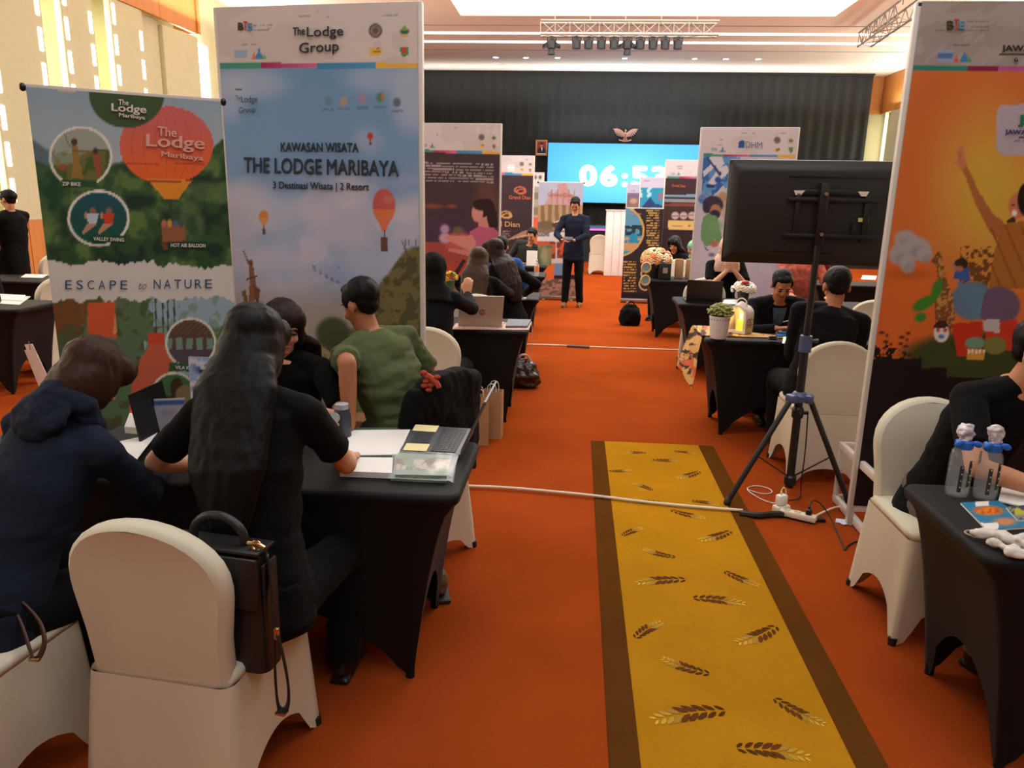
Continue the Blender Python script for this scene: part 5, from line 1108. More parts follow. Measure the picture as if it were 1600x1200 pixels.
person('person in a red and white batik shirt, seen under the television', (2.50, 8.75), D2(170), lean=4, top=m_batik, hair='short', vox=.012, nod=10, s=1.0, hands=((2.7, 8.3, .8), (2.3, 8.3, .8)))
person('person in a dark red top farther back under the television', (3.30, 11.2), D2(190), lean=4, top=cloth_mat('maroon_cloth', (110, 26, 26)), hair='hijab', hm=cloth_mat('maroon_scarf', (96, 24, 26)), fem=True, vox=.013, nod=10)
q = P(1054, 382, 11.6); person('person with black hair in a black top, seated behind the peach flowers', (q.x + .03, 11.75), D2(150), lean=8, top=m_blk, hair='long', fem=True, head_at=(q.x, 11.6, q.z), vox=.012, nod=22, skin=m_skin)
q = P(1083, 388, 12.0); person('person in a mint green headscarf, seated beside the black-haired one', (q.x + .20, 12.2), D2(120), lean=8, top=m_blk, hair='hijab', hm=cloth_mat('mint_scarf_cloth', (120, 176, 150)), fem=True, head_at=(q.x, 12.0, q.z), vox=.012, nod=15, skin=m_skinp)
q = P(1622, 552, 2.92)
p20, j20 = person('person in a black polo shirt and grey trousers at the right picture edge', (1.60, 3.17), D2(200), lean=20, top=m_blk, bottom=m_grey, hair='short', head_at=(q.x, 2.90, q.z), hands=((1.98, 2.55, .79), (1.70, 2.60, .79)), nod=20, look=20, vox=.008, skin=m_skin, s=1.04, sleeve='short',
       poles=[V((-.9, -.2, -.3)), V((.9, -.3, -.2))])

def shirt_front(p, j, m, w=.05):
    R3, R2 = j['Rs'](3), j['Rs'](2); sp = j['sp']; mb = MB(); vs = []
    for k in range(6):
        t = k / 5; c = (sp[4] - V((0, 0, .02))).lerp(sp[2], t) + R3 @ V((0, .085 + .055 * math.sin(min(1, t * 1.6) * PI / 2), 0)); ww = w * (1 - t * .6)
        vs += [c + R3 @ V((x * ww, -abs(x) * .012, 0)) for x in (-1, -.4, .4, 1)]
    mb.add(vs, [(a * 4 + b, a * 4 + b + 1, a * 4 + b + 5, a * 4 + b + 4) for a in range(5) for b in range(3)]); mb.build('shirt_front', m, p, 'all', label='patterned blue shirt front')
    for s in (-1, 1): MB().quad(vs[0 if s < 0 else 3] + V((0, 0, .03)), vs[0 if s < 0 else 3] + R3 @ V((s * .035, .0, 0)), vs[12 if s < 0 else 15] + R3 @ V((s * .035, .004, 0)), vs[16 if s < 0 else 19] + R3 @ V((0, .008, 0)), .006).build('lapel', m_suit, p, False)
shirt_front(p16, j16, mat('blue_patterned_shirt', (60, 84, 110), .8, .5, 40, .05, 40), .055)
hd_ = MB(); nbp = j1['nb']; R_ = j1['Rs'](3)
for k in range(12):
    a = 2 * PI * k / 12; a2 = 2 * PI * (k + 1) / 12
    hd_.cap(nbp + R_ @ V((.085 * math.cos(a), .075 * math.sin(a) - .015, .005 - .03 * math.sin(a))), nbp + R_ @ V((.085 * math.cos(a2), .075 * math.sin(a2) - .015, .005 - .03 * math.sin(a2))), .036 + .016 * max(0, -math.sin(a)), .036 + .016 * max(0, -math.sin(a2)), 10)
hd_.ell(nbp + R_ @ V((0, -.11, -.04)), (.10, .045, .085), R_); remeshed('hood', hd_, .008, m_navy, p1, 5, .5, (.02, .05, .05, .04, 3))

def neck_ring(p, j, m, name, r=.062, t=.012, dz=.0, front=0.0):
    R_ = j['Rs'](3); nb = j['nb'] + V((0, 0, dz))
    MB().tube([nb + R_ @ V((r * math.cos(a), r * math.sin(a) + .004, -front * max(0, math.sin(a)))) for a in [k * PI / 8 for k in range(17)]], t, 8).build(name, m, p, 'all')
neck_ring(p17, j17, mat('pale_shirt_cloth', (196, 196, 200), .8), 'shirt_collar', .060, .012, -.004)
neck_ring(p16, j16, mat('white_lanyard_band', (214, 212, 206), .7), 'lanyard', .066, .005, .004, .10)
# ================================================================= television on its tripod
m_tv = mat('tv_black_shell', (26, 26, 25), .5, .04, 3, .03, 60, spec=.5)
tvy = 4.50; aL = P(1143, 248, 4.58); aR = P(1403, 252, 4.50); bL = P(1127, 410, 4.58)
tx0, tx1 = (aL.x + bL.x) / 2, 1.93; tz1, tz0 = aL.z, bL.z; TC = V(((tx0 + tx1) / 2, 4.56, (tz0 + tz1) / 2)); TW = tx1 - tx0; TH = tz1 - tz0
tv = thing('television', 'large flat television seen from behind on a black tripod', 'television', TC, D2(-4.5))
MB().box((0, .035, 0), (TW, .03, TH), bev=.008).build('screen_panel', m_plast, tv)
def rrect(w, h, y, r=.03, n=5):
    out = []
    for cx, cz, a0 in ((w / 2 - r, -h / 2 + r, -PI / 2), (w / 2 - r, h / 2 - r, 0), (-w / 2 + r, h / 2 - r, PI / 2), (-w / 2 + r, -h / 2 + r, PI)):
        for k in range(n + 1): out.append((cx + r * math.cos(a0 + PI / 2 * k / n), y, cz + r * math.sin(a0 + PI / 2 * k / n)))
    return out
MB().loft([rrect(TW - .01, TH - .01, .022), rrect(TW - .03, TH - .03, .005), rrect(TW - .10, TH - .10, -.025, .04), rrect(TW - .12, TH - .13, -.028, .04)]).build('rear_shell', m_tv, tv)
m_tvl = mat('tv_bracket_metal', (36, 36, 34), .4, .04, metal=.4)
for z_, w_ in ((.075, .50), (-.125, .50)): MB().box((.04, -.045, z_), (w_, .018, .022), bev=.004).build('mount_rail', m_tvl, tv)
for x_ in (-.15, .22): MB().box((x_, -.040, -.02), (.03, .012, .26), bev=.004).build('mount_bar', m_tvl, tv)
MB().box((.02, -.034, .115), (.36, .012, .03), bev=.004).build('speaker_grille', m_tvl, tv)
for s in (-1, 1): MB().prism([(-.03, .012), (.03, .012), (.018 * 1, -.014), (-.01, -.014)], (.02 + s * .17, -.040, .112), (s, 0, 0), (0, 0, 1), .012).build('carry_lug', m_alu, tv)
MB().box((.21, -.036, -.03), (.055, .006, .022)).build('sticker', mat('yellow_sticker', (190, 180, 120), .6), tv)
MB().box((-.1, -.034, -.21), (.34, .008, .006)).box((.1, -.031, .20), (.62, .006, .006)).build('vent_ridge', m_tvl, tv)
MB().box((.16, -.05, -.07), (.02, .02, .05)).build('plug', m_plast, tv)
# tripod
hub = P(1250, 612, 4.50); hub.y = 4.50
tr = thing('tripod_stand', 'black tripod stand with blue collars holding the television', 'tripod', (hub.x, 4.50, 0))
m_blue = mat('slate_blue_plastic', (66, 76, 112), .4)
m_pole = mat('black_pole_paint', (24, 24, 24), .35, .04)
MB().cone((0, 0, .06), (0, 0, .98), .024, n=14).build('lower_pole', m_pole, tr); MB().cone((0, 0, .96), (.008, 0, 1.86), .019, n=14).build('upper_pole', m_pole, tr)
MB().box((.008, .0, 1.69), (.05, .045, .34), bev=.006).build('mount_plate', m_pole, tr)
for zz in (1.80, 1.58): MB().cone((.008, -.024, zz), (.008, -.045, zz), .010, n=10).build('clamp_bolt', m_steel, tr)
MB().lathe([(.026, .90), (.036, .905), (.034, 1.0), (.024, 1.0)], n=16).build('height_collar', m_blue, tr)
MB().cone((.03, -.0, .97), (.07, -.0, .97), .008, .014, 8).build('collar_knob', m_pole, tr)
cl = MB(); cl.lathe([(.026, .60), (.046, .605), (.05, .64), (.036, .66), (.026, .665)], n=16)
feet3 = [G(1137, 790), G(1325, 792), G(1232, 758)]
for f in feet3:
    d = V((f.x - hub.x, f.y - 4.50, 0)).normalized(); cl.box(V((0, 0, .625)) + d * .055, (.07, .05, .05), frame(d, (0, 0, 1)), .012)
cl.build('leg_collar', m_blue, tr)
for f in feet3:
    d = V((f.x - hub.x, f.y - 4.50, 0)); dn = d.normalized(); top = dn * .062 + V((0, 0, .62)); ft = d + V((0, 0, .03))
    MB().cone(top, ft, .017, .017, 12).build('leg', m_pole, tr)
    MB().cap(ft, ft - V((0, 0, .008)) + dn * .006, .022, .022, 10).build('rubber_foot', m_foot, tr)
    MB().box(top.lerp(ft, .55).lerp(V((0, 0, .12)), .5), (.018, (top.lerp(ft, .55) - V((0, 0, .12))).length, .006), frame(V((0, 0, .12)) - top.lerp(ft, .55), (0, 0, 1))).build('brace', m_pole, tr)
MB().lathe([(.026, .08), (.036, .085), (.036, .13), (.026, .14)], n=14).build('brace_collar', m_pole, tr)
MB().lathe([(.026, .50), (.034, .51), (.034, .56), (.026, .57)], n=14).cone((.03, 0, .535), (.06, 0, .535), .012, .012, 8).build('lock_collar', m_pole, tr)

# ================================================================= cables on the carpet
m_cream = mat('cream_cable', (226, 212, 186), .5); m_blkc = mat('black_cable', (20, 20, 20), .45)
def cable(name, label, pts, r, m, smooth=3, z=None): 
    w = [V((p.x, p.y, (r if z is None else z))) if not isinstance(p, tuple) else V(p) for p in pts]
    return tag(MB().tube(w, r, 8, smooth).build(name, m, None, 'all'), label, 'cable')
cable('power_cable', 'cream power cable running across the runner in the foreground', [V((-1.0, 4.42, 0)), G(728, 764), G(780, 765), G(860, 772), G(930, 779), G(1000, 788), G(1080, 796), G(1160, 802)], .009, m_cream, z=.018)
cable('power_cable', 'cream power cable crossing the aisle far behind the runner', [G(760, 539), G(832, 539), G(888, 541), G(920, 543), G(1065, 548), G(1100, 549)], .008, m_cream)
o = MB().tube([G(886, 541, .012), G(903, 541.5, .014), G(921, 543, .012)], .02, 8, 2).build('cable_joint', mat('brown_tape', (96, 60, 40), .5)); tag(o, 'dark taped joint on the far cream cable', 'cable joint')
o = MB().tube([G(1156, 802, .015), G(1185, 806, .018), G(1205, 803, .018), G(1224, 804, .018)], .020, 8, 2).build('cable_wrap', mat('black_tape', (34, 30, 26), .4)); tag(o, 'black taped end of the near cream cable beside the power strip', 'cable wrap')
q = G(1246, 812); a_ = G(1222, 806); b_ = G(1273, 818); ang = math.atan2(b_.y - a_.y, b_.x - a_.x)
ps = thing('power_strip', 'white three-socket power strip on the red carpet', 'power strip', (q.x, q.y, 0), ang)
m_wpl = mat('white_plastic', (228, 220, 200), .4, .02)
MB().box((0, 0, .028), (.20, .052, .036), bev=.008).build('strip_body', m_wpl, ps); MB().box((0, -.0, .006), (.17, .044, .012)).build('strip_base', m_plast, ps)
for k in range(3):
    so = MB().lathe([(.0, .0462), (.016, .0462), (.020, .048), (.022, .0475), (.0225, .045)], (-.06 + .058 * k, 0, 0), 18).build('socket', mat('socket_cream', (206, 196, 170), .5), ps)
    for s in (-1, 1): MB().cone((-.06 + .058 * k + s * .008, 0, .0455), (-.06 + .058 * k + s * .008, 0, .0475), .0028, n=8).build('socket_hole', m_plast, so)
pg = tag(MB().lathe([(0, .048), (.018, .048), (.018, .075), (.008, .082), (.006, .095), (0, .096)], n=14).build('power_plug', m_plast), 'black plug in the right socket of the power strip', 'plug'); pg.location = ps.matrix_basis @ V((.056, 0, 0)) if False else V((q.x, q.y, 0)) + rz(ang) @ V((.056, 0, 0))
pgp = pg.location
cable('black_cable', 'black cable looping from the power strip plug to the right', [(pgp.x, pgp.y, .09), (pgp.x + .02, pgp.y + .03, .13), (pgp.x + .08, pgp.y + .02, .10), tuple(G(1305, 822, .01)), tuple(G(1316, 850, .006)), tuple(G(1320, 862, .006)), tuple(G(1324, 852, .006)), tuple(G(1345, 843, .006)), (2.05, 3.75, .006)], .004, m_blkc)
cable('cream_cable', 'thin cream cable from the power strip towards the banner foot', [G(1272, 812), G(1290, 803), G(1305, 797), G(1325, 796), G(1345, 798)], .006, m_cream, z=.02)
o = MB().box((0, 0, 0), (.06, .03, .022), bev=.006).build('cable_connector', m_plast); o.location = G(1281, 812, .012); tag(o, 'black cable connector at the end of the power strip', 'connector')
q = G(1220, 800); ad = thing('wall_adapter', 'stacked white adapter blocks next to the power strip', 'adapter', (q.x, q.y, 0), .5)
MB().box((0, 0, .022), (.095, .055, .044), bev=.008).build('lower_block', m_wpl, ad); MB().box((-.005, 0, .078), (.06, .042, .062), bev=.008).build('upper_block', mat('bright_white_plastic', (238, 236, 226), .4), ad)
MB().cone((-.012, 0, .109), (-.012, 0, .128), .006, n=8).build('usb_plug', m_wpl, ad)
cable('charging_cable', 'thin white charging cable looped beside the adapter blocks', [(q.x - .012, q.y, .125), (q.x + .0, q.y, .16), (q.x + .02, q.y + .0, .13), (q.x + .02, q.y + .01, .05), tuple(G(1200, 786, .004)), tuple(G(1170, 769, .004)), tuple(G(1166, 762, .004)), tuple(G(1182, 758, .004)), tuple(G(1205, 764, .004)), tuple(G(1207, 771, .004)), tuple(G(1190, 772, .004)), tuple(G(1168, 765, .004))], .003, m_wpl)
cable('tripod_cable', 'thin black cable hanging down the tripod to the adapter', [(hub.x + .05, 4.47, .55), (hub.x + .06, 4.46, .3), (hub.x + .05, 4.45, .1), tuple(G(1252, 768, .006)), tuple(G(1250, 780, .01)), tuple(G(1232, 782, .05))], .004, m_blkc)

# ================================================================= things on the left foreground table (top at .75)
TZ = .752
m_paper = mat('white_paper', (232, 230, 226), .8, .01); m_paperg = mat('grey_paper_edge', (170, 168, 166), .8, .02)
def gq(pts, z): return [G(px, py, z) for px, py in pts]
def flat(name, label, cat, pts, z, th, m, group=None):
    a, b, c, d = gq(pts, z + th); lo = V((0, 0, -th)); mb = MB()
    mb.add([a, b, c, d, a + lo, b + lo, c + lo, d + lo], [(0, 1, 2, 3), (7, 6, 5, 4), (0, 4, 5, 1), (1, 5, 6, 2), (2, 6, 7, 3), (3, 7, 4, 0)])
    return tag(mb.build(name, m, None, False), label, cat, group)
flat('document_folder', 'dark green folder under the loose white sheet', 'folder', [(534, 714), (612, 716), (650, 668), (548, 668)], TZ, .006, mat('dark_green_card', (62, 84, 72), .5))
flat('paper_sheet', 'loose white sheet on the green folder, left of the laptop', 'paper', [(539, 711), (623, 710), (641, 671), (545, 672)], TZ + .008, .004, m_paper)
o = flat('paper_stack', 'stack of white paper nearest the table front', 'paper', [(531, 736), (612, 739), (614, 715), (533, 714)], TZ, .022, m_paper)
m_ggreen = mat('sage_green_card', (112, 140, 116), .5)
a, b, c, d = G(478, 655, .80), G(536, 668, .80), G(545, 680, .76), G(505, 692, .76)
fl = tag(MB().quad(G(505, 694, .76), G(548, 678, .76), G(536, 664, .80), G(476, 648, .83), .004).build('open_folder', m_ggreen, None, False), 'open sage green folder beside the writing hand', 'folder')
tl_ = tag(MB().quad(G(500, 653, .80), G(536, 665, .80), G(533, 659, .80), G(484, 645, .81), .003).build('teal_brochure', mat('teal_card', (60, 152, 170), .4), None, False), 'narrow teal brochure behind the sage green folder', 'brochure')
# open laptop, screen leaning away to the right
lp = thing('laptop', 'open dark grey laptop with two yellow notes on its palm rest', 'laptop', (0, 0, 0))
c00, c10, c11, c01 = G(624, 705, .775), G(719, 710, .775), G(740, 670, .775), G(648, 664, .775)   # front-left... hinge at the right
m_lap = mat('dark_grey_laptop', (84, 88, 92), .4, .03, metal=.3); m_key = mat('keycap_grey', (52, 54, 56), .5)
mb = MB(); lo = V((0, 0, -.016)); mb.add([c00, c10, c11, c01, c00 + lo, c10 + lo, c11 + lo, c01 + lo], [(0, 1, 2, 3), (7, 6, 5, 4), (0, 4, 5, 1), (1, 5, 6, 2), (2, 6, 7, 3), (3, 7, 4, 0)]); mb.build('laptop_base', m_lap, lp, False)
def lpt(u, v, h=0): return (c00.lerp(c10, u)).lerp(c01.lerp(c11, u), v) + V((0, 0, h))
kb = MB(); 
for i in range(6):
    for j in range(14):
        u = .50 + .42 * i / 6; v = .05 + .9 * j / 14
        p = [lpt(u, v, .0015), lpt(u + .058, v, .0015), lpt(u + .058, v + .054, .0015), lpt(u, v + .054, .0015)]; kb.quad(*p, .003)
o = kb.build('keyboard', m_key, lp.children[0], False); o['kind'] = 'stuff'
MB().quad(lpt(.10, .34, .0008), lpt(.40, .34, .0008), lpt(.40, .70, .0008), lpt(.10, .70, .0008), .001).build('touchpad', mat('touchpad_grey', (66, 68, 72), .3), lp, False)
m_note = mat('pale_yellow_note', (226, 216, 160), .7, .02)
for (v0, v1, u0, u1) in ((.02, .26, .05, .44), (.74, .99, .02, .42)): MB().quad(lpt(u0, v0, .003), lpt(u1, v0, .003), lpt(u1, v1, .004), lpt(u0, v1, .003), .0015).build('sticky_note', m_note, lp, False)
hv = (c11 - c10).normalized(); hm0 = c10.lerp(c11, .5); v = V((0, 0, EYE)) - hm0; dd = (v - hv * v.dot(hv)).normalized(); dd = (dd + hv.cross(dd) * -.035).normalized(); nrm = hv.cross(dd)
MB().quad(c10 + dd * .006, c11 + dd * .006, c11 + dd * .235, c10 + dd * .235, .007).build('laptop_lid', m_lap, lp, False); MB().quad(c10 + dd * .015 - nrm * .0045, c11 + dd * .015 - nrm * .0045, c11 + dd * .228 - nrm * .0045, c10 + dd * .228 - nrm * .0045, .001).build('laptop_screen', m_plast, lp, False)
# plastic-wrapped brochures
m_wrap = mat('sage_brochure_print', (126, 148, 130), .25, .35, 14, spec=.8, coat=.6); m_film = mat('clear_film', (235, 240, 238), .12, trans=.0, alpha=.28, spec=1.0)
for k, (lab, dx, pts) in enumerate((('lower', 0, [(610, 748), (698, 752), (704, 716), (616, 712)]), ('upper', 0, [(618, 742), (698, 744), (706, 712), (622, 708)]))):
    bk = thing('wrapped_brochures', '%s packet of green brochures in clear plastic beside the laptop' % lab, 'brochure', (0, 0, 0))
    z_ = TZ + .014 * k; a, b, c, d = gq(pts, z_ + .008); lo = V((0, 0, -.008)); m_ = MB()
    m_.add([a, b, c, d, a + lo, b + lo, c + lo, d + lo], [(0, 1, 2, 3), (7, 6, 5, 4), (0, 4, 5, 1), (1, 5, 6, 2), (2, 6, 7, 3), (3, 7, 4, 0)]); m_.build('brochure_stack', m_wrap, bk, False)
    def bp_(A): A.c[:] = (134, 156, 140); A.mix((A.y > 716) & (A.y < 734) & (fbm(A.x, A.y, 12, 3) > .45), (120, 96, 80)); A.mix((A.y > 718) & (A.y < 733) & (fbm(A.x, A.y, 9, 13) > .55), (206, 190, 176))
    print_grid('brochure_cover', a + V((0, 0, .001)), b + V((0, 0, .001)), d + V((0, 0, .001)), c + V((0, 0, .001)), 40, 20, bp_, bk)
    n_ = 14; vs = []; 
    for j in range(7):
        for i in range(n_ + 1):
            u, w = i / n_ * 1.16 - .04, j / 6 * 1.08 - .04; p = a.lerp(b, u).lerp(d.lerp(c, u), w); vs.append(p + V((0, 0, .004 + .004 * random.random() - (.006 if i == n_ else 0))))
    MB().add(vs, [(j * (n_ + 1) + i, j * (n_ + 1) + i + 1, (j + 1) * (n_ + 1) + i + 1, (j + 1) * (n_ + 1) + i) for j in range(6) for i in range(n_)]).build('plastic_sleeve', m_film, bk, 'all')
# left part of the table
flat('paper_sheet', 'white sheet held up by the person in the navy fleece', 'paper', [(159, 733), (212, 720), (246, 676), (154, 697)], .785, .002, m_paper)
tb_q = gq([(196, 683), (240, 687), (244, 657), (206, 655)], TZ)
cb_ = thing('card_box', 'small white card box with a red edge near the table tent', 'box', (0, 0, 0))
a, b, c, d = tb_q; up_ = V((0, 0, .045)); MB().add([a, b, c, d, a + up_, b + up_, c + up_, d + up_], [(3, 2, 1, 0), (4, 5, 6, 7), (0, 1, 5, 4), (1, 2, 6, 5), (2, 3, 7, 6), (3, 0, 4, 7)]).build('box_body', mat('white_box_card', (222, 220, 218), .6), cb_, False)
MB().quad(d + up_ * 1.02, d.lerp(c, .12) + up_ * 1.02, d.lerp(c, .12).lerp(b, .2) + up_ * 1.02, d.lerp(a, .2) + up_ * 1.02, .002).build('red_corner', mat('red_card', (190, 50, 40)), cb_, False)
flat('dark_notebook', 'black notebook lying under the held white sheet', 'notebook', [(165, 742), (246, 742), (248, 690), (200, 688)], TZ, .012, mat('black_notebook_cover', (30, 30, 30), .4))
ll = thing('laptop', 'black laptop standing open in front of the person in the navy fleece', 'laptop', (0, 0, 0))
a = P(150, 680, 2.80); z0 = V((0, 0, TZ)); base = [V((-1.90, 2.96, TZ)), V((-1.90, 2.72, TZ)), V((-1.67, 2.72, TZ)), V((-1.67, 2.96, TZ))]
up_ = V((0, 0, .018)); MB().add(base + [p + up_ for p in base], [(3, 2, 1, 0), (4, 5, 6, 7), (0, 1, 5, 4), (1, 2, 6, 5), (2, 3, 7, 6), (3, 0, 4, 7)]).build('laptop_base', m_key, ll, False)
h0, h1 = base[3] + up_, base[2] + up_ ; dn_ = V((-.03, .0, .205)); MB().quad(h0, h1, h1 + dn_, h0 + dn_, .007).build('laptop_lid', m_plast, ll, False)
MB().quad(h0 + V((-.007, -.01, .015)), h1 + V((-.007, .01, .015)), h1 + dn_ * .95 + V((-.007, .01, 0)), h0 + dn_ * .95 + V((-.007, -.01, 0)), .001).build('laptop_screen', mat('dim_screen', (60, 62, 66), .2), ll, False)
# table tent and leaning cards
tt = thing('table_tent', 'acrylic table stand with a blue-sky leaflet beside the long-haired person', 'sign', (0, 0, 0))
yT = 2.78; a, b, c, d = P(297, 630, yT), P(345, 622, yT), P(294, 557, yT), P(345, 560, yT); a.z = b.z = TZ + .02
def pt_tent(A): A.c[:] = (150, 168, 206); A.ell(318, 575, 14, 8, (70, 100, 160), 1, 5); A.ell(304, 605, 4, 5, (196, 90, 60)); A.mix((A.y > 560) & (fbm(A.x, A.y, 10, 2) > .55), (206, 206, 220))
print_grid('leaflet', a, b, c, d, 24, 34, pt_tent, tt); letters(Plane(V((0, yT, 0)), (0, -1, 0)), 'HO', 311, 583, 322, 583, 6, m_txtk, tt, .03)
MB().quad(a + V((0, .006, 0)), b + V((0, .006, 0)), d + V((0, .006, 0)), c + V((0, .006, 0)), .004).build('acrylic_back', m_film, tt, False); MB().box(((a.x + b.x) / 2, yT + .01, TZ + .01), (b.x - a.x + .01, .08, .02), bev=.004).build('stand_foot', mat('acrylic_edge', (190, 196, 200), .2), tt)
sc_ = thing('small_sign', 'small blue card stand under the round banner picture', 'sign', (0, 0, 0)); yT = 2.86
a, b, c, d = P(242, 655, yT), P(287, 655, yT), P(240, 624, yT), P(288, 622, yT); a.z = b.z = TZ + .004
def pt_card(A): A.c[:] = (176, 172, 186); A.mix(A.y < 632, (60, 100, 160)); A.mix((A.y < 625.5), (220, 214, 200)); A.ell(262, 645, 12, 6, (150, 150, 170), .8, 3)
print_grid('card_print', a, b, c, d, 20, 16, pt_card, sc_); MB().quad(a + V((0, .004, 0)), b + V((0, .004, 0)), d + V((0, .004, 0)), c + V((0, .004, 0)), .004).build('card_back', m_paperg, sc_, False); MB().quad(a + V((0, .004, 0)), b + V((0, .004, 0)), b + V((0, .07, 0)), a + V((0, .07, 0)), .004).build('card_foot', m_paperg, sc_, False)
# flask, cup and brown box behind the folder
q = G(552, 672, TZ); fk = thing('steel_flask', 'dark grey flask with a round pale lid beside the straight arm', 'bottle', (q.x - .01, 2.98, TZ))
MB().lathe([(0, 0), (.034, 0), (.036, .01), (.036, .10), (.03, .125), (.0, .128)], n=24).build('flask_body', mat('slate_flask', (74, 78, 88), .35, metal=.4), fk); MB().lathe([(0, .128), (.026, .128), (.028, .15), (0, .155)], n=20).build('flask_lid', mat('pale_lid', (170, 176, 186), .3), fk)
MB().cone((-.02, -.036, .10), (-.02, -.042, .10), .022, n=18).build('round_badge', mat('badge_ring', (190, 196, 204), .3), fk)
q = P(467, 640, 2.95); cp = thing('glass_cup', 'clear plastic cup beside the outstretched hand', 'cup', (q.x, 2.93, TZ)); MB().lathe([(.0, 0), (.026, 0), (.033, .10), (.031, .10), (.024, .004), (0, .004)], n=20).build('cup_wall', mat('clear_plastic', (225, 240, 242), .05, 0, alpha=.3, spec=1.0), cp); MB().lathe([(0, .006), (.025, .006), (.030, .06), (0, .06)], n=18).build('drink', mat('pale_drink', (150, 190, 200), .1, 0, trans=.6), cp)

# ================================================================= backpack, straps, jacket
m_leather = mat('black_leather', (30, 29, 30), .38, .06, 8, .12, 120, spec=.55); m_brleather = mat('brown_leather', (74, 42, 28), .45, .08, 8, .12, 120)
m_brass = mat('pale_brass', (200, 176, 130), .25, metal=1)
q = P(356, 950, 1.90)
bp = thing('leather_backpack', 'black leather backpack hung over the right side of the foreground chair back', 'bag', (q.x + .015, 1.85, .645), D2(-8))
W_, H_, T_ = .30, .33, .10
def slab(w0, w1, t, z0, z1, n=8, r=.03):
    rings = []
    for j in range(n + 1):
        f = j / n; w = w0 + (w1 - w0) * f; zz = z0 + (z1 - z0) * f; tt_ = t * (1 - .35 * f) ; rings.append([V((x, y, zz)) for x, y, _ in [(a[0], a[1], 0) for a in [(p[0], p[2], 0) for p in rrect(w, tt_, 0, min(r, tt_ * .45), 4)]]])
    return rings
MB().loft(slab(W_, W_ * .94, T_, -H_ / 2 - .02, H_ / 2)).build('bag_body', m_leather, bp)
MB().box((0, -.052, .085), (.285, .012, .15), bev=.005).box((0, 0, .168), (.285, .09, .012), bev=.005).build('front_flap', m_leather, bp)
MB().box((.146, 0, -.02), (.010, .070, .31), bev=.004).build('side_gusset', m_leather, bp)
MB().tube([(-.08, 0, .165), (-.075, -.0, .215), (-.03, 0, .25), (.03, 0, .25), (.075, 0, .215), (.08, 0, .165)], .013, 10, 2).build('top_handle', m_leather, bp)
for s in (-1, 1): MB().tube([(s * .125 + .014 * math.cos(t), -.02, .185 + .014 * math.sin(t)) for t in [k * PI / 5 for k in range(11)]], .0035, 6).build('ring', m_brass, bp)
MB().tube([(.10, -.02, .19), (.13, -.02, .192), (.15, -.02, .182)], .006, 8, 1).build('clip', m_brass, bp)
def strap(pts, w, th, m, name, parent, wd=(0, 1, 0)):
    pts = [V(p) for p in pts]
    for _ in range(2):
        q_ = [pts[0]]
        for a, b in zip(pts[:-1], pts[1:]): q_ += [a.lerp(b, .25), a.lerp(b, .75)]
        pts = q_ + [pts[-1]]
    rings = []
    for i, p in enumerate(pts):
        d = (pts[min(i + 1, len(pts) - 1)] - pts[max(i - 1, 0)]).normalized(); x = V(wd); x = (x - d * x.dot(d)).normalized(); y = d.cross(x)
        rings.append([p + x * (sx * w / 2) + y * (sy * th / 2) for sx, sy in ((-1, -1), (1, -1), (1, 1), (-1, 1))])
    return MB().loft(rings).build(name, m, parent, 'all')
strap([(.150, -.01, .16), (.172, -.03, .0), (.176, -.05, -.13), (.182, -.06, -.25), (.19, -.06, -.285), (.215, -.06, -.27), (.222, -.06, -.20), (.205, -.055, -.10), (.19, -.05, -.05)], .024, .007, m_leather, 'shoulder_strap', bp, (.5, -.8, 0))
MB().box((.195, -.06, -.285), (.03, .026, .008), bev=.002).build('strap_buckle', m_brass, bp); MB().box((.188, -.05, -.05), (.014, .012, .035), bev=.003).build('strap_hook', m_brass, bp)
# brown strap at the far left chair
sb = thing('brown_bag_strap', 'brown leather bag strap hanging down over the lower left chair', 'strap', (0, 0, 0))
strap([P(-30, 890, 1.9), P(5, 925, 1.86), P(30, 965, 1.80), P(45, 1010, 1.76), P(52, 1030, 1.75), P(62, 1028, 1.75), P(72, 1000, 1.76), P(60, 965, 1.80), P(25, 930, 1.84), P(-10, 900, 1.88)], .020, .006, m_brleather, 'strap_loop', sb, (.8, -.6, 0))
MB().box(P(54, 1030, 1.74), (.030, .014, .010), bev=.002).build('strap_buckle', m_brass, sb)
hb = thing('brown_handbag', 'dark handbag with a brown handle on the lower left chair seat', 'bag', (-1.76, 1.86, .50)); 
# jacket over the chair of the olive shirt
jb = MB(); jc = V((-.62, 3.42, 0))
_Rj = rz(D2(62)); _jp = lambda z, dx=0: V((-.80, 3.50, 0)) + _Rj @ V((dx, -.205 - .10 * max(0, z - .45), 0)) + V((0, 0, z))
jb.loft([ringe(_jp(z), _Rj, w, d, 24, 3.2) for z, w, d in ((.962, .13, .040), (.925, .215, .058), (.86, .255, .066), (.74, .268, .07), (.58, .272, .072), (.42, .275, .075))])
jb.cap(_jp(.88, -.22), _jp(.50, -.30) - V((0, .03, 0)), .05, .042); jb.cap(_jp(.88, .22), _jp(.50, .27), .05, .042)
jk = thing('draped_jacket', 'black jacket with a red pattern draped over the chair behind the olive shirt', 'jacket', (-.62, 3.42, 0))
o = remeshed('jacket_cloth', jb, .010, m_blk, None, 5, .5, (.02, .07, .07, .10, 4)); o.parent = jk; o.matrix_parent_inverse = Matrix.Translation(-V((-.62, 3.42, 0)))
rp = MB(); 
for i in range(9):
    p = P(662 + (i * 7) % 24, 582 + i * 2.4 + (i % 3) * 4, 3.19); rp.ell(p, (.016, .012, .010), None, 8, 6)
rp.tube([P(660, 584, 3.20), P(672, 588, 3.19), P(684, 600, 3.18), P(686, 606, 3.18)], .012, 6, 1).build('red_pattern', mat('red_pattern_cloth', (170, 62, 38), .8), jk, True, world=True)

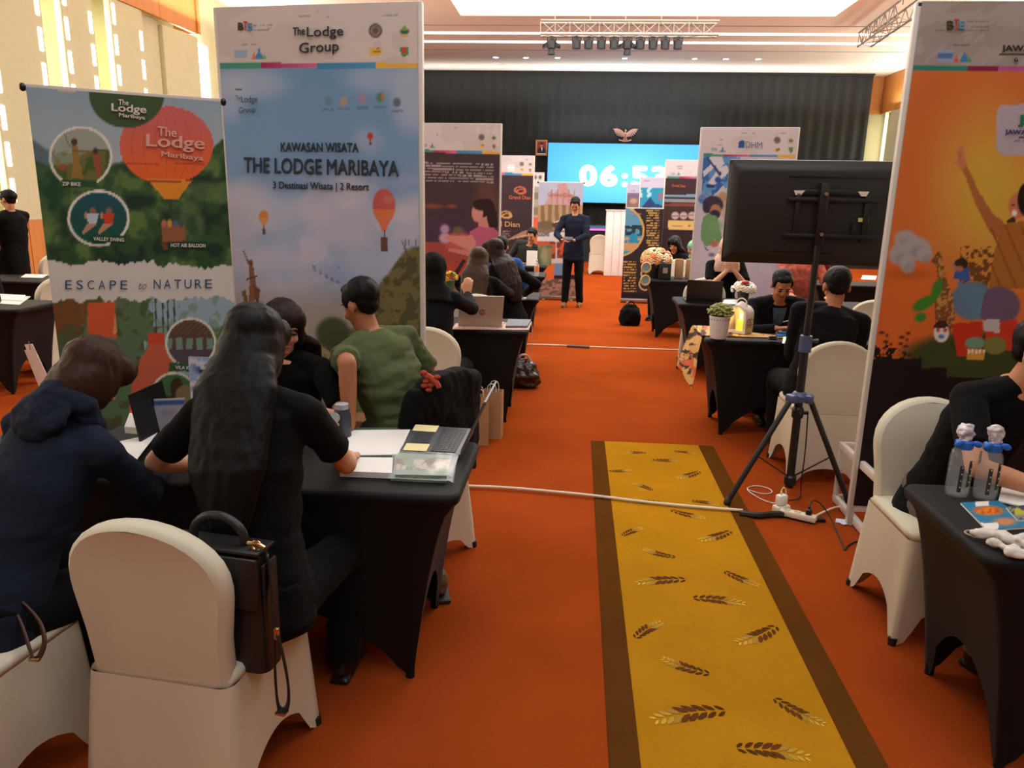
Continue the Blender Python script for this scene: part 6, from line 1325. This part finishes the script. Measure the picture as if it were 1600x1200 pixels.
# ================================================================= second and further tables on the left
lid = thing('laptop', 'silver laptop with a round red mark on its lid', 'laptop', (0, 0, 0)); m_sil = mat('silver_laptop', (176, 164, 148), .35, .02, metal=.5)
yb_ = 5.86; a, b, c, d = P(716, 513, yb_), P(784, 515, yb_), P(718, 462, yb_ - .05), P(788, 463, yb_ - .05); a.z = b.z = .765
MB().quad(a, b, d, c, .007).build('laptop_lid', m_sil, lid, False); MB().add([a, b, b + V((0, .23, 0)), a + V((0, .23, 0)), a - V((0, 0, .013)), b - V((0, 0, .013)), b + V((0, .23, -.013)), a + V((0, .23, -.013))], [(0, 1, 2, 3), (7, 6, 5, 4), (0, 4, 5, 1), (1, 5, 6, 2), (2, 6, 7, 3), (3, 7, 4, 0)]).build('laptop_base', m_sil, lid, False)
pn = (b - a).cross(c - a).normalized(); pn = pn if pn.y < 0 else -pn; lpl = Plane(a + pn * .004, pn)
cc = lpl.at(753, 488, .001); MB().cone(cc, cc + pn * .001, .024, n=28).build('round_mark', mat('red_mark', (150, 74, 58), .4), lid, False); letters(lpl, 'hp', 749.5, 491, 756.5, 491, 6.5, m_sil, lid, .03, off=.0035, slant=.2)
def box_on(name, label, cat, px, py, z, d, m, rot=0, yoff=0, bev=.003, group=None):
    q = G(px, py, z); return tag_loc(MB().box((0, 0, d[2] / 2), d, bev=bev).build(name, m), (q.x, q.y + yoff, z), rot, label, cat, group)
def tag_loc(o, loc, rot, label, cat, group=None): o.location = loc; o.rotation_euler = (0, 0, rot); return tag(o, label, cat, group)
flat('batik_strip', 'pink and white patterned cloth strip under the grey notebook', 'cloth', [(706, 514), (826, 515), (831, 503), (712, 505)], TZ, .004, mat('pink_batik', (206, 170, 156), .8, .5, 40))
flat('grey_notebook', 'closed slate grey notebook right of the silver laptop', 'notebook', [(790, 509), (824, 509), (830, 499), (794, 498)], TZ + .005, .016, mat('slate_cover', (92, 98, 110), .5))
ly = thing('lanyard', 'patterned lanyard hanging from the second left table edge', 'lanyard', (0, 0, 0)); e_ = V((-.345, 6.2, .75))
strap([(-.40, 6.22, .765), (-.345, 6.22, .768), (-.325, 6.22, .70), (-.33, 6.20, .50), (-.34, 6.20, .38)], .018, .003, mat('pink_batik', ()), 'lanyard_band', ly, (0, 1, 0))
hbk = thing('brown_handbag', 'glossy dark brown handbag on the carpet beside the second left table', 'bag', (-.44, 7.0, 0)); hb2 = MB()
hb2.loft([ringe((0, 0, z), Matrix.Identity(3), w, d, 20, 2.6) for z, w, d in ((.0, .11, .08), (.03, .15, .11), (.12, .155, .11), (.22, .12, .07), (.27, .06, .03))])
remeshed('bag_body', hb2, .010, mat('dark_brown_patent', (44, 26, 20), .25, .1, 6, .2, 30, spec=.7), hbk, 3, .5, (.035, .06, .06, .06, 2))
MB().tube([(-.05, 0, .24), (-.04, -.02, .31), (.03, -.02, .32), (.07, 0, .24)], .012, 8, 2).build('bag_handle', mat('pale_pink_scarf', ()), hbk)
# paper shopping bags under the second table
kb_ = None
for i, (px, y_, lab) in enumerate(((748, 5.25, 'brown paper shopping bag beside the ivory chair, nearer the front table'), (770, 5.42, 'brown paper shopping bag closer to the second left table leg'))):
    q = P(px, 640, y_)
    if kb_ is None:
        t = thing('paper_bag', lab, 'bag', (q.x, y_, 0), .15, 'brown paper bags under the second left table'); m_kraft = mat('kraft_paper', (170, 132, 92), .8, .08, 6, .1, 30)
        w = MB(); w_, d_, h_ = .14, .10, .36
        for c_, s_ in (((0, -d_ / 2, h_ / 2), (w_, .003, h_)), ((0, d_ / 2, h_ / 2), (w_, .003, h_)), ((-w_ / 2, 0, h_ / 2), (.003, d_, h_)), ((w_ / 2, 0, h_ / 2), (.003, d_, h_)), ((0, 0, .003), (w_, d_, .004))): w.box(c_, s_)
        w.build('bag_walls', m_kraft, t, False)
        for s in (-1, 1): MB().tube([(-.035, s * .047, h_ - .02), (-.03, s * .05, h_ + .06), (.03, s * .05, h_ + .06), (.035, s * .047, h_ - .02)], .003, 6, 2).build('rope_handle', mat('cream_cable', ()), t)
        kb_ = t
    else: dup(kb_, (q.x, y_, 0), -.1, lab, 'brown paper bags under the second left table')
def bouquet(name, label, loc, R, n, cols, vase=None, leafc=(70, 110, 50), fr=.02, squash=.8):
    t = thing(name, label, 'flowers', loc); rg = random.Random(hash(label) % 1000 if False else len(label))
    if vase: vase(t)
    lf = MB()
    for i in range(n):
        ph_ = rg.uniform(0, 2 * PI); th_ = math.acos(rg.uniform(-.15, 1)); p = V((R * math.sin(th_) * math.cos(ph_), R * math.sin(th_) * math.sin(ph_), R * squash * math.cos(th_)))
        m_ = cols[rg.randrange(len(cols))]; f = MB(); nrm_ = p.normalized() if p.length else V((0, 0, 1)); F = frame(V((0, 1, .01)) if abs(nrm_.z) > .99 else nrm_.cross(V((0, 0, 1))), nrm_)
        for k in range(6):
            a = k * PI / 3; f.ell(p + F @ V((math.cos(a) * fr * .7, math.sin(a) * fr * .7, 0)), (fr * .5, fr * .5, fr * .32), None, 6, 5)
        f.ell(p + nrm_ * fr * .25, fr * .38, None, 6, 5); f.build('blossom', m_, t)
    for i in range(n // 2):
        ph_ = rg.uniform(0, 2 * PI); p = V((R * .8 * math.cos(ph_), R * .8 * math.sin(ph_), -R * .15)); q_ = p * 1.35 + V((0, 0, rg.uniform(-.3, .3) * R)); w = V((-p.y, p.x, 0)).normalized() * fr * .5
        lf.quad(p * .6, p + w, q_, p - w, .001)
    lf.build('leaves', mat('leaf_green_%d_%d_%d' % leafc, leafc, .6, .1), t)
    return t
m_y = mat('yellow_petal', (226, 176, 50), .6); m_w = mat('white_petal', (232, 228, 218), .6); m_r = mat('red_petal', (170, 24, 30), .6); m_pe = mat('peach_petal', (232, 168, 120), .6); m_or = mat('orange_petal', (222, 140, 84), .6); m_cr = mat('cream_petal', (232, 208, 176), .6)
q = P(703, 434, 6.0); bouquet('yellow_flowers', 'small yellow flower posy beside the black headscarf', (-1.0 + .02, 6.0, q.z), .055, 12, [m_y, m_y, mat('pale_leaf', (150, 160, 60))], lambda t: MB().lathe([(0, -(q.z - TZ)), (.03, -(q.z - TZ)), (.032, -.06), (.04, -.02), (0, -.02)], n=16).build('vase', mat('green_vase', (70, 96, 60), .4), t), fr=.02)
flat('paper_sheet', 'white sheets on the third left table edge', 'paper', [(803, 467), (822, 467), (820, 459), (800, 459)], TZ, .01, m_paper)
q = G(838, 432, TZ); wb = thing('water_bottle', 'clear water bottle with an orange label on the fourth left table', 'bottle', (q.x, q.y + .05, TZ)); MB().lathe([(0, 0), (.03, 0), (.032, .02), (.032, .14), (.012, .18), (.012, .20), (0, .20)], n=16).build('bottle_body', mat('clear_plastic', ()), wb); MB().lathe([(.0325, .06), (.0325, .13)], n=16, caps=False).build('label', m_or, wb); MB().cone((0, 0, .20), (0, 0, .215), .014, n=12).build('cap', m_wpl, wb)
q = P(850, 402, 11.55); lf_ = thing('leaflet_stand', 'leaflet stand with a green picture on the farthest left table', 'sign', (q.x, 11.6, TZ)); qz = (q.x - .11, 11.55, TZ), (q.x + .11, 11.55, TZ), (q.x - .10, 11.6, TZ + .30), (q.x + .12, 11.6, TZ + .30)
def pt_leaf(A): A.c[:] = (120, 112, 76); A.mix(fbm(A.x, A.y, 8, 5) > .5, (84, 90, 60)); A.ell(850, 400, 5, 16, (160, 150, 120), .7, 3)
print_grid('picture', *[V(p) for p in qz], 16, 20, pt_leaf, lf_); MB().quad(V(qz[0]) + V((0, .01, 0)), V(qz[1]) + V((0, .01, 0)), V(qz[3]) + V((0, .01, 0)), V(qz[2]) + V((0, .01, 0)), .008).build('stand_back', m_paperg, lf_, False, world=True)
q = P(831, 402, 11.5); lf2 = thing('white_folder', 'upright white folder left of the leaflet stand', 'folder', (q.x, 11.5, TZ)); MB().quad((-.08, 0, 0), (.08, 0, 0), (.08, .03, .22), (-.08, .03, .22), .01).build('front_cover', m_paper, lf2, False); MB().quad((-.08, .06, 0), (.08, .06, 0), (.08, .035, .22), (-.08, .035, .22), .01).build('rear_cover', m_paper, lf2, False)
# far left table papers
for k, pts in enumerate(([(0, 474), (30, 476), (48, 463), (8, 461)], [(2, 468), (36, 470), (40, 461), (0, 459)])):
    flat('paper_sheet', ('lower' if k == 0 else 'upper') + ' loose white sheet on the table at the far left edge', 'paper', pts, TZ + .006 * k, .004, m_paper)
flat('paper_sheet', 'flat white sheet on the table behind, by the left wall', 'paper', [(32, 433), (66, 434), (74, 429), (40, 428)], TZ, .006, m_paper)
q = P(55, 570, 5.9); t = thing('hanging_leaflet', 'folded white leaflets sticking out beside the far left table', 'leaflet', (q.x, 5.9, q.z)); MB().quad((-.07, 0, .17), (.0, 0, .18), (.10, .02, -.15), (.02, .02, -.20), .004).quad((-.085, .01, .12), (-.01, .01, .14), (.08, .03, -.2), (.0, .03, -.25), .004).build('leaflet_sheet', m_paper, t, False); MB().cone((-.03, 0, .20), (-.025, 0, .13), .004, n=6).build('clip', m_steel, t)
t['label'] = 'folded white leaflets hung below the table at the far left edge'

# ================================================================= right side tables
m_bat = mat('batik_cloth', attr='print', rough=.8, var=.03)
def pt_batik(A): 
    A.c[:] = (206, 164, 96); n = fbm(A.x, A.y * 1.3, 7, 4); A.mix(n > .56, (120, 76, 36)); A.mix((n > .62), (54, 32, 20)); A.mix(fbm(A.x, A.y, 9, 14) > .66, (206, 96, 60)); 
bt = thing('batik_runner', 'brown batik table runner hanging over the aisle end of the lantern table', 'tablecloth', (0, 0, 0))
A0, A1 = V((.985, 5.86, .757)), V((.985, 6.26, .757))
print_grid('runner_top', V((.985, 5.80, .757)), V((2.2, 5.84, .757)), V((.985, 6.28, .757)), V((2.2, 6.26, .757)), 120, 40, pt_batik, bt, m_bat)
e0, e1 = G(1069, 560, .40), G(1104, 590, .40)
print_grid('runner_drop', V((.865, 6.22, .45)), V((.94, 5.78, .34)), V((.985, 6.28, .757)), V((.985, 5.80, .757)), 40, 60, pt_batik, bt, m_bat, wave=.03, nrm=V((-1, 0, 0)))
q = G(1124, 531, TZ); pot = thing('potted_plant', 'small bushy green plant in a white pot on the lantern table', 'plant', (q.x, q.y + .05, TZ + .004))
MB().lathe([(0, 0), (.058, 0), (.062, .01), (.074, .13), (.078, .165), (.074, .168), (.068, .14), (0, .13)], n=28).build('pot', mat('white_enamel_pot', (222, 220, 224), .35), pot)
fr_ = MB()
for k in range(22): a = 2 * PI * k / 22; fr_.ell((.0745 * math.cos(a), .0745 * math.sin(a), .145), (.004, .004, .006), None, 6, 5)
fr_.build('pot_holes', mat('grey_dots', (120, 116, 116)), pot.children[0])['kind'] = 'stuff'
cr = MB(); rg = random.Random(5)
for k in range(230):
    ph_ = rg.uniform(0, 2 * PI); th_ = math.acos(rg.uniform(-.2, 1)); R_ = rg.uniform(.055, .10); cr.ell((R_ * math.sin(th_) * math.cos(ph_), R_ * math.sin(th_) * math.sin(ph_), .19 + R_ * .75 * math.cos(th_)), (.012, .012, .009), None, 6, 4)
o = cr.build('foliage', mat('pale_green_foliage', (150, 160, 96), .6, .35, 60), pot, 'all'); o['kind'] = 'stuff'
MB().cone((0, 0, .12), (0, 0, .22), .05, .07, 12).build('stem_mass', mat('dark_stems', (70, 84, 40)), pot)
# lantern
q = G(1158, 524, TZ); ln = thing('candle_lantern', 'white metal lantern with a glowing candle on the batik runner', 'lantern', (q.x, q.y + .08, TZ + .01), D2(-42)); m_lan = mat('white_lantern_metal', (220, 214, 206), .4)
Lw, Lh = .16, .165
def arch(w, h, r=None, n=10):
    r = w / 2; return [(-w / 2, 0), (w / 2, 0)] + [(r * math.cos(PI * k / n), h - r * .75 + r * .75 * math.sin(PI * k / n)) for k in range(n + 1)]
def frame_prism(mb, outer, inner, c, ex, ey, th):
    n = len(outer); ex = V(ex); ey = V(ey); nn = ex.cross(ey); vs = []
    for s in (th / 2, -th / 2):
        for pl_ in (outer, inner): vs += [V(c) + ex * p[0] + ey * p[1] + nn * s for p in pl_]
    fs = []
    for i in range(n):
        j = (i + 1) % n; fs += [(i, j, n + j, n + i), (2 * n + i, 3 * n + i, 3 * n + j, 2 * n + j), (i, 2 * n + i, 2 * n + j, j), (n + i, n + j, 3 * n + j, 3 * n + i)]
    return mb.add(vs, fs)
ao = arch(Lw, .215); ai = [(p[0] * .74, .022 + p[1] * .82) for p in ao]
f = MB(); frame_prism(f, ao, ai, (0, -.055, 0), (1, 0, 0), (0, 0, 1), .006); f.build('front_frame', m_lan, ln, False)
MB().prism(ao, (0, .055, 0), (1, 0, 0), (0, 0, 1), .006).build('rear_panel', m_lan, ln, False)
sh_ = MB(); L_ = [V((p[0], -.055, p[1])) for p in ao[1:]] + [V((-Lw / 2, -.055, 0))]; R2 = [V((p.x, .055, p.z)) for p in L_]; k_ = len(L_)
sh_.add(L_ + R2, [(i, i + 1, k_ + i + 1, k_ + i) for i in range(k_ - 1)]); o = sh_.build('curved_shell', m_lan, ln, 'all'); md = o.modifiers.new('t', 'SOLIDIFY'); md.thickness = .004
MB().box((0, 0, .006), (Lw, .115, .012), bev=.003).build('base_plate', m_lan, ln)
sc2 = MB()
for (dy, dz, r_) in ((-.02, .10, .018), (.02, .10, .018), (-.02, .06, .014), (.02, .06, .014)): sc2.tube([(Lw / 2 + .004, dy + r_ * math.cos(t), dz + r_ * math.sin(t)) for t in [k * PI / 5 for k in range(9)]], .003, 5)
sc2.build('scroll_ornament', mat('bronze_scroll', (150, 110, 84), .4), ln)
for sx in (-1, 1):
    for sy in (-1, 1): MB().ell((sx * .065, sy * .04, -.004), .010, None, 8, 6).build('foot', m_lan, ln)
MB().lathe([(.05, .205), (.03, .225), (.012, .24), (.0, .242)], n=16).build('cap', m_lan, ln); MB().tube([(-.045, 0, .21), (-.04, 0, .25), (0, 0, .27), (.04, 0, .25), (.045, 0, .21)], .005, 8, 2).build('carry_ring', m_lan, ln)
cd = thing('candle', 'yellow candle glowing inside the white lantern', 'candle', (q.x, q.y + .06, TZ + .024)); MB().lathe([(0, 0), (.032, 0), (.032, .085), (.024, .09), (0, .085)], n=20).build('wax', mat('glowing_wax', (255, 190, 60), .5, emit=1.0), cd); MB().lathe([(0, .088), (.008, .10), (.009, .112), (.004, .13), (0, .138)], n=10).build('flame', mat('candle_flame', (255, 226, 120), emit=14), cd)
pl_ = bpy.data.lights.new('candle_glow', 'POINT'); pl_.energy = 0.8; pl_.color = (1, .66, .25); pl_.shadow_soft_size = .02; po_ = bpy.data.objects.new('candle_glow', pl_); C.objects.link(po_); po_.location = (q.x - .0, q.y + .02, TZ + .15)
flat('blue_booklet', 'small blue booklet under the writing hand by the lantern', 'booklet', [(1212, 524), (1234, 524), (1234, 518), (1216, 518)], TZ + .008, .01, mat('bright_blue_card', (40, 120, 190), .4))
flat('paper_sheet', 'white sheet on the lantern table beside the blue booklet', 'paper', [(1222, 536), (1240, 537), (1240, 527), (1224, 526)], TZ + .008, .004, m_paper)
q = G(1208, 534, TZ); mk = thing('stapler', 'small black stapler on the lantern table edge', 'stapler', (q.x, q.y + .02, TZ + .01)); MB().box((0, 0, .006), (.06, .03, .012), bev=.003).build('base', m_plast, mk); MB().box((0, 0, .022), (.055, .022, .014), bev=.005).build('arm', m_plast, mk)
pen = P(1237, 500, 6.1); o = MB().cone((0, 0, 0), (-.07, -.02, -.015), .004, .003, 8).build('pen', m_steel); o.location = pen; tag(o, 'slim pale pen held up by the suited person', 'pen')
# second right table
lk = thing('laptop', 'open black laptop on the second right table, lid towards the camera', 'laptop', (0, 0, 0)); yk = 7.78; a, b, c, d = P(1072, 472, yk), P(1128, 475, yk), P(1074, 437, yk - .05), P(1130, 440, yk - .05); a.z = b.z = TZ + .014
m_lk = mat('black_laptop_lid', (34, 28, 26), .3, .03); MB().quad(a, b, d, c, .007).build('laptop_lid', m_lk, lk, False); MB().add([a, b, b + V((0, .23, 0)), a + V((0, .23, 0)), a - V((0, 0, .013)), b - V((0, 0, .013)), b + V((0, .23, -.013)), a + V((0, .23, -.013))], [(0, 1, 2, 3), (7, 6, 5, 4), (0, 4, 5, 1), (1, 5, 6, 2), (2, 6, 7, 3), (3, 7, 4, 0)]).build('laptop_base', m_lk, lk, False)
q = P(1162, 452, 7.95); bouquet('white_flowers', 'white flower arrangement with one red bloom behind the lantern', (q.x, 7.95, q.z), .11, 34, [m_w, m_w, m_w, m_cr], lambda t: MB().lathe([(0, -(q.z - TZ)), (.05, -(q.z - TZ)), (.06, -.05), (.05, -.01), (0, -.01)], n=16).build('bowl', mat('dark_bowl', (40, 50, 40), .4), t), fr=.034, squash=.6)
o = MB()
for k in range(8): o.ell((.02 * math.cos(k * PI / 4), .02 * math.sin(k * PI / 4) - .05, .075), (.02, .02, .014), None, 8, 6)
o = o.build('red_bloom', m_r, bpy.data.objects['white_flowers'])
flat('paper_sheet', 'white papers beside the open black laptop', 'paper', [(1128, 474), (1150, 475), (1152, 468), (1132, 468)], TZ, .008, m_paper)
# third right table
for k_, (lab_, pts_) in enumerate((('white sheet on the table seen just under the television', [(1345, 436), (1368, 437), (1370, 431), (1348, 430)]), ('smaller white sheet on the table under the television, nearer the orange banner', [(1374, 438), (1388, 439), (1390, 433), (1376, 432)]))): flat('paper_sheet', lab_, 'paper', pts_, TZ, .006, m_paper)
q = P(1026, 402, 10.2); bouquet('peach_flowers', 'big round arrangement of peach and cream roses on the third right table', (q.x, 10.2, q.z - .03), .19, 90, [m_pe, m_pe, m_or, m_cr, m_cr, mat('green_bud', (150, 160, 90))], lambda t: MB().lathe([(0, -(q.z - .03 - TZ)), (.09, -(q.z - .03 - TZ)), (.12, -.08), (.14, -.02), (0, -.02)], n=20).build('black_bowl', m_plast, t), fr=.040, squash=.75)
q = P(1038, 434, 10.0); bx = thing('black_box', 'black box with a small pale square on its front, before the peach flowers', 'box', (q.x, 10.0, TZ)); MB().box((0, 0, .105), (.15, .10, .21), bev=.006).build('box_body', m_plast, bx); MB().box((0, -.052, .12), (.06, .003, .07)).build('pale_square', mat('pale_card', (150, 144, 140)), bx)
for i, (px, lab) in enumerate(((1060, 'left'), (1077, 'right'))):
    q = P(px, 432, 10.25); o = MB().box((0, 0, .125), (.10, .08, .25), bev=.003).build('kraft_carton', mat('kraft_paper', ())); tag_loc(o, (q.x, 10.25, TZ), .05, '%s upright brown carton right of the black box' % lab, 'carton', 'brown cartons on the third right table')
for i, (px, py) in enumerate(((1003, 418), (1006, 438))):
    q = P(px, py, 9.85); pts_ = [(.055 * math.cos(t), 0, .06 * math.sin(t)) for t in [k * PI / 9 for k in range(19)]]
    t = thing('round_ornament', ('upper' if i == 0 else 'lower') + ' round ribbon ornament hanging at the aisle end of the third right table', 'ornament', (.905, 9.85, q.z), D2(8)); MB().tube(pts_, .014, 8).build('ring', mat('gold_ribbon', (190, 168, 110), .4), t); MB().lathe([(0, -.004), (.045, -.004), (.045, .004), (0, .004)], n=16).build('disc', mat('pale_blue_disc', (120, 160, 170), .4), t).rotation_euler = (PI / 2, 0, 0); MB().cone((0, 0, .06), (0, 0, .10), .004, n=6).build('hanging_cord', mat('gold_ribbon', ()), t)
q = P(1004, 478, 10.5); bg = thing('black_backpack', 'black backpack on the carpet at the foot of the third right table', 'bag', (.82, 10.9, 0)); b_ = MB(); b_.loft([ringe((0, 0, z), Matrix.Identity(3), w, d, 18, 2.8) for z, w, d in ((0, .14, .10), (.08, .16, .12), (.22, .14, .10), (.30, .07, .05))]); remeshed('bag_body', b_, .012, m_blk, bg, 3, .5, (.03, .08, .08, .08, 2)); MB().tube([(-.05, 0, .27), (-.03, 0, .34), (.03, 0, .34), (.05, 0, .27)], .008, 6, 2).build('bag_handle', m_blk, bg)
# white counter down the aisle
q = G(957, 431); wc = thing('white_counter', 'plain white upright counter box far down the aisle', 'counter', (q.x + .05, q.y + .2, 0)); a = P(944, 329, q.y); hh = a.z
for sx in (-1, 0, 1): MB().box((sx * .17, 0, hh / 2), (.166, .36, hh), bev=.006).build('counter_panel', mat('white_board', (232, 226, 222), .5), wc)
MB().box((0, 0, hh + .01), (.54, .40, .02), bev=.006).build('counter_top', mat('white_board', ()), wc)
# right foreground table
m_glass = mat('bottle_glass', (225, 235, 235), .03, 0, alpha=.09, spec=1.0); m_ribb = mat('blue_ribbon', (40, 110, 210), .4); m_cel = mat('crinkled_cellophane', (206, 200, 204), .2, .25, 30, .8, 60, spec=1)
def glass_bottle(label, px, py, yo, s=1.0, lean=0):
    q = G(px, py, TZ); t = thing('glass_bottle', label, 'bottle', (q.x, q.y + yo, TZ + .002), lean, 'gift-wrapped bottles on the right table')
    MB().lathe([(0, 0), (.034, 0), (.038, .008), (.039, .02), (.039, .145), (.034, .165), (.024, .178), (.023, .19), (.021, .19), (.022, .178), (.031, .163), (.036, .145), (.036, .02), (.03, .006), (0, .006)], n=28).build('glass_wall', m_glass, t)
    dk = mat('navy_sticker', (36, 48, 66), .5); yl = mat('yellow_fleck', (190, 160, 50), .5); w = MB(); w2 = MB()
    for k, a0 in enumerate((-1.9, -1.2, 2.0)):
        for j in range(8):
            a = a0; z = .022 + .012 * j + .02 * k; r = .0395
            w.add([(r * math.cos(a - .16), r * math.sin(a - .16), z), (r * math.cos(a + .16), r * math.sin(a + .16), z), (r * math.cos(a + .16), r * math.sin(a + .16), z + .012), (r * math.cos(a - .16), r * math.sin(a - .16), z + .012)], [(0, 1, 2, 3)])
            if j % 2: w2.ell((.0402 * math.cos(a + .05), .0402 * math.sin(a + .05), z + .006), .003, None, 6, 4)
    w.build('sticker_strip', dk, t, False); w2.build('yellow_flecks', yl, t)['kind'] = 'stuff'
    rb_ = MB().lathe([(.026, .172), (.030, .178), (.029, .198), (.020, .203)], n=20, caps=False).build('ribbon_band', m_ribb, t)
    for s_ in (-1, 1): MB().ell((s_ * .030, -.026, .196), (.018, .006, .011), Matrix.Rotation(s_ * .4, 3, 'Y')).build('ribbon_loop', m_ribb, rb_)
    tp_ = MB(); tp_.loft([ringe((0, 0, z), Matrix.Identity(3), w_, w_, 14) for z, w_ in ((.195, .016), (.21, .018), (.23, .028), (.25, .026), (.262, .012))]); remeshed('cellophane_top', tp_, .005, m_cel, t, 1, .4, (.02, .02, .02, .02, 7 + int(px)))
glass_bottle('gift bottle with blue ribbon, nearer the left end of the right foreground table', 1501, 779, .035)
glass_bottle('gift bottle with blue ribbon and a crumpled cellophane top leaning right, beside the other', 1543, 782, .025)
bk = thing('blue_booklet', 'blue booklet with orange lettering on the right foreground table', 'booklet', (0, 0, 0)); a, b, c, d = G(1543, 828, TZ + .006), G(1620, 822, TZ + .006), G(1501, 785, TZ + .006), G(1560, 782, TZ + .006)
def pt_bk(A): A.c[:] = (40, 118, 156); A.mix((A.x > 1524) & (A.x < 1545) & (A.y < 791), (230, 226, 220)); A.ell(1545, 798, 22, 7, (216, 120, 40), 1, 3); A.mix((fbm(A.x, A.y, 4, 3) > .55) & (abs(A.y - 798) < 6) & (A.x > 1522) & (A.x < 1566), (190, 80, 30)); A.ell(1570, 815, 18, 6, (190, 130, 90), 1, 3); A.mix((A.y > 817) & (A.x < 1560), (224, 222, 218))
print_grid('booklet_cover', a, b, c, d, 50, 30, pt_bk, bk); MB().quad(a - V((0, 0, .004)), b - V((0, 0, .004)), d - V((0, 0, .004)), c - V((0, 0, .004)), .005).build('booklet_pages', m_paper, bk, False)
flat('white_sheet', 'white sheets behind the blue booklet on the right foreground table', 'paper', [(1560, 782), (1640, 800), (1640, 760), (1566, 758)], TZ, .005, m_paper)
b2 = thing('picture_booklet', 'yellow-green picture booklet at the right edge behind the blue one', 'booklet', (0, 0, 0)); a, b, c, d = G(1590, 812, TZ + .012), G(1650, 812, TZ + .012), G(1572, 792, TZ + .012), G(1630, 786, TZ + .012)
def pt_b2(A): A.c[:] = (120, 130, 130); A.ell(1592, 798, 14, 7, (180, 180, 70), 1, 3); A.mix(fbm(A.x, A.y, 6, 3) > .6, (60, 66, 90))
print_grid('booklet_cover', a, b, c, d, 24, 14, pt_b2, b2); MB().quad(a - V((0, 0, .004)), b - V((0, 0, .004)), d - V((0, 0, .004)), c - V((0, 0, .004)), .005).build('booklet_pages', m_paper, b2, False)
wbg = thing('cloth_pouch', 'crumpled white drawstring pouch at the front of the right table', 'pouch', (0, 0, 0)); cm = MB(); p0, p1, p2, p3 = G(1520, 832, TZ + .02), G(1560, 838, TZ + .022), G(1600, 850, TZ + .025), G(1660, 850, TZ + .025)
cm.cap(p0, p1, .010, .020); cm.cap(p1, p2, .020, .026); cm.cap(p2, p3, .026, .03); cm.cap(G(1545, 846, TZ + .015), G(1590, 862, TZ + .018), .010, .016); cm.cap(G(1575, 862, TZ + .016), G(1640, 872, TZ + .016), .013, .015)
remeshed('pouch_cloth', cm, .005, mat('white_gauze', (206, 198, 190), .8, .06), wbg, 2, .5, (.014, .02, .02, .02, 5)); MB().tube([G(1525, 840, TZ + .006), G(1505, 832, TZ + .006), G(1512, 828, TZ + .008), G(1524, 831, TZ + .012)], .003, 6, 2).build('drawstring', mat('grey_cord', (150, 144, 130)), wbg)
bpy.data.objects.remove(hb)
# handbag body the brown strap belongs to
hb = thing('dark_handbag', 'dark brown handbag on the lower left chair beside the navy fleece', 'bag', (-1.86, 1.68, .51), .2); MB().box((0, 0, .10), (.20, .10, .20), bev=.03).build('bag_body', m_brleather, hb); MB().box((0, -.052, .15), (.18, .01, .10), bev=.004).build('bag_flap', m_brleather, hb)
# sneaker-clad foot beside the front table is a loose shoe under the chair
q = G(686, 925); sk = thing('patterned_sneaker', 'brown patterned sneaker under the right end of the front table', 'shoe', (q.x, q.y, 0), D2(15)); s_ = MB(); s_.ell((0, .02, .05), (.042, .12, .045), None, 16, 9); s_.ell((0, -.045, .085), (.038, .05, .05), None, 14, 9); remeshed('shoe_upper', s_, .006, mat('patterned_brown_cloth', (96, 74, 56), .7, .5, 60), sk, 2); MB().box((0, .01, .010), (.088, .25, .02), bev=.009).build('sole', m_foot, sk)
